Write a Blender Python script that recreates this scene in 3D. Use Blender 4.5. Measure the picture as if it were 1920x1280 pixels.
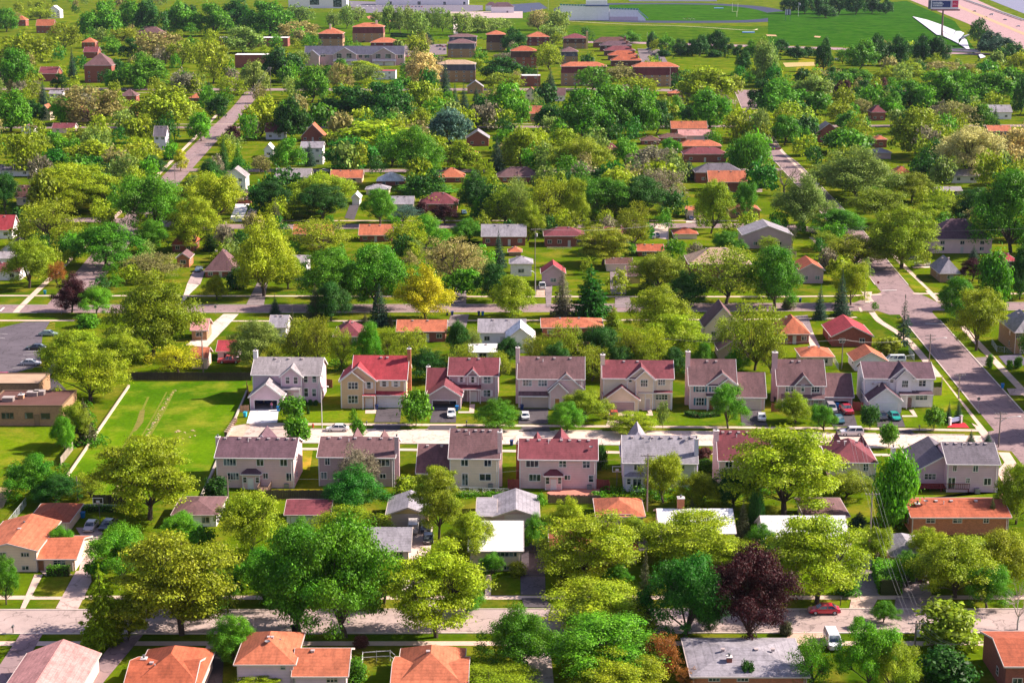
import bpy, math, random
import numpy as np
from math import radians, sin, cos, pi, sqrt, hypot, atan2
C = bpy.context.scene.collection
for o in list(bpy.data.objects):
    bpy.data.objects.remove(o)
scn = bpy.context.scene

# ------------------------------------------------------------------ camera, sky, sun, exposure
CAM_H, PITCH, FOC = 99.0, radians(13.5), 3200.0        # FOC in pixels of a 1920 px wide frame
cam_d = bpy.data.cameras.new('camera')
cam_d.sensor_fit = 'HORIZONTAL'; cam_d.sensor_width = 36.0; cam_d.lens = FOC / 1920 * 36.0
cam_d.clip_start = 1.0; cam_d.clip_end = 30000
cam = bpy.data.objects.new('camera', cam_d); C.objects.link(cam)
cam.location = (0, 0, CAM_H); cam.rotation_euler = (pi/2 - PITCH, 0, 0)
scn.camera = cam

SUN_EL, SUN_AZ = radians(37), radians(79)              # azimuth from +Y (away from the camera) towards +X
world = bpy.data.worlds.new('World'); scn.world = world; world.use_nodes = True
wn = world.node_tree.nodes; wl = world.node_tree.links
bg = wn['Background']; bg.inputs['Strength'].default_value = 0.082
sky = wn.new('ShaderNodeTexSky'); sky.sky_type = 'NISHITA'; sky.sun_disc = False
sky.sun_elevation = SUN_EL; sky.sun_rotation = SUN_AZ
tint = wn.new('ShaderNodeMix'); tint.data_type = 'RGBA'; tint.blend_type = 'MULTIPLY'; tint.inputs[0].default_value = 1.0
tint.inputs[7].default_value = (1.14, .94, 1.0, 1)    # rosy May sky light
wl.new(sky.outputs['Color'], tint.inputs[6]); wl.new(tint.outputs[2], bg.inputs['Color'])
sun_d = bpy.data.lights.new('sun', 'SUN'); sun_d.energy = 5.0; sun_d.angle = radians(0.5); sun_d.color = (1.0, 0.90, 0.76)
sun = bpy.data.objects.new('sun', sun_d); C.objects.link(sun)
sun.rotation_euler = (pi/2 - SUN_EL, 0, pi - SUN_AZ); sun.location = (300, 0, 400)
scn.view_settings.view_transform = 'Standard'; scn.view_settings.look = 'None'
scn.view_settings.exposure = 1.14; scn.view_settings.gamma = 1.0; scn.view_settings.use_curve_mapping = False
scn.cycles.max_bounces = 6; scn.cycles.diffuse_bounces = 3; scn.cycles.glossy_bounces = 2
scn.cycles.transmission_bounces = 2; scn.cycles.transparent_max_bounces = 4; scn.cycles.volume_bounces = 0
scn.cycles.sample_clamp_indirect = 4.0; scn.cycles.use_denoising = True

# ------------------------------------------------------------------ surveying helpers: sight lines to ground positions
SP, CP = sin(PITCH), cos(PITCH)
def ray(px, py):
    u = -(py - 640.0) / FOC
    return ((px - 960.0) / FOC, CP + u*SP, -SP + u*CP)
def G(px, py, z=0.0):
    d = ray(px, py); t = (z - CAM_H) / d[2]
    return d[0]*t, d[1]*t
def FP(px, py, Y):
    d = ray(px, py); t = Y / d[1]
    return d[0]*t, CAM_H + d[2]*t
def PX(x, y, z):
    zz = z - CAM_H
    f = y*CP - zz*SP; u = y*SP + zz*CP
    return 960 + x/f*FOC, 640 - u/f*FOC
def SC(py):                                            # metres per pixel across, on the ground at that row
    return G(961, py)[0]
VIEW = dict(A=(400, 640, .29167), B=(940, 640, .29167), C=(1400, 560, .3125), D=(0, 560, .3125), E=(0, 900, .29687),
            F=(420, 900, .29687), Q=(900, 900, .2968), I=(1380, 900, .29687), J=(0, 300, .28121), K=(480, 300, .28121),
            L=(940, 300, .28121), M=(1420, 300, .28121), U=(0, 0, .26567), V=(480, 0, .26567), W=(940, 0, .26567),
            X=(1420, 0, .26567), Z=(0, 0, 1.0), R=(1700, 0, .1172), S=(1280, 0, .13542), T=(1030, 0, .13542), Y=(560, 0, .25),
            P=(1700, 640, .171875))
def px_of(v, x, y):
    a = VIEW[v]; return a[0] + x*a[2], a[1] + y*a[2]

# ------------------------------------------------------------------ materials
def new_mat(name):
    m = bpy.data.materials.new(name); m.use_nodes = True
    return m, m.node_tree.nodes, m.node_tree.links, m.node_tree.nodes['Principled BSDF']
def mixrgb(n, l, mode, fac, a, b):
    x = n.new('ShaderNodeMix'); x.data_type = 'RGBA'; x.blend_type = mode; x.clamp_factor = True
    for sock, v in ((x.inputs[0], fac), (x.inputs[6], a), (x.inputs[7], b)):
        if isinstance(v, (int, float)): sock.default_value = v
        elif isinstance(v, tuple): sock.default_value = v
        else: l.new(v, sock)
    return x.outputs[2]
def noise(n, l, scale, detail=3, rough=.55, vec=None, world=False):
    t = n.new('ShaderNodeTexNoise'); t.inputs['Scale'].default_value = scale
    t.inputs['Detail'].default_value = detail; t.inputs['Roughness'].default_value = rough
    if vec is not None: l.new(vec, t.inputs['Vector'])
    return t.outputs['Fac']
def ramp(n, l, src, stops):
    r = n.new('ShaderNodeValToRGB'); e = r.color_ramp.elements
    while len(e) < len(stops): e.new(.5)
    for q, (p, c) in zip(e, stops):
        q.position = p; q.color = (c, c, c, 1) if isinstance(c, (int, float)) else (*c, 1)
    l.new(src, r.inputs['Fac']); return r.outputs['Color']
def coords(n, l, scale=None):
    tc = n.new('ShaderNodeTexCoord'); v = tc.outputs['Object']
    if scale:
        mp = n.new('ShaderNodeMapping'); mp.inputs['Scale'].default_value = scale; l.new(v, mp.inputs['Vector']); v = mp.outputs['Vector']
    return v
def geo_pos(n, l, scale=None):
    g = n.new('ShaderNodeNewGeometry'); v = g.outputs['Position']
    if scale:
        mp = n.new('ShaderNodeMapping'); mp.inputs['Scale'].default_value = scale; l.new(v, mp.inputs['Vector']); v = mp.outputs['Vector']
    return v
def obj_color(n): return n.new('ShaderNodeObjectInfo').outputs['Color']
def M_surface(name, rough=.7, fine=6.0, famt=.35, big=.25, bamt=.25, spec=.3, coat=0.0, stretch=None):
    m, n, l, b = new_mat(name)
    p = geo_pos(n, l, stretch)
    c = obj_color(n)
    c = mixrgb(n, l, 'MULTIPLY', 1.0, c, ramp(n, l, noise(n, l, fine, 4, .7, p), ((.25, 1 - famt), (.75, 1 + famt))))
    c = mixrgb(n, l, 'MULTIPLY', 1.0, c, ramp(n, l, noise(n, l, big, 3, .6, geo_pos(n, l)), ((.3, 1 - bamt), (.7, 1 + bamt))))
    l.new(c, b.inputs['Base Color']); b.inputs['Roughness'].default_value = rough
    b.inputs['Specular IOR Level'].default_value = spec; b.inputs['Coat Weight'].default_value = coat
    return m
def M_roof():
    m, n, l, b = new_mat('shingle_roof')
    c = obj_color(n); p = geo_pos(n, l)
    z = n.new('ShaderNodeSeparateXYZ'); l.new(p, z.inputs[0])
    w = n.new('ShaderNodeMath'); w.operation = 'MULTIPLY'; l.new(z.outputs['Z'], w.inputs[0]); w.inputs[1].default_value = 4.2
    f = n.new('ShaderNodeMath'); f.operation = 'FRACT'; l.new(w.outputs[0], f.inputs[0])
    c = mixrgb(n, l, 'MULTIPLY', 1.0, c, ramp(n, l, f.outputs[0], ((0., .82), (.25, 1.05), (1., 1.08))))
    c = mixrgb(n, l, 'MULTIPLY', 1.0, c, ramp(n, l, noise(n, l, 2.6, 5, .75, p), ((.25, .72), (.75, 1.28))))
    c = mixrgb(n, l, 'MULTIPLY', 1.0, c, ramp(n, l, noise(n, l, .35, 3, .6, geo_pos(n, l, (1, 1, .25))), ((.3, .78), (.7, 1.14))))
    c = mixrgb(n, l, 'MULTIPLY', 1.0, c, ramp(n, l, noise(n, l, .9, 5, .7, geo_pos(n, l, (1.6, .5, .25))), ((.32, .72), (.55, 1.04))))
    l.new(c, b.inputs['Base Color']); b.inputs['Roughness'].default_value = .85; b.inputs['Specular IOR Level'].default_value = .25
    return m
def M_siding():
    m, n, l, b = new_mat('lap_siding')
    c = obj_color(n); p = geo_pos(n, l)
    z = n.new('ShaderNodeSeparateXYZ'); l.new(p, z.inputs[0])
    w = n.new('ShaderNodeMath'); w.operation = 'MULTIPLY'; l.new(z.outputs['Z'], w.inputs[0]); w.inputs[1].default_value = 2.2
    f = n.new('ShaderNodeMath'); f.operation = 'FRACT'; l.new(w.outputs[0], f.inputs[0])
    c = mixrgb(n, l, 'MULTIPLY', 1.0, c, ramp(n, l, f.outputs[0], ((0., .86), (.2, 1.0), (1., 1.03))))
    c = mixrgb(n, l, 'MULTIPLY', 1.0, c, ramp(n, l, noise(n, l, .8, 4, .7, p), ((.25, .9), (.75, 1.08))))
    l.new(c, b.inputs['Base Color']); b.inputs['Roughness'].default_value = .65
    return m
def M_brick():
    m, n, l, b = new_mat('brick_wall')
    c = obj_color(n); p = geo_pos(n, l)
    z = n.new('ShaderNodeSeparateXYZ'); l.new(p, z.inputs[0])
    a = n.new('ShaderNodeMath'); a.operation = 'ADD'; l.new(z.outputs['X'], a.inputs[0]); l.new(z.outputs['Y'], a.inputs[1])
    q = n.new('ShaderNodeCombineXYZ'); l.new(a.outputs[0], q.inputs[0]); l.new(z.outputs['Z'], q.inputs[1])
    t = n.new('ShaderNodeTexBrick'); l.new(q.outputs[0], t.inputs['Vector']); t.inputs['Scale'].default_value = 2.2
    t.inputs['Color1'].default_value = (.8, .8, .8, 1); t.inputs['Color2'].default_value = (1.15, 1.1, 1.05, 1)
    t.inputs['Mortar'].default_value = (1.1, 1.15, 1.2, 1); t.inputs['Mortar Size'].default_value = .03
    c = mixrgb(n, l, 'MULTIPLY', 1.0, c, t.outputs['Color'])
    c = mixrgb(n, l, 'MULTIPLY', 1.0, c, ramp(n, l, noise(n, l, 1.6, 4, .7, p), ((.25, .8), (.75, 1.18))))
    l.new(c, b.inputs['Base Color']); b.inputs['Roughness'].default_value = .85
    return m
def M_glass():
    m, n, l, b = new_mat('window_glass')
    c = mixrgb(n, l, 'MIX', ramp(n, l, noise(n, l, .55, 2, .5, geo_pos(n, l)), ((.5, 0.), (.62, 1.))), (.010, .018, .036, 1), (.20, .24, .27, 1))
    l.new(c, b.inputs['Base Color']); b.inputs['Roughness'].default_value = .08; b.inputs['Specular IOR Level'].default_value = .7
    return m
def M_leaf(name='leaf', attr=None):
    m, n, l, b = new_mat(name)
    if attr: at = n.new('ShaderNodeAttribute'); at.attribute_name = attr; c = at.outputs['Color']
    else: c = obj_color(n)
    g = n.new('ShaderNodeNewGeometry')
    c = mixrgb(n, l, 'MULTIPLY', 1.0, c, ramp(n, l, g.outputs['Random Per Island'], ((0., .5), (.5, 1.0), (1., 1.65))))
    hs = n.new('ShaderNodeHueSaturation'); l.new(c, hs.inputs['Color'])
    h = ramp(n, l, noise(n, l, .22, 3, .6, geo_pos(n, l)), ((.25, .488), (.75, .522))); l.new(h, hs.inputs['Hue'])
    v = ramp(n, l, noise(n, l, .12, 2, .6, geo_pos(n, l)), ((.3, .82), (.7, 1.2))); l.new(v, hs.inputs['Value'])
    l.new(hs.outputs['Color'], b.inputs['Base Color']); b.inputs['Roughness'].default_value = .55; b.inputs['Specular IOR Level'].default_value = .25
    tr = n.new('ShaderNodeBsdfTranslucent'); l.new(hs.outputs['Color'], tr.inputs['Color'])
    mx = n.new('ShaderNodeMixShader'); mx.inputs[0].default_value = .36
    l.new(b.outputs[0], mx.inputs[1]); l.new(tr.outputs[0], mx.inputs[2]); l.new(mx.outputs[0], n['Material Output'].inputs['Surface'])
    return m
def M_grass():
    m, n, l, b = new_mat('lawn_grass')
    p = geo_pos(n, l)
    c = mixrgb(n, l, 'MIX', ramp(n, l, noise(n, l, .035, 4, .6, p), ((.35, 0.), (.65, 1.))), (.050, .102, .004, 1), (.118, .172, .005, 1))
    c = mixrgb(n, l, 'MIX', ramp(n, l, noise(n, l, .11, 5, .65, p), ((.47, 0.), (.68, .85))), c, (.225, .19, .022, 1))
    c = mixrgb(n, l, 'MULTIPLY', 1.0, c, ramp(n, l, noise(n, l, 1.1, 6, .8, p), ((.25, .58), (.75, 1.34))))
    c = mixrgb(n, l, 'MULTIPLY', 1.0, c, obj_color(n))
    l.new(c, b.inputs['Base Color']); b.inputs['Roughness'].default_value = 1.0; b.inputs['Specular IOR Level'].default_value = .0
    return m
def M_road():
    m, n, l, b = new_mat('worn_pavement')
    p = geo_pos(n, l); c = obj_color(n)
    c = mixrgb(n, l, 'MULTIPLY', 1.0, c, ramp(n, l, noise(n, l, 5.0, 4, .8, p), ((.25, .86), (.75, 1.12))))
    c = mixrgb(n, l, 'MULTIPLY', 1.0, c, ramp(n, l, noise(n, l, .16, 4, .65, p), ((.3, .84), (.7, 1.1))))
    vo = n.new('ShaderNodeTexVoronoi'); vo.feature = 'DISTANCE_TO_EDGE'; vo.inputs['Scale'].default_value = .22
    dv = n.new('ShaderNodeVectorMath'); dv.operation = 'ADD'
    nz = n.new('ShaderNodeTexNoise'); nz.inputs['Scale'].default_value = .5; l.new(p, nz.inputs['Vector'])
    sc = n.new('ShaderNodeVectorMath'); sc.operation = 'SCALE'; sc.inputs['Scale'].default_value = 3.0
    l.new(nz.outputs['Color'], sc.inputs[0]); l.new(p, dv.inputs[0]); l.new(sc.outputs[0], dv.inputs[1]); l.new(dv.outputs[0], vo.inputs['Vector'])
    c = mixrgb(n, l, 'MULTIPLY', 1.0, c, ramp(n, l, vo.outputs['Distance'], ((0., .55), (.03, 1.))))
    c = mixrgb(n, l, 'MULTIPLY', 1.0, c, ramp(n, l, noise(n, l, .45, 6, .75, geo_pos(n, l, (1, .35, 1))), ((.30, .62), (.46, 1.0))))
    l.new(c, b.inputs['Base Color']); b.inputs['Roughness'].default_value = .9; b.inputs['Specular IOR Level'].default_value = .2
    return m
MT = dict(roof=M_roof(), siding=M_siding(), brick=M_brick(), glass=M_glass(), leaf=M_leaf(), leaf_mixed=M_leaf('leaf_mixed', 'leaf_hue'), grass=M_grass(), road=M_road(),
          paint=M_surface('painted_surface', .5, 8, .08, .5, .06), bark=M_surface('bark', .9, 9, .45, .5, .2, .1),
          wood=M_surface('weathered_wood', .85, 5, .35, .4, .25, .15, stretch=(3, 3, .4)),
          concrete=M_surface('concrete', .9, 4, .14, .25, .14, .2), metal=M_surface('galvanised_metal', .4, 6, .1, .4, .1, .6),
          car=M_surface('car_paint', .28, 6, .04, .4, .04, .5, .8), rubber=M_surface('rubber', .8, 8, .2, .5, .1, .2),
          chip=M_surface('bed_mulch', .95, 9, .4, .8, .2, .1))

# ------------------------------------------------------------------ mesh building
class MB:
    def __init__(s): s.v, s.f = [], []
    def poly(s, pts):
        k = len(s.v); s.v += [tuple(p) for p in pts]; s.f.append(tuple(range(k, k + len(pts))))
    def prism(s, pts, down):                           # polygon thickened by the vector `down`
        k, n = len(s.v), len(pts)
        s.v += [tuple(p) for p in pts] + [(p[0]+down[0], p[1]+down[1], p[2]+down[2]) for p in pts]
        s.f.append(tuple(range(k, k+n))); s.f.append(tuple(range(k+2*n-1, k+n-1, -1)))
        for i in range(n):
            j = (i+1) % n; s.f.append((k+i, k+n+i, k+n+j, k+j))
    def box(s, x0, x1, y0, y1, z0, z1):
        s.prism([(x0, y0, z1), (x1, y0, z1), (x1, y1, z1), (x0, y1, z1)], (0, 0, z0 - z1))
    def tube(s, pts, radii, n=6):
        rings = []
        for i, p in enumerate(pts):
            a = pts[max(i-1, 0)]; b = pts[min(i+1, len(pts)-1)]
            d = np.array(b, float) - np.array(a, float); L = np.linalg.norm(d); d = d/L if L else np.array((0, 0, 1.))
            u = np.cross(d, (1, 0, 0) if abs(d[0]) < .8 else (0, 1, 0)); u /= np.linalg.norm(u); w = np.cross(d, u)
            k = len(s.v); r = radii[i] if hasattr(radii, '__len__') else radii
            for q in range(n):
                t = 2*pi*q/n; s.v.append(tuple(np.array(p) + r*(cos(t)*u + sin(t)*w)))
            rings.append(k)
        for a, b in zip(rings, rings[1:]):
            for q in range(n):
                r = (q+1) % n; s.f.append((a+q, a+r, b+r, b+q))
        s.f.append(tuple(range(rings[-1], rings[-1]+n))); s.f.append(tuple(range(rings[0]+n-1, rings[0]-1, -1)))
    def beam(s, p, q, w, h):                           # rectangular bar from p to q, w across, h tall
        p, q = np.array(p, float), np.array(q, float); d = q - p; d /= np.linalg.norm(d)
        u = np.cross(d, (0, 0, 1)); u = u/np.linalg.norm(u) if np.linalg.norm(u) > 1e-6 else np.array((1., 0, 0)); w_ = np.cross(u, d)
        a, b = u*w/2, w_*h/2; k = len(s.v)
        for e in (p, q): s.v += [tuple(e-a-b), tuple(e+a-b), tuple(e+a+b), tuple(e-a+b)]
        s.f += [(k+3, k+2, k+1, k), (k+4, k+5, k+6, k+7)] + [(k+i, k+(i+1) % 4, k+4+(i+1) % 4, k+4+i) for i in range(4)]
    def lathe(s, prof, n=14, c=(0, 0, 0)):
        k = len(s.v); m = len(prof)
        for q in range(n):
            t = 2*pi*q/n
            for r, z in prof: s.v.append((c[0]+r*cos(t), c[1]+r*sin(t), c[2]+z))
        for q in range(n):
            a, b = k+q*m, k+((q+1) % n)*m
            for i in range(m-1): s.f.append((a+i, b+i, b+i+1, a+i+1))
    def mesh(s, name):
        me = bpy.data.meshes.new(name); me.from_pydata(s.v, [], s.f); me.update(); return me

def add(name, mesh, mat, parent=None, color=None, loc=None, rz=0.0):
    if isinstance(mesh, MB): mesh = mesh.mesh(name)
    o = bpy.data.objects.new(name, mesh)
    if mat is not None:
        m = MT[mat] if isinstance(mat, str) else mat
        if not mesh.materials: mesh.materials.append(m)
    if color is not None: o.color = (*color, 1)
    if parent is not None: o.parent = parent
    if loc is not None: o.location = loc
    if rz: o.rotation_euler = (0, 0, rz)
    C.objects.link(o); return o
def thing(name, label, cat, loc, rz=0.0, group=None, scale=None):
    o = bpy.data.objects.new(name, None); C.objects.link(o); o.empty_display_size = .5
    o.location = loc; o.rotation_euler = (0, 0, rz); o['label'] = label; o['category'] = cat
    if group: o['group'] = group
    if scale: o.scale = scale
    return o
def tag(o, label, cat, group=None):
    o['label'] = label; o['category'] = cat
    if group: o['group'] = group
    return o
def copy_tree(o, parent=None):
    c = o.copy(); C.objects.link(c)
    if parent is not None: c.parent = parent
    for ch in o.children: copy_tree(ch, c)
    return c
def structure(o, kind='structure'): o['kind'] = kind; return o

# ------------------------------------------------------------------ ground, roads, pavements
gm = MB(); gm.poly([(-9000, -300, 0), (9000, -300, 0), (9000, 12000, 0), (-9000, 12000, 0)])
structure(add('ground', gm, 'grass', color=(.9, .9, .9)))
hz, hn, hl_, hb = new_mat('air')
hn.remove(hb); vs = hn.new('ShaderNodeVolumePrincipled'); vs.inputs['Color'].default_value = (.62, .82, 1.0, 1); vs.inputs['Density'].default_value = 0.000015; vs.inputs['Anisotropy'].default_value = .2
hl_.new(vs.outputs[0], hn['Material Output'].inputs['Volume'])
hm = MB(); hm.box(-9100, 9100, -400, 12100, -1.0, 112.0); structure(add('haze', hm, hz), 'stuff')
_lev = [0]
def level(base): _lev[0] += 1; return base + _lev[0]*.0004
PINK = (.27, .182, .188); CONC = (.66, .50, .43); WALK = (.56, .41, .34); ASPH = (.085, .07, .08); GREYD = (.22, .17, .18); WHITEC = (.80, .74, .72)
def sheet(name, view, pts, color, mat='road', base=.02, kind='structure'):
    g = [G(*px_of(view, x, y)) for x, y in pts]
    z = level(base); m = MB(); m.poly([(x, y, z) for x, y in g])
    a = sum(g[i][0]*g[(i+1) % len(g)][1] - g[(i+1) % len(g)][0]*g[i][1] for i in range(len(g)))
    if a < 0: m.f = [tuple(reversed(m.f[0]))]
    return structure(add(name, m, mat, color=color), kind)
def smooth_line(pts, step=4.0):
    g = [np.array(G(*p)) for p in pts]; out = [g[0]]
    for i in range(len(g)-1):
        p0, p1, p2, p3 = g[max(i-1, 0)], g[i], g[i+1], g[min(i+2, len(g)-1)]
        n = max(1, min(40, int(np.linalg.norm(p2-p1)/step)))
        for k in range(1, n+1):
            t = k/n
            out.append(.5*((2*p1) + (-p0+p2)*t + (2*p0-5*p1+4*p2-p3)*t*t + (-p0+3*p1-3*p2+p3)*t**3))
    return out
def offset(line, d):
    out = []
    for i, p in enumerate(line):
        t = line[min(i+1, len(line)-1)] - line[max(i-1, 0)]; t = t/np.linalg.norm(t)
        out.append(p + d*np.array((-t[1], t[0])))
    return out
def band(name, pts, w, color, mat='road', base=.02, step=6.0, kind='structure', shift=0.0):
    line = smooth_line(pts, step); z = level(base); m = MB()
    a, b = offset(line, shift + w/2), offset(line, shift - w/2)
    for i in range(len(line)-1):
        m.poly([(*b[i], z), (*b[i+1], z), (*a[i+1], z), (*a[i], z)])
    return structure(add(name, m, mat, color=color), kind)
def kerb(pts, d, color=(.6, .5, .45), gaps=()):
    line = offset(smooth_line(pts, 3.0), d); m = MB()
    for i in range(len(line)-1):
        p, q = line[i], line[i+1]; mid = (p+q)/2
        if any(abs(mid[0]-gx) < gw and abs(mid[1]-gy) < gw*2.5 for gx, gy, gw in gaps): continue
        m.beam((*p, .06), (*q, .06), .22, .13)
    return structure(add('kerb', m, 'concrete', color=color))
# ------------------------------------------------------------------ house kit
_cache = {}
def cached(key, fn):
    if key not in _cache: _cache[key] = fn()
    return _cache[key]
def frame_mesh(w, h, n, rows):
    def f():
        m = MB(); t = .11
        m.box(-w/2-t, w/2+t, -.07, .02, -h/2-t, -h/2); m.box(-w/2-t, w/2+t, -.07, .02, h/2, h/2+t)
        m.box(-w/2-t, -w/2, -.065, .02, -h/2, h/2); m.box(w/2, w/2+t, -.065, .02, -h/2, h/2)
        for i in range(1, n):
            x = -w/2 + w*i/n; m.box(x-.045, x+.045, -.055, .02, -h/2, h/2)
        for j in range(1, rows):
            z = -h/2 + h*j/rows
            for i in range(n):
                a = -w/2 + w*i/n; m.box(a+(.045 if i else 0), a+w/n-(.045 if i < n-1 else 0), -.05, .02, z-.035, z+.035)
        return m.mesh('window')
    return cached(('fr', w, h, n, rows), f)
def pane_mesh(w, h):
    def f():
        m = MB(); m.box(-w/2, w/2, -.03, 0, -h/2, h/2); return m.mesh('pane')
    return cached(('pa', w, h), f)
def add_window(root, x, y, z, w, h, n=1, rows=2, rz=0.0, shutter=None, trim=(.82, .78, .78)):
    w, h = max(.4, round(w*5)/5), max(.4, round(h*5)/5)
    fr = add('window', frame_mesh(w, h, n, rows), 'paint', root, trim, (x, y, z), rz)
    add('pane', pane_mesh(w, h), 'glass', fr)
    if shutter:
        def f():
            m = MB(); m.box(-.2, .2, -.05, 0, -h/2, h/2)
            for k in range(6): m.box(-.16, .16, -.065, -.05, -h/2+.06+k*h/6, -h/2+.02+(k+.7)*h/6)
            return m.mesh('shutter')
        for s in (-1, 1): add('shutter', cached(('sh', h), f), 'paint', root, shutter, (x + s*(w/2+.34), y, z))
    return fr
def garage_door_mesh(w, h):
    def f():
        m = MB()
        for k in range(4):
            m.box(-w/2, w/2, -.05, 0, h*k/4+.02, h*(k+1)/4-.02)
            for i in range(int(w/.6)):
                a = -w/2 + w*(i+.15)/int(w/.6); m.box(a, a+w/int(w/.6)*.7, -.075, -.05, h*k/4+.12, h*(k+1)/4-.12)
        return m.mesh('garage_door')
    return cached(('gd', round(w*4), round(h*4)), f)
def door_mesh(w, h):
    def f():
        m = MB(); m.box(-w/2, w/2, -.05, 0, 0, h)
        for a in (-1, 1):
            for z0, z1 in ((.15, .8), (1.0, h-.25)): m.box(a*w*.24-w*.17, a*w*.24+w*.17, -.07, -.05, z0, z1)
        return m.mesh('door')
    return cached(('do', round(w*4), round(h*4)), f)
ROOF_T = .16
class Vol:
    pass
def build_vol(v, wall, roofs, fascia, ov):
    x0, x1, y0, y1, ze, zr, k = v.x0, v.x1, v.y0, v.y1, v.ze, v.zr, v.kind
    xm, ym = (x0+x1)/2, (y0+y1)/2; B = -.1; dn = (0, 0, -ROOF_T); e = .13     # roof skin sits e above the wall plate
    def front(pts_top):                                # the front wall, with a garage opening when asked
        if v.hole:
            a, b, zt = v.hole
            wall.poly([(x0, y0, B), (a, y0, B), (a, y0, zt), (x0, y0, zt)]); wall.poly([(b, y0, B), (x1, y0, B), (x1, y0, zt), (b, y0, zt)])
            wall.poly([(x0, y0, zt), (x1, y0, zt)] + pts_top)
            for xx, s in ((a, 1), (b, -1)): wall.poly([(xx, y0, B), (xx, y0+.3, B), (xx, y0+.3, zt), (xx, y0, zt)])
        else: wall.poly([(x0, y0, B), (x1, y0, B)] + pts_top)
    if k in ('x', 'hip', 'flat', 'shed', 'mans'):
        top = ze if k != 'mans' else v.zm
        if k != 'shed':
            front([(x1, y0, top), (x0, y0, top)])
            wall.poly([(x1, y1, B), (x0, y1, B), (x0, y1, top), (x1, y1, top)])
            if k == 'x':
                wall.poly([(x1, y0, B), (x1, y1, B), (x1, y1, ze), (x1, ym, zr), (x1, y0, ze)])
                wall.poly([(x0, y1, B), (x0, y0, B), (x0, y0, ze), (x0, ym, zr), (x0, y1, ze)])
            else:
                wall.poly([(x1, y0, B), (x1, y1, B), (x1, y1, top), (x1, y0, top)])
                wall.poly([(x0, y1, B), (x0, y0, B), (x0, y0, top), (x0, y1, top)])
    if k == 'x':
        s = (zr-ze)/(ym-y0); zo = ze - ov*s
        m = MB()
        m.prism([(x0-ov, y0-ov, zo+e), (x1+ov, y0-ov, zo+e), (x1+ov, ym, zr+e), (x0-ov, ym, zr+e)], dn)
        m.prism([(x0-ov, ym, zr+e), (x1+ov, ym, zr+e), (x1+ov, y1+ov, zo+e), (x0-ov, y1+ov, zo+e)], dn)
        roofs.append(m)
        for yy, sy in ((y0-ov-.07, 1), (y1+ov+.07, -1)): fascia.beam((x0-ov, yy, zo+e-.1), (x1+ov, yy, zo+e-.1), .12, .2)
        for xx in (x0-ov-.04, x1+ov+.04):
            fascia.beam((xx, y0-ov, zo+e-.1), (xx, ym, zr+e-.1), .07, .24); fascia.beam((xx, ym, zr+e-.1), (xx, y1+ov, zo+e-.1), .07, .24)
    elif k == 'y':
        front([(x1, y0, ze), (xm, y0, zr), (x0, y0, ze)])
        wall.poly([(x1, y1, B), (x0, y1, B), (x0, y1, ze), (xm, y1, zr), (x1, y1, ze)])
        wall.poly([(x1, y0, B), (x1, y1, B), (x1, y1, ze), (x1, y0, ze)]); wall.poly([(x0, y1, B), (x0, y0, B), (x0, y0, ze), (x0, y1, ze)])
        s = (zr-ze)/(xm-x0); zo = ze - ov*s; m = MB()
        m.prism([(x0-ov, y1, zo+e), (x0-ov, y0-ov, zo+e), (xm, y0-ov, zr+e), (xm, y1, zr+e)], dn)
        m.prism([(xm, y1, zr+e), (xm, y0-ov, zr+e), (x1+ov, y0-ov, zo+e), (x1+ov, y1, zo+e)], dn)
        roofs.append(m); yy = y0-ov-.04
        fascia.beam((x0-ov, yy, zo+e-.1), (xm, yy, zr+e-.1), .07, .26); fascia.beam((xm, yy, zr+e-.1), (x1+ov, yy, zo+e-.1), .07, .26)
        for xx in (x0-ov-.06, x1+ov+.06): fascia.beam((xx, y0-ov, zo+e-.1), (xx, y1, zo+e-.1), .1, .18)
    elif k in ('hip', 'mans'):
        i = .45 if k == 'mans' else 0
        if k == 'mans':
            m = MB(); zm = v.zm; a = [(x0-.12, y0-.12), (x1+.12, y0-.12), (x1+.12, y1+.12), (x0-.12, y1+.12)]; b = [(x0+i, y0+i), (x1-i, y0+i), (x1-i, y1-i), (x0+i, y1-i)]
            for q in range(4):
                r = (q+1) % 4; m.poly([(*a[q], zm-.15), (*a[r], zm-.15), (*b[r], ze), (*b[q], ze)])
            v.band = m
        w, d = x1-x0, y1-y0
        s = (zr-ze)/(min(w, d)/2); o = ov; zo = ze - o*s*.5
        X0, X1, Y0, Y1 = x0-o, x1+o, y0-o, y1+o
        if w >= d: r0, r1 = (x0+d/2, ym), (x1-d/2, ym)
        else: r0, r1 = (xm, y0+w/2), (xm, y1-w/2)
        zr_, zo_ = zr+e, zo+e; m = MB(); R0, R1 = (*r0, zr_), (*r1, zr_)
        cs = [(X0, Y0, zo_), (X1, Y0, zo_), (X1, Y1, zo_), (X0, Y1, zo_)]
        one = abs(r0[0]-r1[0]) + abs(r0[1]-r1[1]) < .05
        def side(p): m.prism(p, dn)
        if one:
            for q in range(4): side([cs[q], cs[(q+1) % 4], R0])
        elif w >= d:
            side([cs[0], cs[1], R1, R0]); side([cs[1], cs[2], R1]); side([cs[2], cs[3], R0, R1]); side([cs[3], cs[0], R0])
        else:
            side([cs[0], cs[1], R0]); side([cs[1], cs[2], R1, R0]); side([cs[2], cs[3], R1]); side([cs[3], cs[0], R0, R1])
        roofs.append(m)
        fascia.beam((X0, Y0-.06, zo_-.1), (X1, Y0-.06, zo_-.1), .1, .18); fascia.beam((X0, Y1+.06, zo_-.1), (X1, Y1+.06, zo_-.1), .1, .18)
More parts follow.
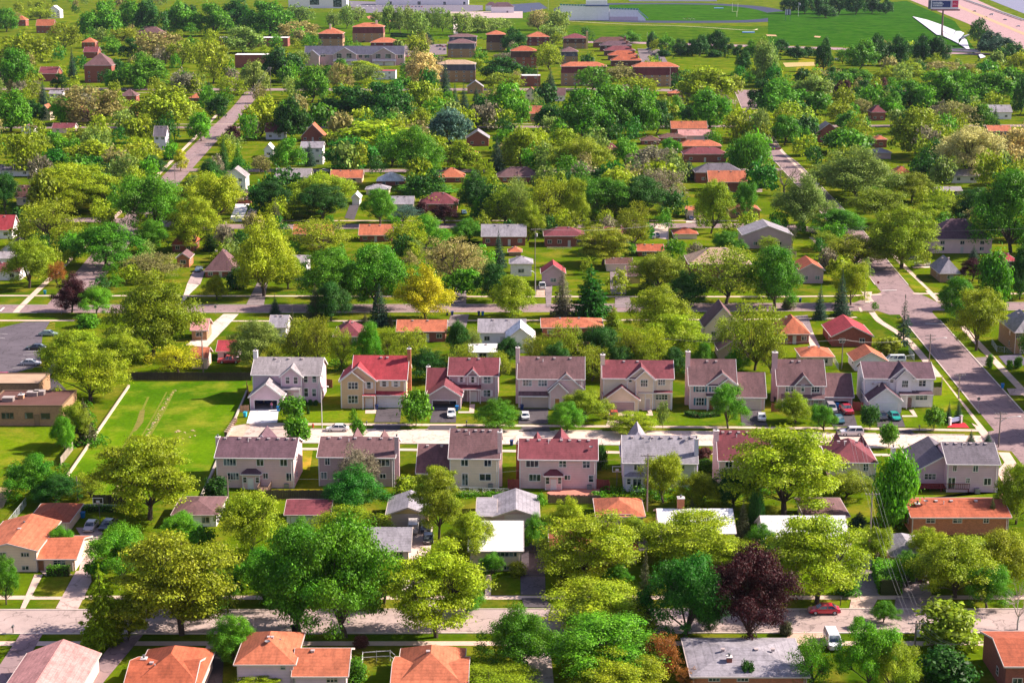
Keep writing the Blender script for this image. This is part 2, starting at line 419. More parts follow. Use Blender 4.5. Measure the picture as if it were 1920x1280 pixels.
        fascia.beam((X0-.06, Y0, zo_-.1), (X0-.06, Y1, zo_-.1), .1, .18); fascia.beam((X1+.06, Y0, zo_-.1), (X1+.06, Y1, zo_-.1), .1, .18)
    elif k == 'flat':
        m = MB(); m.box(x0+.2, x1-.2, y0+.2, y1-.2, ze-.35, ze-.12); roofs.append(m)
        p = MB()
        for a, b, c, d in ((x0-.06, x1+.06, y0-.06, y0+.2), (x0-.06, x1+.06, y1-.2, y1+.06), (x0-.06, x0+.2, y0+.2, y1-.2), (x1-.2, x1+.06, y0+.2, y1-.2)):
            fascia.box(a, b, c, d, ze-.25, ze+.08)
    elif k == 'shed':
        m = MB(); m.prism([(x0, y0, ze), (x1, y0, ze), (x1, y1, zr), (x0, y1, zr)], dn); roofs.append(m)
        fascia.beam((x0, y0-.06, ze-.12), (x1, y0-.06, ze-.12), .08, .22)
        for s_ in v.posts: fascia.box(x0+s_*(x1-x0)-.09, x0+s_*(x1-x0)+.09, y0+.05, y0+.23, 0, ze-.1)

LANDMARKS = []                                         # (words for it, px, py, half width px, base row)
HOUSES = []
ROW_RZ = radians(-1.9)
PAL = dict(  # roof and wall colours, linear
    mauve=(.150, .078, .084), maroon=(.170, .042, .054), red=(.34, .042, .055), orange=(.42, .125, .066), rust=(.36, .090, .045), pink=(.50, .235, .225),
    grey=(.27, .235, .25), lgrey=(.27, .245, .28), dgrey=(.135, .115, .14), white=(.80, .77, .78), brown=(.12, .055, .048), tan=(.40, .27, .19),
    plum=(.115, .062, .080), slate=(.105, .10, .15),
    wlav=(.66, .46, .55), wpink=(.76, .51, .51), wbeige=(.74, .54, .42), wwhite=(.84, .77, .80), wtan=(.66, .43, .27), wcream=(.78, .61, .48),
    wblue=(.70, .64, .78), wmauve=(.50, .33, .36), bred=(.27, .075, .055), btan=(.36, .20, .115), borange=(.45, .16, .08), wyellow=(.62, .42, .17))
NAMES = dict(mauve='brownish mauve', maroon='dark maroon', red='bright red', orange='orange', rust='rusty orange', pink='pink', grey='grey', lgrey='pale grey', dgrey='dark grey',
             white='white', brown='brown', tan='tan', plum='plum brown', slate='slate blue', wlav='lavender siding', wpink='pinkish siding', wbeige='beige siding', wwhite='white siding',
             wtan='tan siding', wcream='cream siding', wblue='pale blue siding', wmauve='mauve siding', bred='red brick', btan='tan brick', borange='orange brick', wyellow='yellow siding')
MIN_WORDS = 4
def house(kind, ref, view, vols, wall, roof, wins=(), doors=(), gars=(), chims=(), vents=(), dishes=(), rz=0.0, ov=.35, auto=0, trim=(.80, .74, .74), bandc='brown', extra='', autodoor=True, cat=None, group=None, side=True):
    tf = lambda x, y: px_of(view, x, y)
    V = []
    for q in vols:
        v = Vol(); v.kind, b, xl, xr, ye, d, r = q[:7]; opt = q[7] if len(q) > 7 else {}
        xm, yb = tf((xl+xr)/2, b); X, Y = G(xm, yb)
        v.X, v.Y = X, Y; v.w = FP(tf(xr, b)[0], yb, Y)[0] - FP(tf(xl, b)[0], yb, Y)[0]; v.d = d
        _, v.ze = FP(*tf((xl+xr)/2, ye), Y)
        if v.kind in ('x', 'hip', 'mans'): _, v.zr = FP(*tf((xl+xr)/2, r), Y + d/2)
        elif v.kind == 'shed': _, v.zr = FP(*tf((xl+xr)/2, r), Y + d)
        elif v.kind == 'flat': v.zr = v.ze
        else: _, v.zr = FP(*tf((xl+xr)/2, r), Y)
        if 'lift' in opt: v.zr = v.ze + opt['lift']
        if v.kind in ('x', 'hip', 'mans', 'y') and v.zr < v.ze + .35: v.zr = v.ze + .35
        v.hole = None; v.posts = opt.get('posts', ()); v.roof = opt.get('roof'); v.wall = opt.get('wall'); v.band = None
        if 'hole' in opt:
            a, c, t = opt['hole']; v.hole = [FP(*tf(a, b), Y)[0] - X, FP(*tf(c, b), Y)[0] - X, FP(*tf(a, t), Y)[1]]
        if v.kind == 'mans': _, v.zm = FP(*tf((xl+xr)/2, opt['zm']), Y)
        V.append(v)
    X0, Y0 = V[0].X, V[0].Y
    words = f"{ref}, {extra or 'with ' + NAMES[wall] + ' walls'}"
    root = thing(kind, words, cat or kind.replace('_', ' ').split()[-1], (X0, Y0, 0), rz, group)
    c_, s_ = cos(-rz), sin(-rz)
    loc = lambda X, Y: ((X-X0)*c_ - (Y-Y0)*s_, (X-X0)*s_ + (Y-Y0)*c_)
    for v in V:
        lx, ly = loc(v.X, v.Y); v.lx = lx
        v.x0, v.x1, v.y0, v.y1 = lx - v.w/2, lx + v.w/2, ly, ly + v.d
        if v.hole: v.hole = (lx+v.hole[0], lx+v.hole[1], v.hole[2])
        rr = []; wk = v.wall or wall; m = MB(); fascia = MB()
        build_vol(v, m, rr, fascia, ov)
        if m.v: add('wall', m, 'brick' if wk[0] == 'b' else 'siding', root, PAL[wk])
        if fascia.v: add('fascia', fascia, 'paint', root, trim)
        for r_ in rr: add('porch_roof' if v.kind == 'shed' else 'roof', r_, 'roof' if v.kind != 'flat' else 'concrete', root, PAL[v.roof or roof])
        if v.band: add('mansard_band', v.band, 'roof', root, PAL[bandc])
        if v.hole:
            a, b, zt = v.hole; m2 = MB(); y = v.y0
            m2.box(a-.15, a, y-.06, y+.05, 0, zt+.15); m2.box(b, b+.15, y-.06, y+.05, 0, zt+.15); m2.box(a, b, y-.06, y+.05, zt, zt+.15)
            add('garage_frame', m2, 'paint', root, trim)
            fl = MB(); fl.box(v.x0+.1, v.x1-.1, y+.05, y+6, -.05, .03); add('garage_floor', fl, 'concrete', root, (.3, .28, .3))
            st = MB(); h_ = v.x1-v.x0
            for k in range(3): st.box(v.x0+.3+k*1.9, v.x0+1.8+k*1.9, y+4.6, y+5.3, 0, 1.0+.35*((k*7) % 3))
            add('storage_shelf', st, 'paint', root, (.05, .07, .22))
    if wins:                                           # white corner boards and downpipes
        for v in V:
            if v.kind in ('x', 'y', 'hip') and v.ze > 2.2:
                for xx, s in ((v.x0, 1), (v.x1, -1)):
                    m = MB(); m.box(xx-.05 if s > 0 else xx-.12, xx+.12 if s > 0 else xx+.05, v.y0-.05, v.y0+.12, 0, v.ze-.15); add('corner_board', m, 'paint', root, trim)
        v = V[0]; m = MB(); m.tube([(v.x1-.35, v.y0-.1, 0), (v.x1-.35, v.y0-.1, v.ze-.4), (v.x1-.35, v.y0-ov, v.ze-.1)], .06, 6); add('downpipe', m, 'paint', root, trim)
    def find(x, y):                                    # the nearest facade that a feature lies on
        best = None
        for v in V:
            if v.kind == 'shed': continue
            fx, fz = FP(*tf(x, y), v.Y)
            if v.X - v.w/2 - .2 <= fx <= v.X + v.w/2 + .2 and fz < v.zr and (best is None or v.Y < best.Y - .01): best = v
        return best or V[0]
    def on(x0, y0, x1, y1):
        v = find((x0+x1)/2, (y0+y1)/2); a = FP(*tf(x0, y1), v.Y); b = FP(*tf(x1, y0), v.Y)
        return v, (a[0]+b[0])/2 - v.X + v.lx, a[1], b[0]-a[0], b[1]-a[1]
    for q in wins:
        v, x, z, w, h = on(*q[:4]); o = q[4] if len(q) > 4 else {}
        n = o.get('n') or max(1, round(w/.85)); n = min(n, 5)
        add_window(root, x, v.y0, z+h/2, max(.6, w-.2), max(.6, h-.15), n, o.get('rows', 2), 0, o.get('sh'), o.get('trim', trim))
    for q in doors:
        v, x, z, w, h = on(*q[:4]); w, h = min(max(w, .9), 2.6), min(max(h, 2.0), 2.4)
        fr = MB(); fr.box(x-w/2-.1, x-w/2, v.y0-.08, v.y0, 0, h+.1); fr.box(x+w/2, x+w/2+.1, v.y0-.08, v.y0, 0, h+.1); fr.box(x-w/2, x+w/2, v.y0-.08, v.y0, h, h+.1)
        dr = add('door', door_mesh(round(w, 1), round(h, 1)), 'paint', root, q[4] if len(q) > 4 else (.7, .66, .66), (x, v.y0, 0))
        fr2 = add('door_frame', fr, 'paint', root, trim)
    for q in gars:
        v, x, z, w, h = on(*q[:4]); h = max(h, 2.1)
        add('garage_door', garage_door_mesh(w, h), 'paint', root, q[4] if len(q) > 4 else trim, (x, v.y0, .02))
        fr = MB(); fr.box(x-w/2-.14, x-w/2-.01, v.y0-.1, v.y0, 0, h+.14); fr.box(x+w/2+.01, x+w/2+.14, v.y0-.1, v.y0, 0, h+.14); fr.box(x-w/2, x+w/2, v.y0-.1, v.y0, h+.02, h+.14)
        add('garage_frame', fr, 'paint', root, trim)
    for q in chims:                                    # x range, top row, offset back from the first facade, colour, from the ground up
        x0, x1, yt, dy, col, z0 = q; Yc = Y0 + dy; bx = tf((x0+x1)/2, yt)
        X, zt = FP(*bx, Yc); w = max(.7, SC(PX(0, Yc, 0)[1])*(x1-x0)*VIEW[view][2])
        lx, ly = loc(X, Yc); m = MB(); d = max(.7, min(1.5, w*1.1)); m.box(lx-w/2, lx+w/2, ly-d/2, ly+d/2, z0, zt-.12)
        c = add('chimney', m, 'brick' if col[0] == 'b' else 'siding', root, PAL[col])
        k = MB(); k.box(lx-w/2-.08, lx+w/2+.08, ly-d/2-.08, ly+d/2+.08, zt-.12, zt); add('chimney_cap', k, 'concrete', c, (.55, .5, .5))
        k = MB(); k.lathe([(.14, zt), (.14, zt+.3), (.2, zt+.32), (.2, zt+.42), (0, zt+.5)], 10, (lx, ly, 0)); add('flue', k, 'metal', c, (.12, .12, .13))
    def roof_z(v, y):
        ym = (v.y0+v.y1)/2
        return v.ze + (v.zr-v.ze)*max(0, 1 - abs(y-ym)/(ym-v.y0)) + .13
    for q in vents:                                    # number, or x fractions along the ridge of volume i
        i, fr = q; v = V[i]
        for f in fr:
            y = (v.y0+v.y1)/2 - .55; x = v.x0 + f*(v.x1-v.x0)
            def g():
                m = MB(); m.box(-.22, .22, -.22, .22, -.15, .12); m.box(-.27, .27, -.27, .27, .12, .2); return m.mesh('roof_vent')
            add('roof_vent', cached('rv', g), 'metal', root, (.45, .36, .36), (x, y, roof_z(v, y)))
        if len(fr) > 2:
            def g2():
                m = MB(); m.lathe([(.07, -.4), (.07, .55)], 8); m.lathe([(.0, .55), (.07, .55)], 8); return m.mesh('vent_pipe')
            y = (v.y0+v.y1)/2 - 1.3; add('vent_pipe', cached('vp', g2), 'metal', root, (.6, .56, .58), (v.x0 + .37*(v.x1-v.x0), y, roof_z(v, y)))
    for (i, fx, fy) in dishes:
        v = V[i]; x = v.x0 + fx*(v.x1-v.x0); y = v.y0 + fy*(v.y1-v.y0)
        def g3():
            m = MB(); m.tube([(0, 0, -.2), (0, 0, .5)], .04, 6); m.lathe([(0, .5), (.22, .54), (.4, .68), (.41, .7), (.22, .57), (0, .53)], 14); return m.mesh('satellite_dish')
        add('satellite_dish', cached('sd', g3), 'metal', root, (.16, .15, .17), (x, y, roof_z(v, y)))
    v = V[0]
    if auto:
        n = auto if auto > 1 else max(1, int(v.w/3.6)); zc = min(1.65, v.ze*.55)
        floors = [zc] if v.ze < 4.6 else [1.5, v.ze-1.25] if v.ze < 7.5 else [1.5, 4.2, 6.9]
        for fi, z in enumerate(floors):
            for i in range(n):
                x = v.x0 + (i+.5)*v.w/n
                if fi == 0 and autodoor and i == n//2 and n > 2:
                    add('door', door_mesh(1.0, 2.1), 'paint', root, (.55, .5, .48), (x, v.y0, 0)); continue
                add_window(root, x, v.y0, z, 1.2 if n > 1 else 1.5, 1.0, 2, 1, 0, None, trim)
    if side and v.ze < 30:                             # windows in the end wall that faces the camera's axis
        s_ = 1 if v.X < 0 else -1; x = v.x1 if s_ > 0 else v.x0
        for z in ([1.5, v.ze-1.2] if 4.6 < v.ze else [1.6]):
            if v.ze - z > .75 and v.d > 5:
                add_window(root, x, (v.y0*2+v.y1)/3, z, .9, 1.0, 1, 2, s_*pi/2, None, trim)
    a = PX(X0 - v.w/2, Y0, 0); b = PX(X0 + v.w/2, Y0, 0); t = PX(X0, Y0, v.zr)
    LANDMARKS.append((ref, (a[0]+b[0])/2, (a[1]+t[1])/2, abs(b[0]-a[0])/2, a[1]))
    HOUSES.append(root)
    root['_v'] = 0; del root['_v']
    return root, V
# ------------------------------------------------------------------ trees: prototypes of unit height and unit crown width
def leaf_mesh(name, cen, nor, size, asp=.62, axis=None):
    n = len(cen); rng = np.random.default_rng(n)
    nor = nor/np.linalg.norm(nor, axis=1, keepdims=True)
    if axis is None: axis = rng.normal(size=(n, 3))
    t = axis - (axis*nor).sum(1, keepdims=True)*nor; t /= np.linalg.norm(t, axis=1, keepdims=True) + 1e-9
    b = np.cross(nor, t); s = np.asarray(size).reshape(-1, 1)
    v = np.empty((n, 4, 3)); bend = nor*s*.22
    v[:, 0] = cen + t*s - bend; v[:, 1] = cen + b*s*asp + bend*.3; v[:, 2] = cen - t*s - bend; v[:, 3] = cen - b*s*asp + bend*.3
    me = bpy.data.meshes.new(name); me.vertices.add(n*4); me.vertices.foreach_set('co', v.reshape(-1).astype(np.float32))
    me.loops.add(n*4); me.loops.foreach_set('vertex_index', np.arange(n*4, dtype=np.int32))
    me.polygons.add(n); me.polygons.foreach_set('loop_start', np.arange(0, n*4, 4, dtype=np.int32))
    me.update(calc_edges=True); me.validate(); me.materials.append(MT['leaf']); return me
def unit(rng, n):
    d = rng.normal(size=(n, 3)); return d/np.linalg.norm(d, axis=1, keepdims=True)
def make_trunk(rng, targets, zt, r0, nmain=8, twigs=0, sub=True):
    m = MB(); j = rng.normal(size=2)*.015
    m.tube([(0, 0, -.03), (j[0]*.4, j[1]*.4, zt*.5), (j[0], j[1], zt), (j[0]*1.5, j[1]*1.5, zt+.16)], [r0*1.25, r0, r0*.8, r0*.5], 7)
    T = np.array(targets); rng.shuffle(T); main = T[:nmain]; mids = []
    for q in main:
        s = np.array((j[0], j[1], zt*rng.uniform(.75, 1.15))); q = np.array(q); mid = s*.5 + q*.5 + np.array((0, 0, .05)) + rng.normal(size=3)*.02
        m.tube([s, mid, q], [r0*.5, r0*.3, r0*.1], 5); mids.append(mid)
    if sub:
        for q in T[nmain:nmain*4 + twigs]:
            k = min(range(len(mids)), key=lambda i: np.linalg.norm(mids[i]-q)); a = mids[k]
            m.tube([a, a*.5+q*.5+rng.normal(size=3)*.02, q], [r0*.2, r0*.13, r0*.05], 4)
    return m.mesh('trunk')
def lumpy(rng, d):
    ph = rng.uniform(0, 6.28, 6)
    return 1 + .10*np.sin(2*np.arctan2(d[:, 1], d[:, 0])+ph[0]) + .09*np.sin(3*np.arctan2(d[:, 1], d[:, 0])+ph[1]+3*d[:, 2]) + .07*np.sin(5*d[:, 2]+ph[2]+d[:, 0]*4)
def crown_tree(seed, nc, nl, zc, hz, rmin, rc, flat, size, shade=.5, r0=.028, zt=.28, nmain=9, up=.35, wide=1.0, twigs=0, asp=.62, droop=False, top=1.0, lobes=0):
    rng = np.random.default_rng(seed)
    d = unit(rng, nc*3); d = d[d[:, 2] > -.75][:nc]; nc = len(d)
    r = rng.uniform(rmin, .92, nc)**.8; L = lumpy(rng, d)
    c = np.empty((nc, 3)); k = (.5*wide - rc*.75)
    c[:, 0] = d[:, 0]*r*L*k; c[:, 1] = d[:, 1]*r*L*k; c[:, 2] = zc + d[:, 2]*r*np.minimum(L, 1.05)*(hz - rc*flat*.8)*np.where(d[:, 2] > 0, top, 1.0)
    R = rc*rng.uniform(.65, 1.25, nc)
    if lobes:                                          # the crown is several leaders, each a dome of clumps
        a = rng.uniform(0, 6.28) + np.arange(lobes)*2.4; rr = np.sqrt((np.arange(lobes)+.35)/lobes)*.33
        lc = np.column_stack([rr*np.cos(a), rr*np.sin(a), zc + hz*(.50 - 2.6*rr**1.3*rng.uniform(.7, 1.3, lobes)) + rng.normal(size=lobes)*.05]); lr = rng.uniform(.19, .27, lobes)
        k = rng.integers(0, lobes, nc); dd = unit(rng, nc); dd[:, 2] = np.where(rng.random(nc) < .6, np.abs(dd[:, 2]), dd[:, 2])
        c = lc[k] + dd*(lr[k]*rng.uniform(.45, 1.0, nc)**.6)[:, None]*np.array((1, 1, 1.05))
    P, N, S = [], [], []
    for i in range(nc):
        n = int(nl*(R[i]/rc)**2*rng.uniform(.7, 1.2)); e = unit(rng, n); e[:, 2] = np.where(rng.random(n) < .72, np.abs(e[:, 2]), e[:, 2])
        q = rng.uniform(.35, 1.0, (n, 1))**.5
        off = e*q*R[i]*(1 + .25*rng.normal(size=(n, 1))); off[:, 2] *= flat
        if droop: off[:, 2] -= rng.random(n)*.16
        P.append(c[i] + off); N.append(e + rng.normal(size=(n, 3))*shade + np.array((0, 0, up))); S.append(size*rng.uniform(.6, 1.35, n))
    P, N, S = np.concatenate(P), np.concatenate(N), np.concatenate(S)
    P[:, 2] = np.clip(P[:, 2], .01, None)
    ax = None
    if droop: ax = np.tile((0, 0, 1.), (len(P), 1)) + rng.normal(size=(len(P), 3))*.25; N[:, 2] *= .2
    return leaf_mesh('crown', P, N, S, asp, ax), make_trunk(rng, [tuple(x) for x in c], zt, r0, nmain, twigs)
def conifer(seed, layers, base, size, power=.9, droop=.10, wob=.16, nb=13, gap=0.0, stripes=9, asp=.3):
    rng = np.random.default_rng(seed); P, N, S, A = [], [], [], []
    for i in range(layers):
        f = i/(layers-1); z = base + (.965-base)*f**.95; R = .5*(1-f)**power*.97 + .02
        m = max(4, int(nb*(1-f*.65))); a0 = rng.uniform(0, 6.28)
        for k in range(m):
            if rng.random() < gap: continue
            a = a0 + 2*pi*(k+rng.uniform(-.3, .3))/m; Rb = R*rng.uniform(1-wob*1.6, 1+wob*.5); dz = rng.normal()*.012
            n = max(3, int(stripes*Rb*3.2)); s = rng.uniform(.15, 1, n)
            dirv = np.array((cos(a), sin(a), 0)); sid = np.array((-sin(a), cos(a), 0))
            spread = rng.normal(size=n)*Rb*.17*(1.15-s)
            p = dirv*(s*Rb)[:, None] + sid*spread[:, None]; p[:, 2] = z + dz - droop*Rb*s*2 + droop*1.2*Rb*s**3 + rng.normal(size=n)*.008
            P.append(p); N.append(np.tile((0, 0, 1.), (n, 1)) + dirv*.35 + rng.normal(size=(n, 3))*.45)
            A.append(np.tile(dirv*1.0, (n, 1)) + sid*(rng.normal(size=n)*.6)[:, None] + np.array((0, 0, -.25))); S.append(size*rng.uniform(.6, 1.3, n)*(.55+.6*(1-f)))
    n = 40; P.append(np.column_stack([rng.normal(size=n)*.006, rng.normal(size=n)*.006, rng.uniform(.93, 1.0, n)])); N.append(rng.normal(size=(n, 3))); A.append(np.tile((0, 0, 1.), (n, 1))); S.append(np.full(n, size*.5))
    P = np.concatenate(P); P[:, 2] = np.clip(P[:, 2], .005, None)
    m = MB(); m.tube([(0, 0, -.03), (0, 0, .5), (0, 0, .96)], [.03, .018, .004], 6)
    return leaf_mesh('crown', P, np.concatenate(N), np.concatenate(S), asp, np.concatenate(A)), m.mesh('trunk')
def bare(seed):
    rng = np.random.default_rng(seed); m = MB(); tips = []
    def grow(p, d, L, r, lev):
        q = p + d*L; mid = (p+q)/2 + rng.normal(size=3)*L*.06; m.tube([p, mid, q], [r, r*.8, r*.6], 5 if lev < 2 else 3)
        if lev >= 5: return
        for _ in range(3 if lev < 4 else 2):
            e = d + rng.normal(size=3)*.55; e[2] = e[2]*.8 + .15; e /= np.linalg.norm(e); grow(q, e, L*rng.uniform(.55, .8), r*.55, lev+1)
    t = MB(); t.tube([(0, 0, -.03), (.01, 0, .15), (0, .01, .28)], [.03, .024, .02], 7)
    for k in range(6):
        a = k*1.05 + rng.uniform(-.3, .3); e = np.array((cos(a)*.75, sin(a)*.75, .8)); grow(np.array((0, 0, .24)), e/np.linalg.norm(e), .2, .013, 1)
    V = np.array(m.v); V[:, 2] = .2 + (V[:, 2]-.2)*.8/(V[:, 2].max()-.2); sc = .5/np.abs(V[:, :2]).max(); V[:, :2] *= sc; m.v = [tuple(x) for x in V]
    k = m.mesh('crown'); k.materials.append(MT['bark']); return k, t.mesh('trunk')
PROTO = {}
def protos():
    P = PROTO
    P['m'] = [crown_tree(10+i, 115, 330, .56, .44, .45, .10, .85, .0102, r0=.026, lobes=7+i) for i in range(5)]
    P['mf'] = [crown_tree(20+i, 76, 100, .54, .46, .45, .115, .9, .0225, r0=.026, lobes=6+i) for i in range(3)]
    P['l'] = [crown_tree(30+i, 130, 270, .60, .38, .30, .10, .34, .0094, shade=.6, zt=.26, nmain=11, twigs=25, up=.6, r0=.022) for i in range(3)]
    P['lf'] = [crown_tree(40+i, 60, 60, .58, .40, .35, .14, .42, .031, shade=.6, twigs=10, up=.6, r0=.022) for i in range(2)]
    P['s'] = [crown_tree(50+i, 140, 60, .58, .42, .35, .085, .9, .0118, shade=.9, zt=.22, nmain=12, twigs=60, r0=.024, up=.3) for i in range(4)]
    P['sf'] = [crown_tree(60+i, 80, 30, .56, .44, .40, .105, .9, .026, shade=.9, zt=.22, nmain=9, twigs=20, r0=.024) for i in range(2)]
    P['p'] = [conifer(70+i, 34, .05, .030, .92, stripes=20, wob=.2) for i in range(3)]
    P['i'] = [conifer(80+i, 19, .08, .034, .60, droop=.06, wob=.26, nb=15, stripes=62, gap=.05) for i in range(2)]
    P['g'] = [conifer(85, 21, .04, .034, .8, droop=.14, wob=.42, nb=10, stripes=22, gap=.22)]
    P['c'] = [crown_tree(90+i, 60, 110, .53, .47, .50, .16, 1.0, .026, zt=.12, r0=.03) for i in range(2)]
    P['w'] = [crown_tree(95+i, 52, 150, .62, .38, .45, .13, .7, .026, droop=True, asp=.28, zt=.28) for i in range(1)]
    P['b'] = [crown_tree(100+i, 40, 90, .46, .54, .40, .19, .9, .038, zt=.08, r0=.02, nmain=6) for i in range(2)]
    P['y'] = [crown_tree(110+i, 34, 85, .60, .40, .40, .17, .9, .036, zt=.25, r0=.016, nmain=6) for i in range(2)]
    P['t'] = [crown_tree(115, 40, 22, .60, .40, .30, .13, .9, .034, zt=.25, r0=.012, nmain=6)]
    P['r'] = [bare(120), bare(121)]
protos()
def fit(crown, trunk, zlo):                            # stretch crown and limbs so that the foliage fills its unit box
    n = len(crown.vertices); v = np.empty(n*3, np.float32); crown.vertices.foreach_get('co', v); v = v.reshape(-1, 3)
    lo, hi = np.percentile(v, 1.5, axis=0), np.percentile(v, 98.5, axis=0); mid = (lo+hi)/2
    def f(a):
        a = a.copy(); above = np.clip((a[:, 2:3]-.05)/max(lo[2]-.05, .05), 0, 1)
        a[:, :2] = (a[:, :2] - mid[:2]*above)/(hi-lo)[:2]
        z = a[:, 2]; a[:, 2] = np.where(z < lo[2], z*zlo/max(lo[2], .01), zlo + (z-lo[2])/(hi[2]-lo[2])*(1-zlo)); return a
    crown.vertices.foreach_set('co', f(v).reshape(-1)); crown.update()
    n = len(trunk.vertices); t = np.empty(n*3, np.float32); trunk.vertices.foreach_get('co', t); w = t.reshape(-1, 3); g = f(w)
    keep = w[:, 2] < .12; g[keep, :2] = w[keep, :2]; trunk.vertices.foreach_set('co', g.reshape(-1)); trunk.update()
for k_, z_ in dict(m=.17, mf=.13, l=.27, lf=.22, s=.24, sf=.16, c=.06, w=.12, b=.02, y=.2, t=.22).items():
    for c_, t_ in PROTO[k_]: fit(c_, t_, z_)
KIND = dict(m=('maple_tree', 'tree', 'dense {} tree'), l=('locust_tree', 'tree', 'layered {} tree'),
            s=('budding_tree', 'tree', 'thin-leaved {} tree'), p=('spruce_tree', 'conifer', 'pointed {} spruce'), i=('pine_tree', 'conifer', 'broad {} pine'),
            g=('ragged_spruce', 'conifer', 'ragged {} spruce'), c=('poplar_tree', 'tree', 'upright {} tree'), w=('willow_tree', 'tree', 'drooping {} willow'),
            b=('shrub', 'shrub', 'low {} shrub'), y=('young_tree', 'tree', 'young {} tree'), t=('sapling', 'tree', 'slender {} sapling'), r=('bare_tree', 'tree', 'bare {} tree'))
HUE = dict(G=((.100, .260, .008), 'green'), B=((.135, .345, .010), 'bright green'), E=((.045, .195, .012), 'emerald green'), D=((.036, .120, .010), 'dark green'),
           Y=((.300, .380, .010), 'yellow-green'), O=((.265, .315, .012), 'olive green'), T=((.300, .265, .085), 'tan'), P=((.058, .013, .018), 'purple-leaved'),
           A=((.50, .47, .010), 'golden yellow'), C=((.56, .47, .17), 'cream-flowered'), S=((.042, .100, .056), 'blue-green'), R=((.32, .125, .026), 'rust-coloured'),
           N=((.23, .20, .13), 'grey-brown'), L=((.220, .305, .050), 'pale green'), X=((.115, .118, .050), 'brownish green'), W=((.46, .40, .37), 'whitish'), K=((.13, .04, .035), 'maroon'), F=((.095, .195, .14), 'silvery blue-green'))
TREES = []                                             # root, description, px, py of crown, base row, height
rt = random.Random(5)
def tree(t, hue, cx, base, top, w, z=0):
    Xg, Yg = G(cx, base); _, h = FP(cx, top, Yg); W = w*SC(base)
    h = max(h - W*.12, .6)
    far = base < 330 and t in ('m', 'l', 's')
    P = PROTO[t + ('f' if far else '')]; crown, trunk = P[rt.randrange(len(P))]
    nm, cat, ph = KIND[t]
    root = thing(nm, '-', cat, (Xg, Yg, 0), rt.uniform(0, 6.28), {'tree': 'trees among the houses', 'conifer': 'conifers among the houses', 'shrub': 'garden shrubs'}[cat], (W*(.97 if base > 940 else .92), W*(.97 if base > 940 else .92), h*(1 if base > 560 else 1.05)))
    col, word = HUE[hue]; j = rt.uniform(.88, 1.14); k = rt.uniform(.9, 1.1)
    add('trunk', trunk, 'bark', root, (.50, .45, .43) if (t == 'r' and hue == 'W') else (.085, .062, .052))
    add('crown', crown, None, root, (min(1, col[0]*j*k), min(1, col[1]*j), min(1, col[2]*j)))
    TREES.append((root, ph.format(word), cx, (base+top)/2, base, h))
    return root
def trees(text):
    for ln in text.strip().splitlines():
        for item in ln.split(';'):
            q = item.split()
            if q: tree(q[0], q[1], *map(float, q[2:6]))
def label_trees():
    used = set()
    for root, ph, cx, cy, base, h in sorted(TREES, key=lambda q: -q[5]):
        best = None
        for ref, hx, hy, hw, hb in sorted(LANDMARKS, key=lambda q: max(0, abs(q[1]-cx) - q[3])**2 + (1.6*(q[2]-cy))**2)[:40]:
            dx, db = cx - hx, base - hb
            side = '' if abs(dx) < hw*.55 + 6 else ('left' if dx < 0 else 'right'); fb = 'in front' if db > 12 else 'behind' if db < -10 else ''
            fs = 'front' if fb == 'in front' else fb
            rel = (fs + ' ' + side + ' of' if fb and side else f'{side} of' if side else {'in front': 'in front of', 'behind': 'behind'}.get(fb, 'close beside'))
            for pre in ('', 'lower ', 'small ', 'second '):
                if pre == 'second ' or (pre == 'small ' and h > 9) : continue
                txt = f'{pre}{ph} {rel} the {ref}'
                if txt not in used and len(txt.replace('-', ' ').split()) <= 16: best = txt; break
            if best: break
        used.add(best); root['label'] = best
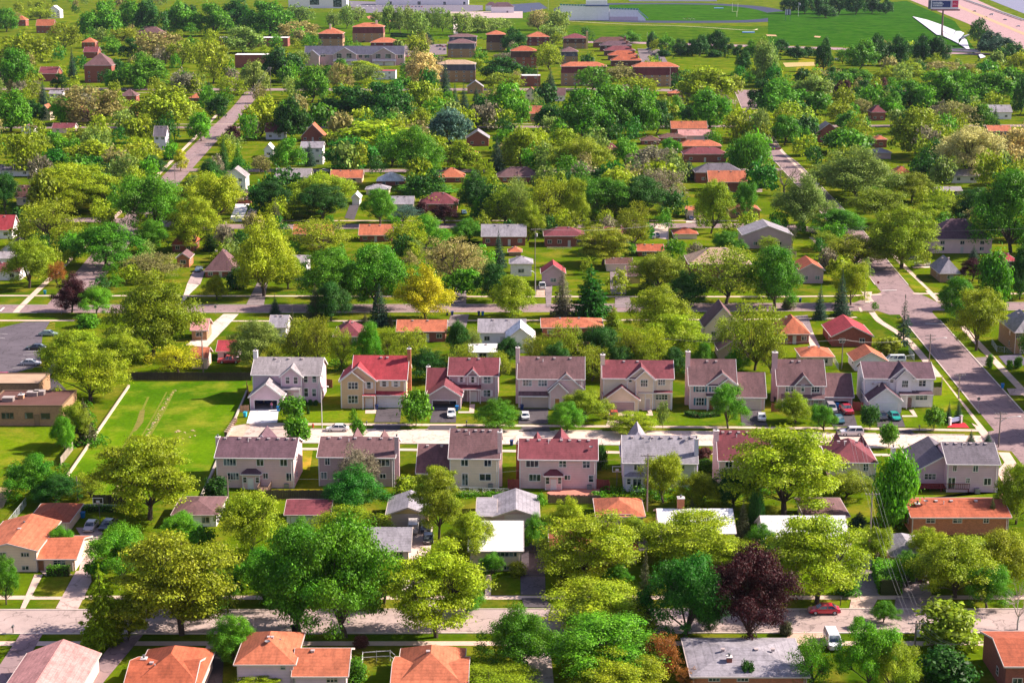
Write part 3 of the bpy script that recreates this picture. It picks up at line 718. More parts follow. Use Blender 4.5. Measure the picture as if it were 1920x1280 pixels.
# ------------------------------------------------------------------ vehicles, bins, poles, fences
def car_parts(style):
    L, W, H, nose, tail, c0, c1, r0, r1, belt = dict(
        sedan=(4.7, 1.78, 1.42, .72, .86, -1.15, 1.85, -.45, 1.15, .90), suv=(4.7, 1.86, 1.76, .98, 1.05, -1.1, 2.3, -.5, 2.05, 1.08),
        pickup=(5.4, 1.95, 1.82, 1.05, 1.08, -1.0, .85, -.55, .7, 1.12), van=(5.1, 1.98, 1.95, 1.0, 1.15, -1.75, 2.5, -.95, 2.4, 1.15))[style]
    def f():
        W2 = W/2; g = .24; b = MB()
        st = [(-L/2, .80, nose-.16, g+.16), (-L/2+.12, .93, nose-.06, g+.04), (-L/2+.6, 1.0, nose, g), (c0, 1.0, belt, g), (0, 1.0, belt+.02, g), (c1, 1.0, belt+.03, g), (L/2-.35, 1.0, tail, g), (L/2-.08, .93, tail-.06, g+.06), (L/2, .84, tail-.2, g+.18)]
        if style == 'pickup': st[5] = (c1, 1.0, 1.08, g)
        k = 0; rings = []
        for x, s, zt, zb in st:
            w = W2*s; i = len(b.v); zm = zb + (zt-zb)*.62
            b.v += [(x, -w*.92, zb), (x, -w, zm), (x, -w*.93, zt), (x, w*.93, zt), (x, w, zm), (x, w*.92, zb)]; rings.append(i)
        for p, q in zip(rings, rings[1:]):
            for t in range(6): b.f.append((p+t, p+(t+1) % 6, q+(t+1) % 6, q+t))
        b.f.append(tuple(rings[0]+t for t in range(5, -1, -1))); b.f.append(tuple(rings[-1]+t for t in range(6)))
        body = b.mesh('body')
        gl = MB(); rw = W2*.74; bw = W2*.925; zt = H-.05
        base = [(c0, -bw, belt), (c1, -bw, belt+.02), (c1, bw, belt+.02), (c0, bw, belt)]; top = [(r0, -rw, zt), (r1, -rw, zt), (r1, rw, zt), (r0, rw, zt)]
        for t in range(4): u = (t+1) % 4; gl.poly([base[t], base[u], top[u], top[t]])
        glass = gl.mesh('windows')
        rf = MB(); rf.prism([(r0-.03, -rw-.02, H-.05), (r0+.2, -rw-.02, H), (r1-.1, -rw-.02, H), (r1+.04, -rw-.02, H-.06), (r1+.04, rw+.02, H-.06), (r1-.1, rw+.02, H), (r0+.2, rw+.02, H), (r0-.03, rw+.02, H-.05)][::-1][::-1], (0, 0, -.06))
        for s in (-1, 1):                              # pillars
            for xa, xb in ((c0, r0), ((c0+c1)/2, (r0+r1)/2), (c1, r1)): rf.beam((xa, s*bw*1.0, belt), (xb, s*rw*1.01, H-.04), .09, .07)
        roof = rf.mesh('roof')
        wh = MB(); r = .33 if style == 'sedan' else .38
        wh.lathe([(0, -.1), (r*.6, -.1), (r, -.08), (r, .08), (r*.6, .1), (0, .1)], 14)
        wh.v = [(x, z, y) for x, y, z in wh.v]; wheel = wh.mesh('wheel')
        ri = MB(); ri.lathe([(0, .115), (r*.3, .12), (r*.58, .105), (r*.6, .1)], 12); ri.v = [(x, -z, y) for x, y, z in ri.v] + [(x, z, y) for x, y, z in ri.v]; n = len(ri.v)//2; ri.f += [tuple(q+n for q in reversed(t)) for t in ri.f]
        rim = ri.mesh('rim')
        hl = MB(); hl.box(-.03, .05, -.2, .2, -.08, .08); hd = hl.mesh('headlight')
        bp = MB(); bp.box(-.06, .06, -W2*.86, W2*.86, -.09, .09); bump = bp.mesh('bumper')
        pl = MB(); pl.box(-.02, .02, -.26, .26, -.07, .07); plate = pl.mesh('number_plate')
        bed = None
        if style == 'pickup':
            m = MB(); m.box(c1+.12, L/2-.1, -W2*.8, W2*.8, 1.0, 1.12); bed = m.mesh('load_bed')
        return dict(body=body, glass=glass, roof=roof, wheel=wheel, rim=rim, hd=hd, bump=bump, plate=plate, bed=bed, r=r, L=L, W=W, nose=nose, tail=tail)
    return cached(('car', style), f)
def car(style, color, view, x, y, heading, label, name=None, group='parked cars and trucks', detail=True, z=0.04):
    px, py = px_of(view, x, y); X, Y = G(px, py)       # heading: degrees, 0 = nose towards -X
    p = car_parts(style)
    root = thing(name or {'sedan': 'sedan_car', 'suv': 'suv', 'pickup': 'pickup_truck', 'van': 'van'}[style], label, {'sedan': 'car', 'suv': 'car', 'pickup': 'pickup truck', 'van': 'van'}[style], (X, Y, z), radians(heading), group)
    add('body', p['body'], 'car', root, color); add('windows', p['glass'], 'glass', root); add('roof', p['roof'], 'car', root, color)
    if p['bed']: add('load_bed', p['bed'], 'rubber', root, (.03, .03, .03))
    for a in (-1, 1):
        for s in (-1, 1):
            w = add('wheel', p['wheel'], 'rubber', root, (.02, .02, .022), (a*p['L']*.305, s*(p['W']/2-.1), p['r']))
            if detail: add('rim', p['rim'], 'metal', w, (.5, .5, .52))
    if detail:
        for s in (-1, 1):
            add('headlight', p['hd'], 'glass', root, (.8, .8, .8), (-p['L']/2+.05, s*p['W']*.36, p['nose']-.14))
            add('tail_light', p['hd'], 'car', root, (.5, .02, .02), (p['L']/2-.07, s*p['W']*.38, p['tail']-.16))
        add('bumper', p['bump'], 'car', root, tuple(q*.8 for q in color), (-p['L']/2+.02, 0, .42)); add('bumper', p['bump'], 'car', root, tuple(q*.8 for q in color), (p['L']/2-.02, 0, .44))
        add('number_plate', p['plate'], 'paint', root, (.7, .7, .72), (p['L']/2+.03, 0, .62))
    return root
def wheelie_bin(view, x, y, color, label, h=1.15):
    X, Y = G(*px_of(view, x, y)); r = thing('wheelie_bin', label, 'bin', (X, Y, .02), rt.uniform(-.3, .3), 'rubbish bins by the drives')
    def f():
        m = MB(); a, b, h_ = .25, .33, 1.0; k = len(m.v)
        m.v += [(-a, -a, .06), (a, -a, .06), (a, a, .06), (-a, a, .06), (-b, -b, h_), (b, -b, h_), (b, b, h_), (-b, b, h_)]
        m.f += [(3, 2, 1, 0), (4, 5, 6, 7), (0, 1, 5, 4), (1, 2, 6, 5), (2, 3, 7, 6), (3, 0, 4, 7)]; return m.mesh('bin_body')
    def g():
        m = MB(); m.prism([(-.37, -.4, 1.03), (.37, -.4, 1.03), (.37, .38, 1.13), (-.37, .38, 1.13)], (0, 0, -.06)); return m.mesh('lid')
    def w():
        m = MB(); m.tube([(-.3, .3, .1), (-.22, .3, .1)], .1, 10); m.tube([(.22, .3, .1), (.3, .3, .1)], .1, 10); return m.mesh('wheel')
    add('bin_body', cached('bb', f), 'paint', r, color); add('lid', cached('bl', g), 'paint', r, tuple(c*.8 for c in color)); add('wheel', cached('bw', w), 'rubber', r, (.02, .02, .02))
POLES = {}
def pole(key, cx, base, top, label, arms=1, lamp=0, wood=True, rz=0.0, name='utility_pole', transformer=False):
    X, Y = G(cx, base); _, h = FP(cx, top, Y)
    col = (.20, .16, .15) if wood else (.55, .52, .50)
    r = thing(name, label, 'pole' if not lamp or arms else 'street lamp', (X, Y, 0), rz, 'poles along the streets')
    m = MB(); m.tube([(0, 0, 0), (0, 0, h)], [.16 if wood else .11, .1 if wood else .07], 8); add('pole', m, 'wood' if wood else 'metal', r, col)
    for k in range(arms):
        z = h - .35 - k*.9; m = MB(); m.box(-1.25, 1.25, -.2, -.08, z-.06, z+.06); a = add('crossarm', m, 'wood', r, (.24, .2, .18))
        for q in (-1.1, -.55, .55, 1.1):
            m = MB(); m.lathe([(0, 0), (.05, .02), (.06, .1), (.03, .16), (0, .2)], 8, (q, -.14, z+.06)); add('insulator', m, 'paint', a, (.6, .56, .55))
        m = MB(); m.beam((-.7, -.12, z-.05), (0, -.12, z-.7), .04, .04); m.beam((.7, -.12, z-.05), (0, -.12, z-.7), .04, .04); add('brace', m, 'metal', r, (.4, .4, .4))
    if transformer:
        m = MB(); m.lathe([(0, 0), (.26, .02), (.28, .1), (.28, .85), (.22, .95), (0, 1.0)], 12, (.42, 0, h-2.4)); add('transformer', m, 'metal', r, (.42, .42, .42))
    if lamp:
        s = 1 if lamp > 0 else -1; L = abs(lamp); z = h - (1.6 if arms else .15); m = MB()
        m.tube([(0, 0, z-.5), (s*L*.3, 0, z+.25), (s*L*.7, 0, z+.6), (s*L, 0, z+.7)], .06, 6); add('lamp_arm', m, 'metal', r, (.6, .58, .56))
        m = MB(); m.lathe([(0, .12), (.16, .06), (.2, -.04), (0, -.08)], 10); m.v = [(x*2.2+s*(L+.25), y, zz+z+.7) for x, y, zz in m.v]; add('lamp_head', m, 'metal', r, (.75, .72, .7))
    POLES[key] = (X, Y, h, rz); return r
def wire(a, b, label, offs=(-1.1, -.55, .55, 1.1), sag=1.2, zdrop=.15, r=.015):
    for i, o in enumerate(offs):
        P = []
        for k in (a, b):
            X, Y, h, rz = POLES[k] if isinstance(k, str) else k; P.append(np.array((X + o*cos(rz), Y + o*sin(rz) - .14, h - zdrop)))
        m = MB(); pts = [tuple(P[0]*(1-t) + P[1]*t - np.array((0, 0, sag*4*t*(1-t)))) for t in np.linspace(0, 1, 13)]
        m.tube(pts, r, 4); tag(add('overhead_wire', m, 'metal', color=(.26, .24, .26)), (f"{('first', 'second', 'third', 'fourth')[i]} of the " if len(offs) > 1 else '') + label, 'wire', 'overhead wires')
def fence(view, pts, h, style, color, label, bay=2.4, name=None):
    g = [np.array(G(*px_of(view, x, y))) for x, y in pts]
    r = thing(name or {'board': 'board_fence', 'chain': 'chain_link_fence', 'wall': 'garden_wall', 'rail': 'rail_fence'}[style], label, 'wall' if style == 'wall' else 'fence', (g[0][0], g[0][1], 0), 0, None)
    O = g[0]
    for p, q in zip(g, g[1:]):
        L = np.linalg.norm(q-p); n = max(1, round(L/bay)); d = (q-p)/L; ang = atan2(d[1], d[0])
        bw = L/n
        for i in range(n):
            a = p + d*bw*i - O
            if style == 'board':
                def f(bw=bw):
                    m = MB(); k = max(4, int(bw/.3)); w = (bw-.1)/k
                    for j in range(k): m.box(.05+j*w, .05+(j+.93)*w, -.02+.012*(j % 2), .02+.012*(j % 2), .05, h-.04*((j*5) % 3))
                    for z in (h*.25, h*.78): m.box(.03, bw-.03, .035, .09, z-.05, z+.05)
                    return m.mesh('fence_panel')
                add('fence_panel', cached(('fp', round(bw, 2), h), f), 'wood', r, color, (*a, 0), ang)
            elif style == 'chain':
                def f(bw=bw):
                    m = MB(); m.tube([(0, 0, h), (bw, 0, h)], .03, 5)
                    for j in range(int(bw/.3)+1):
                        x = j*.3; m.tube([(max(0, x-h*.7), 0, h if x-h*.7 >= 0 else x/.7), (min(x, bw), 0, .05)], .009, 3)
                        m.tube([(min(bw, x+h*.7), 0, h if x+h*.7 <= bw else (bw-x)/.7), (x, 0, .05)], .009, 3)
                    return m.mesh('mesh_panel')
                add('mesh_panel', cached(('cp', round(bw, 2), h), f), 'metal', r, color, (*a, 0), ang)
            elif style == 'wall':
                def f(bw=bw):
                    m = MB(); m.box(.015, bw-.015, -.16, .16, 0, h-.08); m.box(0, bw, -.2, .2, h-.08, h); return m.mesh('wall_section')
                add('wall_section', cached(('wp', round(bw, 2), h), f), 'concrete', r, color, (*a, 0), ang)
            def g_():
                m = MB(); t = .05 if style == 'board' else .035; m.box(-t, t, -t, t, 0, h+.06); return m.mesh('post')
            if style != 'wall': add('post', cached(('po', style, h), g_), 'wood' if style == 'board' else 'metal', r, color, (*a, 0), ang)
            if style == 'rail':
                def f(bw=bw):
                    m = MB(); m.box(0, bw, -.03, .03, h-.12, h-.02); m.box(0, bw, -.03, .03, h*.45, h*.45+.09); return m.mesh('rail')
                add('rail', cached(('rl', round(bw, 2), h), f), 'wood', r, color, (*a, 0), ang)
    return r
# ------------------------------------------------------------------ streets and paving
R1 = [(-2400, 1164), (300, 1165), (1000, 1164), (4300, 1163)]
R2 = [(500, 817), (800, 818.5), (1100, 820.5), (1400, 823), (1650, 826), (1890, 830)]
R3 = [(-2000, 581), (300, 579), (900, 578), (1500, 576), (4000, 566)]
R4 = [(-500, 412), (200, 413), (380, 424), (900, 424), (1420, 424), (1560, 436)]
R5 = [(330, 319), (700, 320), (1350, 320), (1460, 316)]
R6 = [(-300, 239), (600, 239), (1300, 237), (2300, 235)]
R7 = [(-400, 166), (500, 168), (1130, 168), (1400, 171), (2300, 174)]
LS = [(474, 172), (448, 205), (395, 258), (340, 316), (262, 402), (176, 506), (118, 575)]
RS = [(1392, 172), (1440, 270), (1480, 310), (1560, 395), (1606, 450), (1642, 497), (1690, 556), (1761, 638), (1879, 775), (1958, 866), (2110, 1045), (2480, 1480)]
band('main_road', R7, 17, PINK); band('street', R6, 9.5, PINK); band('street', R5, 9.5, PINK); band('street', R4, 9.5, PINK)
band('street', LS, 9.5, PINK); band('street', RS, 9.2, PINK); band('street', R3, 9.6, PINK); band('street', R2, 9.6, CONC); band('street', R1, 8.7, (.40, .30, .285))
sheet('street', 'Z', [(1600, 568), (1660, 545), (1722, 549), (1760, 568), (1745, 588), (1668, 590)], PINK)
sheet('street', 'Z', [(1838, 812), (1868, 806), (1900, 800), (1960, 860), (1900, 846), (1846, 842)], PINK)
sheet('street_end', 'A', [(115, 545), (200, 532), (420, 532), (490, 560), (490, 655), (200, 665), (90, 625)], (.52, .39, .34))
for ln, d in ((R1, 4.5), (R1, -4.5), (R2, 4.95), (R2, -4.95), (R3, 4.95), (R3, -4.95), (RS, 4.75), (RS, -4.75)):
    cross = [(*G(1700, 566), 9), (*G(1900, 828), 8), (*G(118, 578), 9)] + ([(*G(px_, 815), w_) for px_, w_ in ((730, 3.2), (830, 3.3), (1005, 3.2), (1155, 3), (1425, 3.2), (1590, 3.2), (1682, 3.2))] if ln is R2 and d > 0 else [])
    kerb(ln, d, gaps=cross)
def walk(pts, w=1.55, c=WALK, name='pavement'): return band(name, pts, w, c, 'concrete', .045)
walk([(-2400, 1120), (900, 1120), (4300, 1119)]); walk([(-2400, 1206), (900, 1206), (4300, 1205)])
walk([(468, 794.5), (800, 796.5), (1100, 799), (1562, 803), (1842, 807)]); walk([(470, 841), (770, 843), (1160, 848), (1690, 853)])
walk([(-500, 554), (480, 555), (900, 556), (1500, 556), (1652, 552)]); walk([(1712, 550), (1800, 551), (2400, 548)])
walk([(-500, 601), (140, 601)]); walk([(430, 602), (900, 601), (1500, 598), (1625, 593)], 1.3)
walk([(360, 414), (900, 414), (1430, 414)]); walk([(-300, 233), (800, 233), (1300, 232)]); walk([(-300, 174), (420, 174)])
walk([(30, 586), (63, 552), (243, 381), (312, 312), (372, 252), (425, 196)], 1.7)
walk([(1608, 530), (1634, 566)]); walk([(1630, 585), (1650, 603), (1704, 640), (1780, 732), (1858, 828)], 1.8); walk([(1668, 470), (1715, 520), (1762, 566)], 1.6)
walk([(1805, 612), (1833, 643), (1925, 740), (2040, 860)], 1.8); walk([(1520, 445), (1560, 480), (1600, 520)], 1.4)
walk([(1882, 848), (1895, 868), (1880, 885), (1893, 908)], 2.2); walk([(1400, 215), (1480, 298), (1530, 345)], 1.4)
def drive(view, pts, c, mat='road'): return sheet('driveway', view, pts, c, mat, .055)
def path(view, pts, c=WALK): return sheet('path', view, pts, c, 'concrete', .06)
for v, c, pts in [
 ('A', WHITEC, [(240, 438), (420, 438), (410, 522), (213, 527)]), ('A', ASPH, [(1055, 433), (1209, 433), (1200, 520), (1033, 520)]), ('A', ASPH, [(1040, 540), (1208, 540), (1195, 566), (1018, 566)]),
 ('A', ASPH, [(1405, 437), (1562, 437), (1560, 522), (1392, 522)]), ('A', ASPH, [(1392, 540), (1560, 540), (1565, 570), (1362, 570)]),
 ('B', ASPH, [(120, 433), (302, 433), (300, 531), (110, 531)]), ('B', ASPH, [(135, 549), (305, 549), (315, 578), (112, 578)]),
 ('B', CONC, [(695, 452), (855, 452), (850, 542), (672, 542)]), ('B', ASPH, [(1535, 440), (1668, 440), (1712, 542), (1545, 542)]),
 ('C', ASPH, [(468, 652), (632, 652), (665, 766), (518, 766)]), ('C', ASPH, [(530, 784), (690, 784), (712, 808), (548, 808)]),
 ('C', ASPH, [(768, 687), (920, 687), (952, 770), (785, 770)]), ('C', ASPH, [(800, 787), (985, 788), (1012, 813), (815, 813)]),
 ('E', (.50, .36, .33), [(480, 575), (572, 560), (578, 640), (490, 822), (352, 810)]), ('E', (.46, .34, .32), [(478, 300), (650, 300), (640, 400), (572, 560), (500, 575), (530, 380)]),
 ('E', PINK, [(130, 970), (272, 968), (60, 1330), (-110, 1330)]), ('E', PINK, [(745, 985), (905, 975), (610, 1330), (470, 1330)]), ('E', ASPH, [(1340, 1030), (1420, 1030), (1400, 1330), (1270, 1330)]),
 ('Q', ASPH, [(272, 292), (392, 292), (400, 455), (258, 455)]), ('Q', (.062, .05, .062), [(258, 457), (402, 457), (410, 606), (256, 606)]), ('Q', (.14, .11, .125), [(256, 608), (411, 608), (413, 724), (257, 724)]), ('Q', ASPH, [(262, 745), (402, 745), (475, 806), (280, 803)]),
 ('Q', ASPH, [(975, 290), (1046, 290), (1068, 440), (1000, 450)]), ('Q', (.50, .38, .35), [(265, 1080), (440, 1010), (470, 1330), (300, 1330)]),
 ('F', (.55, .43, .40), [(1170, 300), (1320, 290), (1290, 590), (1320, 720), (1120, 720), (1150, 470)]), ('F', (.55, .43, .40), [(1150, 745), (1330, 745), (1350, 800), (1130, 800)]),
 ('I', GREYD, [(742, 545), (850, 540), (906, 730), (738, 730)]), ('I', (.36, .27, .27), [(1020, 545), (1190, 540), (1240, 738), (1050, 738)]), ('I', (.52, .37, .31), [(730, 742), (900, 742), (860, 815), (715, 815)]), ('I', (.30, .22, .22), [(1010, 742), (1260, 742), (1290, 812), (1000, 812)]),
 ('I', (.54, .36, .28), [(330, 965), (560, 960), (545, 1040), (310, 1040)]),
 ('L', GREYD, [(725, 745), (832, 745), (832, 895), (728, 895)]), ('L', GREYD, [(760, 915), (852, 915), (880, 985), (755, 985)]), ('L', (.55, .36, .28), [(235, 840), (290, 840), (290, 905), (232, 905)]), ('L', GREYD, [(290, 840), (340, 840), (330, 980), (300, 980)]),
 ('L', CONC, [(1240, 380), (1360, 380), (1390, 420), (1230, 420)]), ('L', CONC, [(1020, 430), (1120, 430), (1110, 530), (1020, 520)]),
 ('K', GREYD, [(1335, 845), (1405, 845), (1400, 985), (1300, 985)]), ('K', GREYD, [(1300, 1030), (1420, 1030), (1400, 1120), (1270, 1110)]), ('K', ASPH, [(625, 300), (690, 300), (655, 400), (590, 388)]),
 ('J', (.40, .30, .29), [(1290, 740), (1368, 740), (1335, 830), (1250, 822)]), ('J', CONC, [(1250, 822), (1330, 832), (1270, 890), (1200, 975)]), ('J', GREYD, [(1730, 790), (1790, 790), (1760, 968), (1640, 968)]), ('J', CONC, [(1490, 1028), (1592, 1028), (1380, 1250), (1240, 1235)]),
 ('J', WHITEC, [(1572, 293), (1664, 293), (1612, 412), (1528, 412)]), ('J', GREYD, [(1665, 320), (1715, 330), (1690, 412), (1618, 412)]),
 ('M', CONC, [(330, 1160), (372, 1150), (440, 1290), (365, 1290)]), ('M', GREYD, [(255, 1040), (335, 1035), (372, 1150), (330, 1160)]), ('M', GREYD, [(990, 660), (1110, 615), (1160, 615), (1150, 645), (1060, 668)]), ('M', CONC, [(1030, 712), (1150, 705), (1150, 720), (1040, 722)]),
 ('C', (.12, .10, .15), [(1510, 345), (1640, 330), (1700, 400), (1560, 405)]), ('C', GREYD, [(1360, 355), (1440, 350), (1470, 405), (1400, 405)]), ('C', (.52, .37, .34), [(1560, 540), (1664, 540), (1700, 580), (1580, 580)]),
 ('L', (.45, .33, .30), [(1510, 170), (1740, 190), (1740, 215), (1520, 215)])]:
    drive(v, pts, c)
for v, pts in [('A', [(978, 440), (1048, 440), (1045, 465), (976, 465)]), ('A', [(1648, 405), (1682, 405), (1676, 462), (1575, 462), (1575, 451), (1645, 451)]), ('B', [(905, 434), (962, 432), (976, 478), (930, 478), (932, 466), (948, 466), (938, 446), (905, 446)]),
               ('C', [(970, 665), (1000, 665), (1026, 710), (932, 710), (932, 701), (1000, 701)]), ('E', [(218, 598), (272, 598), (160, 812), (128, 812)]), ('E', [(240, 565), (300, 570), (470, 600), (290, 607)]), ('Q', [(36, 604), (71, 604), (66, 726), (31, 726)]), ('I', [(642, 596), (672, 596), (726, 728), (690, 728)]),
               ('E', [(1310, 1035), (1370, 1030), (1260, 1250), (1210, 1250)]), ('F', [(1655, 600), (1690, 600), (1685, 728), (1648, 728)]), ('M', [(740, 1013), (782, 1012), (815, 1062), (780, 1064)]), ('M', [(716, 950), (725, 880), (765, 880), (752, 955)]), ('M', [(672, 985), (690, 985), (702, 1012), (684, 1013)])]:
    path(v, pts)
sheet('parking_lot', 'D', [(-60, 190), (150, 140), (300, 138), (255, 215), (240, 400), (70, 452), (-60, 455)], (.115, .095, .115)); sheet('parking_lot', 'D', [(75, 478), (330, 478), (440, 590), (385, 690), (250, 600)], (.075, .062, .075))
for a in [(140, 338, 245, 335), (130, 362, 240, 358), (75, 417, 250, 412), (105, 395, 140, 393), (155, 318, 245, 315), (0, 212, 45, 214), (0, 238, 30, 240), (95, 500, 80, 520), (160, 480, 148, 505), (40, 445, 200, 420)]:
    band('parking_line', [px_of('D', *a[:2]), px_of('D', *a[2:])], .13, (.72, .68, .66), 'paint', .09)
for i in range(5):
    f = i/5; band('parking_line', [px_of('D', 300 - 32*f, 142 + 48*f), px_of('D', 332 - 3*f, 150 + 40*f)], .14, (.75, .42, .08), 'paint', .09)
    band('parking_line', [px_of('D', 230 + 55*f, 482 + 4*f), px_of('D', 252 + 34*f, 530 - 44*f)], .14, (.75, .42, .08), 'paint', .09)
sheet('path', 'D', [(345, 355), (380, 355), (290, 478), (248, 478)], (.40, .33, .27), 'concrete', .06)
for a in [(830, 873, 930, 870), (1120, 1092, 1245, 1098)]: band('stop_line', [px_of('M', *a[:2]), px_of('M', *a[2:])], .5, (.75, .7, .68), 'paint', .09)
band('stop_line', [px_of('J', 2, 1010), px_of('J', 28, 985)], .5, (.75, .7, .68), 'paint', .09)
# the vacant lot, verges and beds
sheet('field', 'D', [(415, 1060), (782, 500), (1500, 494), (1290, 1010), (1190, 1195), (560, 1195)], (.95, 1.18, .9), 'grass', .004)
sheet('dirt_strip', 'D', [(840, 670), (870, 665), (860, 740), (820, 790), (800, 800)], (.17, .15, .035), 'chip', .008)
for q, w_ in (([(1045, 548), (985, 670), (925, 775), (850, 905), (700, 1180)], 1.0), ([(890, 590), (845, 690), (800, 790), (640, 1060)], .8), ([(1000, 560), (930, 690), (860, 810), (720, 1050)], .6)):
    band('worn_track', [px_of('D', *a) for a in q], w_*.6, (.150, .165, .020), 'chip', .006)
sheet('dirt_strip', 'D', [(-10, 1130), (75, 1135), (20, 1250), (-60, 1300)], (.30, .22, .11), 'chip', .008)
sheet('dirt_strip', 'A', [(75, 610), (205, 535), (240, 535), (185, 615)], (.52, .36, .27), 'chip', .06)
sheet('lawn', 'A', [(560, 705), (640, 700), (620, 830), (555, 815)], (2.6, 1.5, 2.5), 'grass', .004); sheet('lawn', 'C', [(1560, 1125), (1575, 1160), (1020, 1165), (1000, 1210), (1540, 1200)], (1.1, 1.1, 1), 'grass', .004)
for v, pts, c in [('A', [(545, 395), (690, 395), (1040, 440), (1030, 518), (420, 520)], (1, 1.05, 1)), ('B', [(880, 460), (1530, 475), (1530, 540), (870, 540)], (1, 1.05, 1)), ('C', [(935, 712), (1100, 690), (1380, 770), (950, 768)], (1, 1.05, 1)), ('C', [(1115, 470), (1170, 470), (1390, 765), (1120, 640)], (1.1, 1.1, 1)),
                  ('F', [(1690, 600), (1770, 600), (1775, 724), (1690, 726)], (1.25, 1.15, 1)), ('Q', [(415, 610), (560, 610), (540, 724), (416, 724)], (1.25, 1.15, 1)), ('Q', [(72, 604), (254, 604), (254, 724), (67, 724)], (1.25, 1.15, 1)), ('E', [(275, 605), (450, 610), (395, 735), (215, 735)], (1.1, 1.1, 1)), ('I', [(300, 600), (640, 600), (680, 726), (335, 726)], (1, 1.1, 1)),
                  ('D', [(-40, 770), (330, 770), (60, 1125), (-100, 1120)], (1.1, 1.15, 1)), ('M', [(690, 750), (820, 880), (700, 880), (560, 760)], (1, 1.1, 1)), ('M', [(900, 720), (975, 720), (1135, 870), (1060, 880)], (1.1, 1.1, 1)), ('M', [(600, 1020), (740, 1015), (785, 1062), (700, 1065)], (1.1, 1.1, 1)), ('A', [(420, 1000), (330, 950), (700, 950), (735, 1000)], (1.4, 1.1, 1))]:
    sheet('lawn', v, pts, c, 'grass', .006)
sheet('flower_bed', 'C', [(1200, 772), (1235, 748), (1275, 738), (1310, 746), (1337, 776)], (.50, .03, .045), 'chip', .012)
sheet('patio', 'B', [(290, 975), (330, 955), (420, 945), (610, 943), (645, 958), (575, 1000), (345, 1002)], (.50, .20, .15), 'concrete', .05)
sheet('path', 'C', [(1525, 1170), (1545, 1165), (1525, 1210), (1508, 1210)], (.5, .22, .15), 'concrete', .06)

# ------------------------------------------------------------------ north row of two-storey houses on the concrete street
H = house
H('house', 'lavender house beside the vacant field', 'A', [('x', 393, 258, 690, 212, 9.5, 103), ('y', 436, 238, 445, 352, 9, 272, {'hole': (265, 412, 377)}), ('y', 400, 440, 572, 222, 6.5, 168), ('shed', 408, 390, 562, 305, 2.2, 268, {'posts': (.97,)})], 'wlav', 'grey',
  [(462, 226, 492, 272, {'n': 1}), (514, 226, 545, 272, {'n': 1}), (580, 218, 608, 262, {'n': 1}), (636, 218, 664, 262, {'n': 1}), (582, 298, 613, 352, {'n': 1}), (634, 300, 664, 352, {'n': 1})], [(521, 312, 552, 395)], [], [(258, 284, 58, 5, 'wwhite', 0)], [(0, (.3, .5, .7))], rz=ROW_RZ, extra='grey roof and open double garage')
H('house', 'tan house with the bright red gable', 'A', [('x', 425, 900, 1240, 240, 10, 92), ('y', 428, 822, 1045, 246, 9, 162), ('y', 431, 824, 968, 252, 2.2, 195), ('shed', 432, 1045, 1238, 345, 1.2, 303), ('shed', 440, 958, 1042, 348, 2.4, 326, {'posts': (.04, .96)})], 'wtan', 'red',
  [(866, 262, 930, 305, {'n': 3}), (866, 345, 930, 398, {'n': 3}), (985, 258, 1015, 304, {'n': 1, 'sh': (.75, .68, .66)}), (1085, 250, 1112, 292, {'n': 1, 'sh': (.75, .68, .66)}), (1160, 250, 1187, 292, {'n': 1, 'sh': (.75, .68, .66)})], [(980, 362, 1022, 425)], [(1058, 353, 1208, 428)], [(1247, 1270, 45, 4, 'borange', 0)], [(0, (.5, .62))], rz=ROW_RZ, extra='white garage door and orange brick chimney')
H('house', 'taupe house with white round gable vent', 'A', [('x', 385, 1518, 1825, 216, 9.5, 105), ('y', 437, 1378, 1590, 350, 9.5, 284, {'hole': (1410, 1562, 380)}), ('x', 402, 1376, 1520, 335, 9, 172), ('y', 386, 1632, 1705, 218, 4.5, 180), ('shed', 398, 1575, 1720, 306, 1.8, 274, {'posts': (.16, .52, .97)})], 'wmauve', 'maroon',
  [(1583, 225, 1607, 265, {'n': 1, 'sh': (.75, .7, .7)}), (1655, 222, 1680, 265, {'n': 1, 'sh': (.75, .7, .7)}), (1738, 225, 1785, 268, {'n': 2, 'sh': (.75, .7, .7)}), (1735, 308, 1783, 355, {'n': 2, 'sh': (.75, .7, .7)})], [(1652, 316, 1690, 376)], [], [(1370, 1394, 160, 7, 'wmauve', 0)], [(0, (.4, .6))], rz=ROW_RZ, extra='dark maroon roof and open garage')
H('house', 'pinkish house with paired entry columns', 'B', [('x', 427, 112, 525, 236, 10, 98), ('y', 430, 306, 525, 302, 9, 208), ('y', 436, 312, 420, 318, 2.0, 266, {'wall': 'wpink'}), ('shed', 434, 110, 304, 350, 1.6, 300)], 'wpink', 'mauve',
  [(137, 242, 197, 288, {'n': 3}), (237, 242, 295, 288, {'n': 3})], [(345, 350, 374, 425, (.42, .17, .05))], [(132, 362, 302, 430, (.62, .50, .43))], [(93, 118, 38, 4, 'wpink', 0)], [(0, (.3, .55, .8))], rz=ROW_RZ, extra='steep front gable and beige garage door')
H('house', 'cream house with two stacked gables', 'B', [('x', 432, 656, 1096, 234, 9.5, 122), ('y', 450, 662, 880, 372, 9, 292), ('y', 433, 806, 985, 240, 6, 166), ('y', 438, 862, 975, 240, 1.8, 188), ('shed', 440, 880, 1098, 330, 2, 290, {'posts': (.2, .42, .97)})], 'wcream', 'maroon',
  [(818, 235, 840, 262, {'n': 1}), (892, 246, 944, 290, {'n': 3}), (1005, 240, 1055, 280, {'n': 3}), (990, 340, 1070, 372, {'n': 4})], [(925, 345, 955, 415, (.5, .4, .42))], [(702, 392, 855, 450, (.36, .26, .28))], [(638, 666, 84, 4, 'wcream', 0)], [(0, (.3, .5))], rz=ROW_RZ, extra='mauve garage door and porch flag')
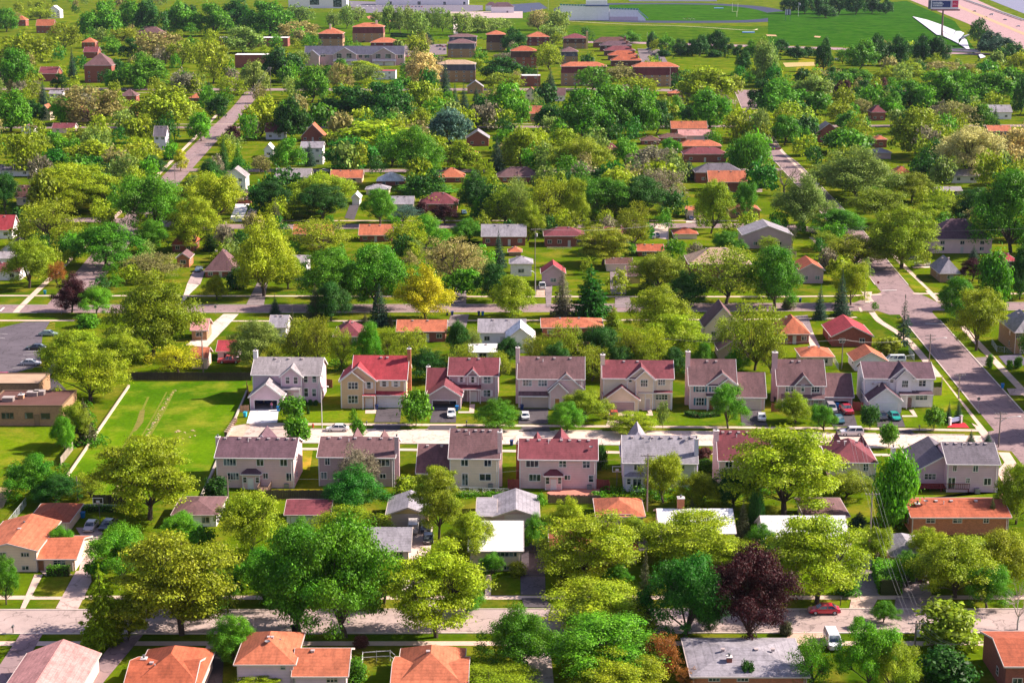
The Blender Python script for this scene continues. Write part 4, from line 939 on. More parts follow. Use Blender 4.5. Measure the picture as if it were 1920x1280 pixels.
H('house', 'pinkish-tan house with teal shutters', 'B', [('x', 436, 1210, 1500, 276, 10, 115), ('x', 440, 1500, 1690, 352, 9.5, 200), ('y', 437, 1325, 1505, 272, 6, 204), ('y', 441, 1405, 1500, 274, 1.5, 238), ('shed', 446, 1315, 1500, 352, 1.6, 326, {'posts': (.05, .95)})], 'wpink', 'mauve',
  [(1250, 282, 1310, 325, {'n': 3, 'sh': (.05, .18, .24)}), (1350, 282, 1385, 325, {'n': 2, 'sh': (.05, .18, .24)}), (1250, 360, 1305, 413, {'n': 3, 'sh': (.05, .18, .24)})], [(1335, 370, 1365, 432, (.35, .1, .06))], [(1535, 373, 1668, 440, (.68, .56, .46))], [(1187, 1215, 64, 4, 'wpink', 0)], [(0, (.4, .6))], rz=ROW_RZ, extra='garage wing on one side')
H('house', 'mauve house with small brick dormer', 'C', [('x', 642, 185, 462, 516, 10.5, 365), ('x', 645, 464, 630, 583, 10, 447, {'hole': (474, 610, 612)}), ('y', 643, 290, 385, 512, 5, 460), ('shed', 650, 208, 466, 600, 1.2, 566, {'posts': (.03,)})], 'wmauve', 'mauve',
  [(232, 520, 283, 558, {'n': 3}), (326, 515, 348, 556, {'n': 1}), (388, 520, 438, 560, {'n': 3}), (400, 607, 430, 640, {'n': 2}), (240, 607, 290, 640, {'n': 3})], [(330, 605, 352, 642)], [], [(155, 186, 320, 4, 'wmauve', 0)], [(0, (.35, .5))], rz=ROW_RZ, extra='open garage behind a red pickup')
H('house', 'white house on the street corner', 'C', [('x', 648, 705, 1110, 476, 10, 380), ('y', 685, 735, 925, 610, 10, 538), ('y', 649, 850, 1008, 482, 6, 412), ('y', 652, 892, 984, 480, 1.6, 432), ('shed', 662, 915, 1116, 574, 2.6, 538, {'posts': (.22, .97)})], 'wwhite', 'plum',
  [(928, 490, 972, 530, {'n': 3}), (1030, 487, 1075, 525, {'n': 2}), (1010, 575, 1085, 605, {'n': 3}), (862, 484, 880, 504, {'n': 1})], [(965, 578, 990, 640, (.30, .17, .17))], [(760, 632, 905, 685, (.80, .77, .76))], [], [(1, (.2, .4, .6))], rz=ROW_RZ, extra='plum roof and white porch railing')
# south row, seen from the back
SR = dict(rz=ROW_RZ, ov=.3)
H('house', 'pinkish back house beside the field', 'A', [('x', 940, 25, 520, 745, 10.5, 617), ('hip', 948, 190, 300, 850, 3.5, 803, {'lift': 1.3}), ('y', 855, 212, 428, 726, 6, 602)], 'wpink', 'plum',
  [(65, 752, 145, 800, {'n': 4, 'rows': 1}), (277, 752, 325, 800, {'n': 2, 'rows': 1}), (428, 752, 478, 800, {'n': 2, 'rows': 1}), (88, 842, 165, 890, {'n': 4, 'rows': 1}), (318, 843, 355, 882, {'n': 2, 'rows': 1}), (470, 842, 508, 892, {'n': 2, 'rows': 1}), (192, 868, 212, 908, {'n': 1}), (275, 868, 292, 908, {'n': 1})],
  [(224, 868, 255, 930, (.8, .78, .76))], [], [(16, 42, 612, 5, 'wpink', 0)], [(0, (.06, .25, .38, .5, .63, .76, .88, .97))], extra='six-sided sunroom and plum roof', **SR)
H('house', 'back house half hidden by emerald tree', 'A', [('x', 930, 680, 1165, 742, 10.5, 615), ('y', 850, 839, 976, 726, 6, 614), ('y', 850, 1022, 1143, 726, 6, 627)], 'wmauve', 'mauve',
  [(715, 750, 750, 795, {'n': 2, 'rows': 1}), (690, 840, 730, 885, {'n': 2, 'rows': 1}), (875, 752, 920, 780, {'n': 2, 'rows': 1}), (1052, 755, 1135, 798, {'n': 3, 'rows': 1}), (1070, 845, 1110, 880, {'n': 2, 'rows': 1})], [(950, 850, 985, 925)], [], [(1165, 1193, 610, 1.0, 'wmauve', 0)], [(0, (.1, .25, .45, .65, .8, .93))], extra='mauve roof and tall side chimney', **SR)
H('house', 'cream back house with low garage wing', 'A', [('x', 940, 1522, 1835, 748, 12, 562), ('x', 905, 1312, 1520, 842, 11.5, 660)], 'wcream', 'mauve',
  [(1590, 755, 1640, 802, {'n': 2, 'rows': 1}), (1740, 757, 1788, 802, {'n': 2, 'rows': 1}), (1708, 848, 1788, 893, {'n': 2, 'rows': 1}), (1596, 848, 1640, 925, {'n': 2, 'rows': 1})], [], [], [(1828, 1856, 580, 1.2, 'wpink', 0)], [(0, (.15, .3, .5, .65, .8)), (1, (.25, .7))], extra='mauve roof and chimney shadow', **SR)
H('house', 'back house with round brick patio', 'B', [('x', 945, 118, 610, 757, 10.5, 628), ('hip', 955, 282, 388, 862, 3, 813, {'lift': 1.3}), ('y', 860, 293, 472, 726, 6, 616), ('y', 860, 174, 281, 726, 6, 640)], 'wpink', 'maroon',
  [(158, 763, 240, 808, {'n': 3, 'rows': 1}), (370, 763, 418, 808, {'n': 2}), (522, 765, 570, 810, {'n': 2}), (175, 853, 255, 898, {'n': 3, 'rows': 1}), (405, 855, 445, 890, {'n': 2, 'rows': 1}), (558, 857, 595, 900, {'n': 1}), (290, 872, 305, 915, {'n': 1}), (368, 872, 383, 915, {'n': 1})], [(322, 874, 350, 935, (.7, .7, .7))], [], [(99, 116, 650, 6, 'bred', 0)], [(0, (.1, .25, .38, .54, .65, .78, .9))], [(0, .93, .22)], extra='maroon roof and bay sunroom', **SR)
H('house', 'back house with pale grey roof', 'B', [('x', 960, 785, 1250, 778, 11, 606), ('hip', 966, 800, 928, 868, 2.2, 842, {'lift': .8}), ('y', 860, 775, 975, 726, 7, 582)], 'wblue', 'lgrey',
  [(850, 785, 895, 828, {'n': 2, 'rows': 1}), (1130, 790, 1180, 830, {'n': 2, 'rows': 1}), (845, 880, 900, 948, {'n': 2, 'rows': 1}), (812, 878, 828, 920, {'n': 1}), (1150, 880, 1200, 920, {'n': 2})], [], [], [(1242, 1268, 622, 1.5, 'wblue', 0)], [(0, (.12, .27, .4, .53, .67, .8, .95))], [(0, .9, .4)], extra='pale blue walls and peaked front gable', **SR)
H('house', 'back house behind big olive tree', 'B', [('x', 935, 1398, 1720, 762, 11, 572)], 'wpink', 'maroon', [(1438, 765, 1488, 812, {'n': 2, 'rows': 1}), (1600, 768, 1640, 812, {'n': 2})], [], [], [(1365, 1398, 570, 4, 'wpink', 0)], [(0, (.1, .25, .42, .6, .8))], extra='maroon roof and tall pink chimney', **SR)
H('house', 'cream back house with red hip roof', 'C', [('hip', 1092, 500, 770, 980, 11, 850), ('y', 1010, 503, 617, 966, 6, 854), ('y', 1010, 665, 765, 966, 6, 872)], 'wcream', 'maroon', [(570, 985, 605, 1030, {'n': 2, 'rows': 1}), (697, 985, 732, 1030, {'n': 2})], [], [], [], [(0, (.25, .4, .65))], extra='beside the bright oval tree', **SR)
H('house', 'back house with grey roof and red deck', 'C', [('x', 1160, 1200, 1500, 990, 11, 862), ('y', 1128, 1018, 1312, 1030, 13, 948)], 'wlav', 'dgrey',
  [(1235, 993, 1265, 1035, {'n': 2, 'rows': 1}), (1357, 995, 1390, 1037, {'n': 2, 'rows': 1}), (1065, 1047, 1137, 1085, {'n': 3}), (1315, 1075, 1340, 1103, {'n': 2}), (1418, 1075, 1470, 1115, {'n': 2, 'rows': 1}), (1205, 1072, 1255, 1140, {'n': 2, 'rows': 1})], [], [], [(868, 893, 890, 7, 'wwhite', 0)], [(0, (.08, .25, .42, .55, .7, .85))], extra='last of the row by the cross street', **SR)

# ------------------------------------------------------------------ lower houses and garages along the bottom street
DR = dict(ov=.4, trim=(.56, .46, .43))
H('garage', 'rusty-roofed garage beside basketball hoop', 'E', [('hip', 335, 188, 432, 262, 9, 160)], 'wbeige', 'rust', [(255, 272, 312, 292, {'n': 3, 'rows': 1})], [(382, 268, 424, 330, (.75, .72, .72))], [], extra='beige walls and a white door', **DR)
H('house', 'split-level house with bright orange roof', 'E', [('x', 572, 238, 476, 492, 10, 368), ('y', 578, -110, 236, 442, 14, 398)], 'wbeige', 'orange', [(335, 497, 415, 535, {'n': 3}), (-30, 455, 42, 482, {'n': 3}), (132, 455, 185, 482, {'n': 3, 'rows': 1}), (140, 540, 182, 564, {'n': 2, 'rows': 1})], [(247, 498, 272, 556, (.25, .1, .05))], [], [(145, 162, 275, 9, 'bred', 3.5)], [(1, (.5,))], extra='beige walls and white end wall', **DR)
H('garage', 'mauve hip-roofed garage by the field', 'E', [('hip', 292, 1100, 1368, 215, 9, 119)], 'wwhite', 'mauve', [], [], [], auto=2, autodoor=False, **DR)
H('house', 'pink-roofed house at the bottom corner', 'E', [('y', 1560, -30, 430, 1432, 17, 1346)], 'wcream', 'pink', [], [], [], vents=[], extra='long ridge running from the street', **DR)
H('house', 'rusty orange house beside narrow drive', 'E', [('x', 1420, 805, 1215, 1300, 9, 1142), ('hip', 1408, 850, 1255, 1290, 11, 1100, {'lift': 2.5})], 'wcream', 'rust', [], [], [], [(900, 918, 1120, 5, 'bred', 3)], [(0, (.3, .5, .7))], extra='two joined roofs by the bottom street', **DR)
H('house', 'two-storey house with orange hip roof', 'F', [('hip', 1330, 90, 440, 1156, 10, 980), ('x', 1345, 450, 770, 1228, 8.5, 1064)], 'wlav', 'orange', [(360, 1165, 385, 1192, {'n': 1}), (645, 1232, 720, 1278, {'n': 3})], [(218, 1160, 250, 1220, (.2, .08, .05))], [], [(345, 362, 1020, 5, 'bred', 4)], [(0, (.5, .55)), (1, (.3,))], [(0, .5, .3)], extra='lower orange wing beside it', **DR)
H('house', 'orange-red house with white roof vents', 'F', [('x', 1400, 1072, 1525, 1290, 8.5, 1158), ('hip', 1390, 1105, 1495, 1282, 11, 1100, {'lift': 2.4})], 'wcream', 'orange', [], [], [], [(1195, 1222, 1160, 5, 'wwhite', 2.5)], [(0, (.35, .5, .65)), (1, (.45,))], extra='two joined hip roofs', **DR)
H('garage', 'maroon-roofed garage with white door', 'F', [('x', 302, 398, 662, 213, 7.5, 126)], 'wwhite', 'maroon', [], [], [(425, 228, 600, 300, (.80, .78, .78))], extra='pale siding walls, below the back fence', **DR)
H('garage', 'yellow-gabled garage with grey roof', 'F', [('y', 290, 1038, 1288, 212, 9, 170)], 'wyellow', 'lgrey', [], [], [(1062, 216, 1262, 276, (.55, .42, .40))], extra='beige door and a van before it', **DR)
H('house', 'bungalow with speckled white roof', 'F', [('x', 515, 800, 1166, 440, 10, 299)], 'wbeige', 'lgrey', auto=3, **DR)
H('house', 'white flat-pitched house by black drive', 'Q', [('x', 572, -60, 260, 438, 11, 259)], 'wbeige', 'white', [(125, 448, 215, 480, {'n': 3, 'rows': 1, 'sh': (.03, .06, .06)}), (150, 535, 187, 566, {'n': 2, 'rows': 1})], [(20, 500, 50, 570)], [], extra='beige walls and dark shutters', **DR)
H('garage', 'double garage with grey and white roof', 'Q', [('y', 292, 92, 362, 226, 11, 182), ('x', 288, -10, 92, 222, 9, 140)], 'wmauve', 'lgrey', [], [], [(160, 228, 330, 290, (.55, .44, .45))], extra='mauve front at end of black drive', **DR)
H('garage', 'orange hip-roofed garage by back fence', 'Q', [('hip', 292, 745, 1028, 226, 9, 119)], 'wbeige', 'orange', [], [], [(780, 240, 960, 290, (.6, .48, .42))], extra='beige walls, beside a utility pole', **DR)
H('house', 'orange ranch behind layered street tree', 'Q', [('hip', 528, 455, 985, 436, 10.5, 296)], 'wbeige', 'orange', [(860, 446, 915, 478, {'n': 3, 'rows': 1, 'sh': (.06, .05, .05)}), (560, 446, 620, 478, {'n': 3, 'rows': 1})], [(700, 450, 730, 520, (.7, .65, .6))], [], extra='beige walls and clipped hedge', **DR)
H('house', 'long grey-roofed brick house at bottom', 'Q', [('hip', 1345, 1345, 2060, 1235, 12, 1060)], 'borange', 'lgrey', [(1440, 1240, 1520, 1265, {'n': 3, 'rows': 1}), (1620, 1240, 1700, 1265, {'n': 3, 'rows': 1})], [], [], [(1562, 1588, 1110, 3, 'bred', 2.5)], [(0, (.3, .6, .75))], **DR)
H('house', 'white-roofed house with brick chimney', 'Q', [('x', 420, 1145, 1600, 330, 11, 182)], 'wwhite', 'white', [], [], [], [(1248, 1290, 108, 6, 'borange', 2.5)], auto=3, **DR)
H('house', 'white-roofed bungalow behind trunked tree', 'I', [('x', 500, 190, 705, 410, 11, 226)], 'wwhite', 'white', auto=3, **DR)
H('garage', 'mauve garage hidden among back trees', 'I', [('hip', 300, 440, 700, 224, 9, 132)], 'wbeige', 'mauve', auto=1, autodoor=False, **DR)
H('house', 'long red brick ranch', 'I', [('x', 345, 1110, 1715, 230, 9.5, 126)], 'borange', 'rust', [(1197, 235, 1262, 270, {'n': 2}), (1367, 235, 1430, 270, {'n': 2}), (1560, 235, 1600, 270, {'n': 2})], [], [], [(1134, 1158, 145, 3, 'bred', 2.5)], [(0, (.3, .46, .72))], [(0, .18, .35)], extra='rusty roof below the red deck', **DR)
H('garage', 'grey hip-roofed carport', 'I', [('hip', 548, 985, 1195, 474, 9, 360, {'hole': (1080, 1185, 490)})], 'wtan', 'lgrey', [], [], [], extra='tan walls and two dark cars before it', **DR)
H('house', 'rusty-roofed house at bottom corner', 'I', [('x', 1345, 1695, 2000, 1168, 11, 1000)], 'bred', 'rust', auto=2, **DR)
H('house', 'tan brick house across the cross street', 'C', [('hip', 330, 1606, 1790, 200, 14, 82)], 'btan', 'lgrey', [(1612, 205, 1655, 236, {'n': 3})], [], [(1640, 280, 1740, 328)], [], [(0, (.3, .5))], **DR)
H('commercial_building', 'low tan brick building by parking lot', 'D', [('flat', 762, -70, 380, 640, 12, 0, {'roof': 'brown'}), ('flat', 600, -90, 238, 508, 9, 0)], 'btan', 'tan', [(10, 682, 82, 720, {'n': 3, 'rows': 1}), (150, 682, 198, 718, {'n': 1, 'rows': 1}), (246, 684, 300, 722, {'n': 1, 'rows': 1})], [(212, 690, 232, 755, (.25, .15, .1))], [], [(112, 142, 572, 6, 'btan', 3)], side=False, extra='flat roofs with vents', cat='building', ov=.4, trim=(.20, .12, .075))
H('shed', 'small pink-roofed house by pale drive', 'D', [('x', 250, 1152, 1242, 185, 7, 120)], 'btan', 'pink', auto=1, **DR)
H('garage', 'pink-red garage behind lavender house', 'D', [('x', 372, 1308, 1420, 312, 7, 250)], 'wlav', 'red', auto=1, autodoor=False, **DR)
H('shed', 'orange shed beside the dark pole', 'D', [('x', 420, 1150, 1242, 352, 6, 292)], 'wbeige', 'orange', auto=1, autodoor=False, **DR)
# ------------------------------------------------------------------ bungalows further back: kind | words for it | view | form, base, x0, x1, eave, ridge, depth | wall | roof | windows
BACK = '''
house|maroon-hipped house below conifer pair|K|hip 1230 525 700 1172 1076 10|bred|maroon|2
house|long orange roof under golden tree|K|x 1212 945 1262 1140 1066 9|bred|orange|4
shed|white shed roof behind north row|K|x 1330 1425 1600 1278 1226 7|wwhite|white|1
house|grey-roofed house behind pale tree|K|x 1180 95 200 1112 1035 9|wwhite|lgrey|1
house|orange ranch behind two street maples|L|hip 1180 276 672 1116 1052 10|bred|orange|4
shed|small orange hipped shed|L|hip 1300 522 612 1268 1211 6|bred|orange|1
house|steep cream gabled tudor house|L|y 1200 1358 1590 1112 985 10|wcream|mauve|2
house|mauve gable behind the north row|L|y 1335 1452 1650 1262 1200 9|wmauve|mauve|1
house|orange hipped house by concrete drive|M|hip 1226 150 342 1156 1040 11|bred|orange|3
house|red-roofed brick house near street corner|M|y 1242 498 762 1172 1108 13|bred|red|2
garage|orange-roofed cream garage|C|hip 402 330 515 347 286 8|wcream|orange|1
garage|orange garage beside a white van|C|y 432 648 838 372 322 8|wwhite|orange|0
house|grey hipped house near white suv|M|hip 815 1218 1348 752 648 12|btan|lgrey|1
house|large two-storey plum house|M|hip 622 1165 1560 525 392 14|wpink|plum|3
house|grey gabled house by bare tree|M|y 590 -95 228 500 440 13|wmauve|lgrey|2
house|mauve gable house with orange roof|M|y 822 282 438 732 690 12|wmauve|rust|2
house|brick ranch with grey roof and deck|K|x 572 1510 1795 506 430 9|bred|lgrey|4
house|brick ranch with dark maroon roof|L|hip 578 290 550 506 447 9|bred|maroon|4
shed|little orange-hipped shed|L|hip 640 52 130 612 578 5|btan|orange|0
garage|white garage below grey ranch|L|hip 775 62 202 690 642 7|wwhite|lgrey|1
garage|red-gabled garage with white pickup|L|y 838 272 420 752 700 8|wmauve|red|1
garage|dark-roofed garage with white door|L|x 742 702 868 692 652 7|wcream|brown|0
shed|mauve-roofed yellow shed|L|x 822 842 925 768 706 6|wyellow|mauve|0
garage|cream garage with orange hip roof|L|hip 527 1152 1304 493 450 7|wcream|rust|0
house|pale house with red-mauve roof|L|x 560 692 858 492 447 8|wwhite|maroon|2
house|low house with rusty flat roof|L|x 642 912 1078 606 562 8|bred|rust|2
house|big tan-roofed brick house|L|hip 812 1255 1655 692 585 13|bred|tan|3
garage|orange-roofed garage on fourth street|L|x 388 1235 1354 336 310 7|wcream|orange|1
house|orange-gabled brick house|L|y 388 1525 1722 336 292 11|btan|rust|2
house|bright orange brick ranch|L|x 212 1385 1632 144 72 10|bred|orange|3
house|dark hipped house behind orange ranch|L|hip 152 1296 1600 82 22 10|bred|dgrey|3
house|orange hipped brick bungalow|K|hip 150 1214 1386 115 52 10|bred|orange|2
house|mauve hipped brick bungalow|K|hip 150 1612 1890 112 46 10|bred|mauve|3
house|bungalow with blotched white roof|K|hip 170 808 986 140 80 10|bred|white|2
garage|grey-hipped garage below blotched roof|K|hip 232 735 886 196 162 7|wbeige|lgrey|1
house|house with long orange roof|K|x 152 500 706 118 68 9|wtan|orange|2
house|white-walled house with grey roof|K|x 158 130 360 112 56 9|wwhite|grey|3
garage|white gabled garage by asphalt drive|K|y 300 642 690 252 228 8|wwhite|white|0
garage|white-roofed garage behind round maple|K|x 332 902 1045 292 242 8|wbeige|lgrey|1
house|maroon hipped bungalow by purple tree|K|hip 342 1095 1340 292 216 10|bred|maroon|3
house|orange roof behind tan tree|K|x 545 250 505 492 432 9|bred|orange|3
house|orange roof with black vents|K|x 545 692 905 498 430 9|bred|orange|3
house|white house behind tall yellow-green tree|K|x 800 200 340 682 636 9|wwhite|grey|2
house|mauve-hipped brick house with drive|J|hip 782 1370 1572 736 596 11|bred|mauve|3
garage|small brick garage by tan tree|J|y 716 1182 1262 650 622 7|borange|mauve|1
house|orange-red roof behind spruce|J|hip 612 1150 1292 562 450 10|bred|rust|2
garage|brick garage with white drive|J|x 292 1585 1668 256 208 7|bred|mauve|0
house|white gabled house near power poles|J|y 205 1500 1640 112 58 9|wwhite|grey|2
house|cream house with brown roof|J|x 302 112 232 246 168 9|wcream|brown|1
house|red-roofed house at picture edge|J|x 525 -90 82 462 368 9|wwhite|red|2
house|pale gabled house below red roof|J|y 640 20 150 596 545 10|wwhite|dgrey|1
house|white house with maroon porch roof|J|x 802 -70 132 742 684 10|wwhite|maroon|2
house|grey-topped house above maroon porch|J|x 720 -60 150 655 612 9|wwhite|grey|2
house|white house with dark grey roof|J|x 108 -60 210 68 30 9|wwhite|dgrey|3
apartment_building|tall red brick apartment block|U|hip 585 600 792 462 374 20|bred|mauve|3
row_garage|dark maroon garage row by spruce|U|x 575 275 400 520 472 16|bred|maroon|0
row_garage|second maroon garage row|U|x 412 592 690 368 332 12|bred|maroon|0
house|orange roof above garage rows|U|hip 345 578 672 300 266 12|bred|orange|1
house|pair of bright orange roofs|U|x 235 258 380 182 138 12|bred|orange|1
house|orange roof at far corner|U|hip 185 112 182 142 112 12|bred|orange|1
house|far white gabled house|U|y 130 340 425 76 42 14|wwhite|white|1
house|far mauve hip roof in trees|U|hip 272 955 1150 236 188 16|bred|mauve|2
house|orange gable between maples|U|y 852 285 355 785 742 9|wcream|orange|1
house|peach gable behind bare-limbed tree|U|y 862 512 608 800 760 9|wtan|orange|1
house|mauve bungalow near main road|U|hip 722 852 962 676 630 9|bred|mauve|2
house|white bungalow near main road|U|x 695 350 442 662 640 8|wwhite|lgrey|1
house|small orange brick house|U|y 842 903 952 782 748 9|borange|rust|1
house|orange hip by dark spruce|U|hip 715 1335 1440 692 656 9|bred|orange|1
house|pinkish gable at far street|U|y 945 152 236 905 882 8|wwhite|mauve|1
house|red roof at far street|U|x 940 372 522 905 870 8|wpink|maroon|2
house|blue-and-white two-storey house|U|x 1062 1092 1172 958 890 8|wblue|dgrey|2
apartment_building|flat brick block with white coping|U|flat 480 1660 1890 388 0 14|bred|white|0
apartment_building|long flat brick school wing|V|flat 330 -260 225 268 0 16|bred|white|0
house|small grey gabled house near spruces|V|y 662 1492 1602 612 572 9|btan|lgrey|1
house|grey front-gabled brick house|V|y 1032 1486 1642 975 925 11|bred|lgrey|1
house|orange-sided gabled brick house|V|y 1000 320 482 962 878 10|bred|orange|1
house|blue house with maroon roof|V|x 985 70 200 930 866 9|wblue|maroon|2
house|white house behind small spruce|V|x 1162 322 472 1042 1000 9|wwhite|lgrey|2
garage|white gable among young trees|V|y 1112 60 118 1055 1020 8|wwhite|white|1
house|orange roof behind olive tree|V|hip 1142 1330 1562 1092 1048 9|bred|orange|2
house|front of four stepped roofs|V|hip 865 410 505 800 770 8|bred|maroon|1
house|second of four stepped roofs|V|hip 825 420 508 765 742 8|bred|maroon|0
house|third of four stepped roofs|V|hip 795 432 510 742 722 8|bred|maroon|0
shop|red and white strip shop|V|flat 562 815 985 502 0 12|wwhite|red|2
house|white-roofed maroon building|W|flat 612 138 276 535 0 10|bred|white|2
house|mauve-roofed white cottage|W|x 715 332 450 672 622 8|wwhite|mauve|1
house|orange gable near far spruce|W|y 722 168 260 662 622 9|wcream|orange|1
house|orange roof behind bright maple|W|x 860 202 282 800 748 9|btan|orange|2
house|orange corner roof on main road|W|hip 690 1182 1280 660 640 9|bred|orange|0
house|long orange ranch in clearing|W|x 962 1202 1448 906 856 9|bred|orange|3
house|pink-roofed ranch in clearing|W|x 1002 1255 1480 956 916 8|wpink|pink|3
house|brown-roofed ranch in clearing|W|hip 1012 1120 1300 972 942 8|bred|brown|2
house|small brown roof with red vent|W|hip 1022 990 1116 992 960 8|bred|brown|1
house|orange hipped roof behind maroon ranch|W|hip 1080 1252 1550 1032 990 9|bred|orange|2
house|maroon-hipped ranch with white steps|W|hip 1146 1288 1586 1088 1040 9|bred|maroon|3
house|maroon hip roof behind yellow tree|W|hip 1110 726 822 1056 1010 8|btan|maroon|1
house|grey roof with orange gable|X|y 1005 402 602 945 872 11|bred|grey|2
house|maroon house in tall trees|X|hip 852 805 902 792 742 10|bred|maroon|1
house|orange roof with parked car|X|hip 1042 832 912 985 956 8|bred|orange|1
garage|grey hipped garage on lawn|X|hip 1122 800 942 1078 1046 8|wmauve|lgrey|0
house|orange-roofed house behind cream tree|X|x 965 1632 1790 925 886 9|bred|orange|2
house|orange hip beside cream tree|X|hip 1065 1662 1782 1020 972 9|bred|orange|1
house|pale-roofed house in far trees|X|x 842 1642 1792 790 742 10|wwhite|lgrey|2
house|mauve-orange roof behind pale maple|X|hip 1282 962 1092 1228 1172 9|bred|rust|1
house|grey roof beside cream tree trunks|X|x 1292 1372 1560 1240 1196 9|wwhite|grey|2
garage|grey speckled roof in dark trees|M|x 232 1190 1362 206 178 8|wbeige|grey|1
house|white-roofed house with red chimney|K|x 1232 1490 1790 1146 1060 9|wwhite|lgrey|3
house|white wing facing the north row|L|y 1285 40 215 1190 1120 9|wwhite|white|2
house|red roof at plum house side|M|hip 712 1632 1730 672 622 9|bred|red|1
'''
for ln in BACK.strip().splitlines():
    kind, ref, v, form, wall, roof, n = ln.split('|'); q = form.split()
    house(kind, ref, v, [(q[0], *map(float, q[1:5]), float(q[6]), float(q[5]))], wall, roof, auto=int(n), autodoor=kind == 'house', ov=.4, trim=(.60, .52, .50),
          chims=(), vents=[(0, (.3, .62))] if q[0] != 'flat' and q[0] != 'y' else [], cat={'row_garage': 'garage', 'apartment_building': 'building', 'house': 'house', 'garage': 'garage', 'shed': 'shed', 'shop': 'shop'}[kind], extra=f"with {NAMES[wall]} walls")
# garages' doors on the plain ones get a door of their own
def apt(ref, v, form, wall, roof, bandc, zm, n=4, extra='three storeys and a mansard band', kind='apartment_building', chims=()):
    q = form.split()
    house(kind, ref, v, [('mans', *map(float, q[0:4]), float(q[5]), float(q[4]), {'zm': zm})], wall, roof, auto=n, bandc=bandc, autodoor=False, chims=chims, cat='building', extra=extra)
apt('front orange-roofed apartment block', 'V', '328 440 612 240 196 20', 'btan', 'orange', 'brown', 275, 3, chims=[(518, 530, 172, 8, 'wcream', 5)])
apt('rear orange-roofed apartment block', 'V', '300 682 900 192 162 20', 'btan', 'orange', 'maroon', 235, 4, chims=[(842, 856, 145, 8, 'wcream', 5)])
apt('low orange apartment roof behind townhouses', 'V', '350 808 1006 302 267 18', 'bred', 'orange', 'maroon', 326, 3)
apt('pale-roofed apartment block by car park', 'V', '408 1352 1545 308 276 18', 'btan', 'mauve', 'slate', 345, 3)
apt('second pale-roofed apartment block', 'V', '330 1362 1556 262 240 16', 'btan', 'mauve', 'slate', 290, 3)
apt('slate-banded block with shop fronts', 'V', '582 1282 1548 455 424 14', 'btan', 'tan', 'slate', 498, 5)
apt('orange-roofed block by dark tree', 'V', '358 1626 1760 246 216 18', 'btan', 'orange', 'brown', 300, 2)
apt('orange-red block behind dark tree', 'W', '325 178 338 262 226 18', 'bred', 'orange', 'maroon', 300, 3)
apt('maroon block with tall yellow chimney', 'W', '345 440 606 272 238 18', 'btan', 'maroon', 'brown', 305, 3, chims=[(598, 612, 222, -2, 'wyellow', 0)])
apt('red-roofed block behind thin trees', 'W', '482 66 250 362 325 16', 'bred', 'rust', 'brown', 405, 3)
apt('mauve block behind thin trees', 'W', '452 420 540 366 332 16', 'btan', 'mauve', 'slate', 398, 2)
apt('orange block with dark shop openings', 'W', '606 424 740 470 438 12', 'btan', 'orange', 'maroon', 515, 5)
apt('orange block by the open meadow', 'W', '612 930 1250 474 440 12', 'btan', 'orange', 'maroon', 530, 6)
for i, (b, xl, xr, ye, r, c, rf) in enumerate([(470, 778, 990, 428, 388, 'nearest', 'rust'), (428, 758, 965, 392, 357, 'second', 'rust'), (396, 730, 945, 358, 324, 'middle', 'maroon'), (365, 700, 918, 322, 290, 'fourth', 'plum'), (338, 652, 905, 300, 262, 'farthest', 'brown')]):
    apt(f'{c} block of the stepped maroon row', 'W', f'{b} {xl} {xr} {ye} {r} 14', 'bred', rf, 'brown', ye+30, 3, extra='beside a narrow car park', chims=[(xr-38, xr-26, r-4, 3, 'bred', 5)])
H('townhouse_row', 'long slate-roofed townhouse row', 'V', [('x', 462, 348, 1046, 384, 11, 326), ('y', 464, 548, 708, 386, 6, 340), ('y', 464, 822, 984, 386, 6, 340), ('y', 466, 352, 446, 396, 6, 356), ('shed', 468, 545, 715, 432, 2, 418), ('shed', 468, 820, 990, 432, 2, 418)], 'wmauve', 'slate',
  [(568, 378, 605, 412, {'n': 3}), (638, 378, 675, 412, {'n': 3}), (845, 382, 880, 414, {'n': 3}), (912, 382, 952, 414, {'n': 3}), (358, 372, 385, 402, {'n': 2}), (722, 385, 750, 410, {'n': 3}), (765, 385, 800, 410, {'n': 3}), (455, 380, 490, 402, {'n': 3}), (1000, 388, 1035, 412, {'n': 3})], [], [(560, 440, 620, 462), (640, 440, 700, 462), (835, 440, 895, 462), (912, 440, 970, 462)], cat='townhouses', extra='with white-trimmed cross gables', side=False)
H('school_building', 'long white building across the top', 'V', [('flat', 36, 845, 1500, -48, 30, 0), ('flat', 60, 230, 640, -40, 30, 0)], 'wwhite', 'white', [(1140, 12, 1162, 36, {'n': 1}), (940, 12, 958, 36, {'n': 1}), (1322, 14, 1340, 36, {'n': 1}), (1462, 14, 1478, 36, {'n': 1}), (545, -5, 605, 52, {'n': 1, 'rows': 1}), (380, -8, 445, 36, {'n': 1, 'rows': 1})], side=False, extra='dark doors facing the car park', cat='building')
H('field_house', 'small white building with plum hip roof', 'V', [('hip', 92, 1660, 1820, 50, 14, 18), ('hip', 78, 1620, 1700, 40, 10, 16)], 'wwhite', 'plum', [], [(1768, 55, 1780, 88, (.2, .15, .2))], cat='building', side=False, extra='beside the running track')
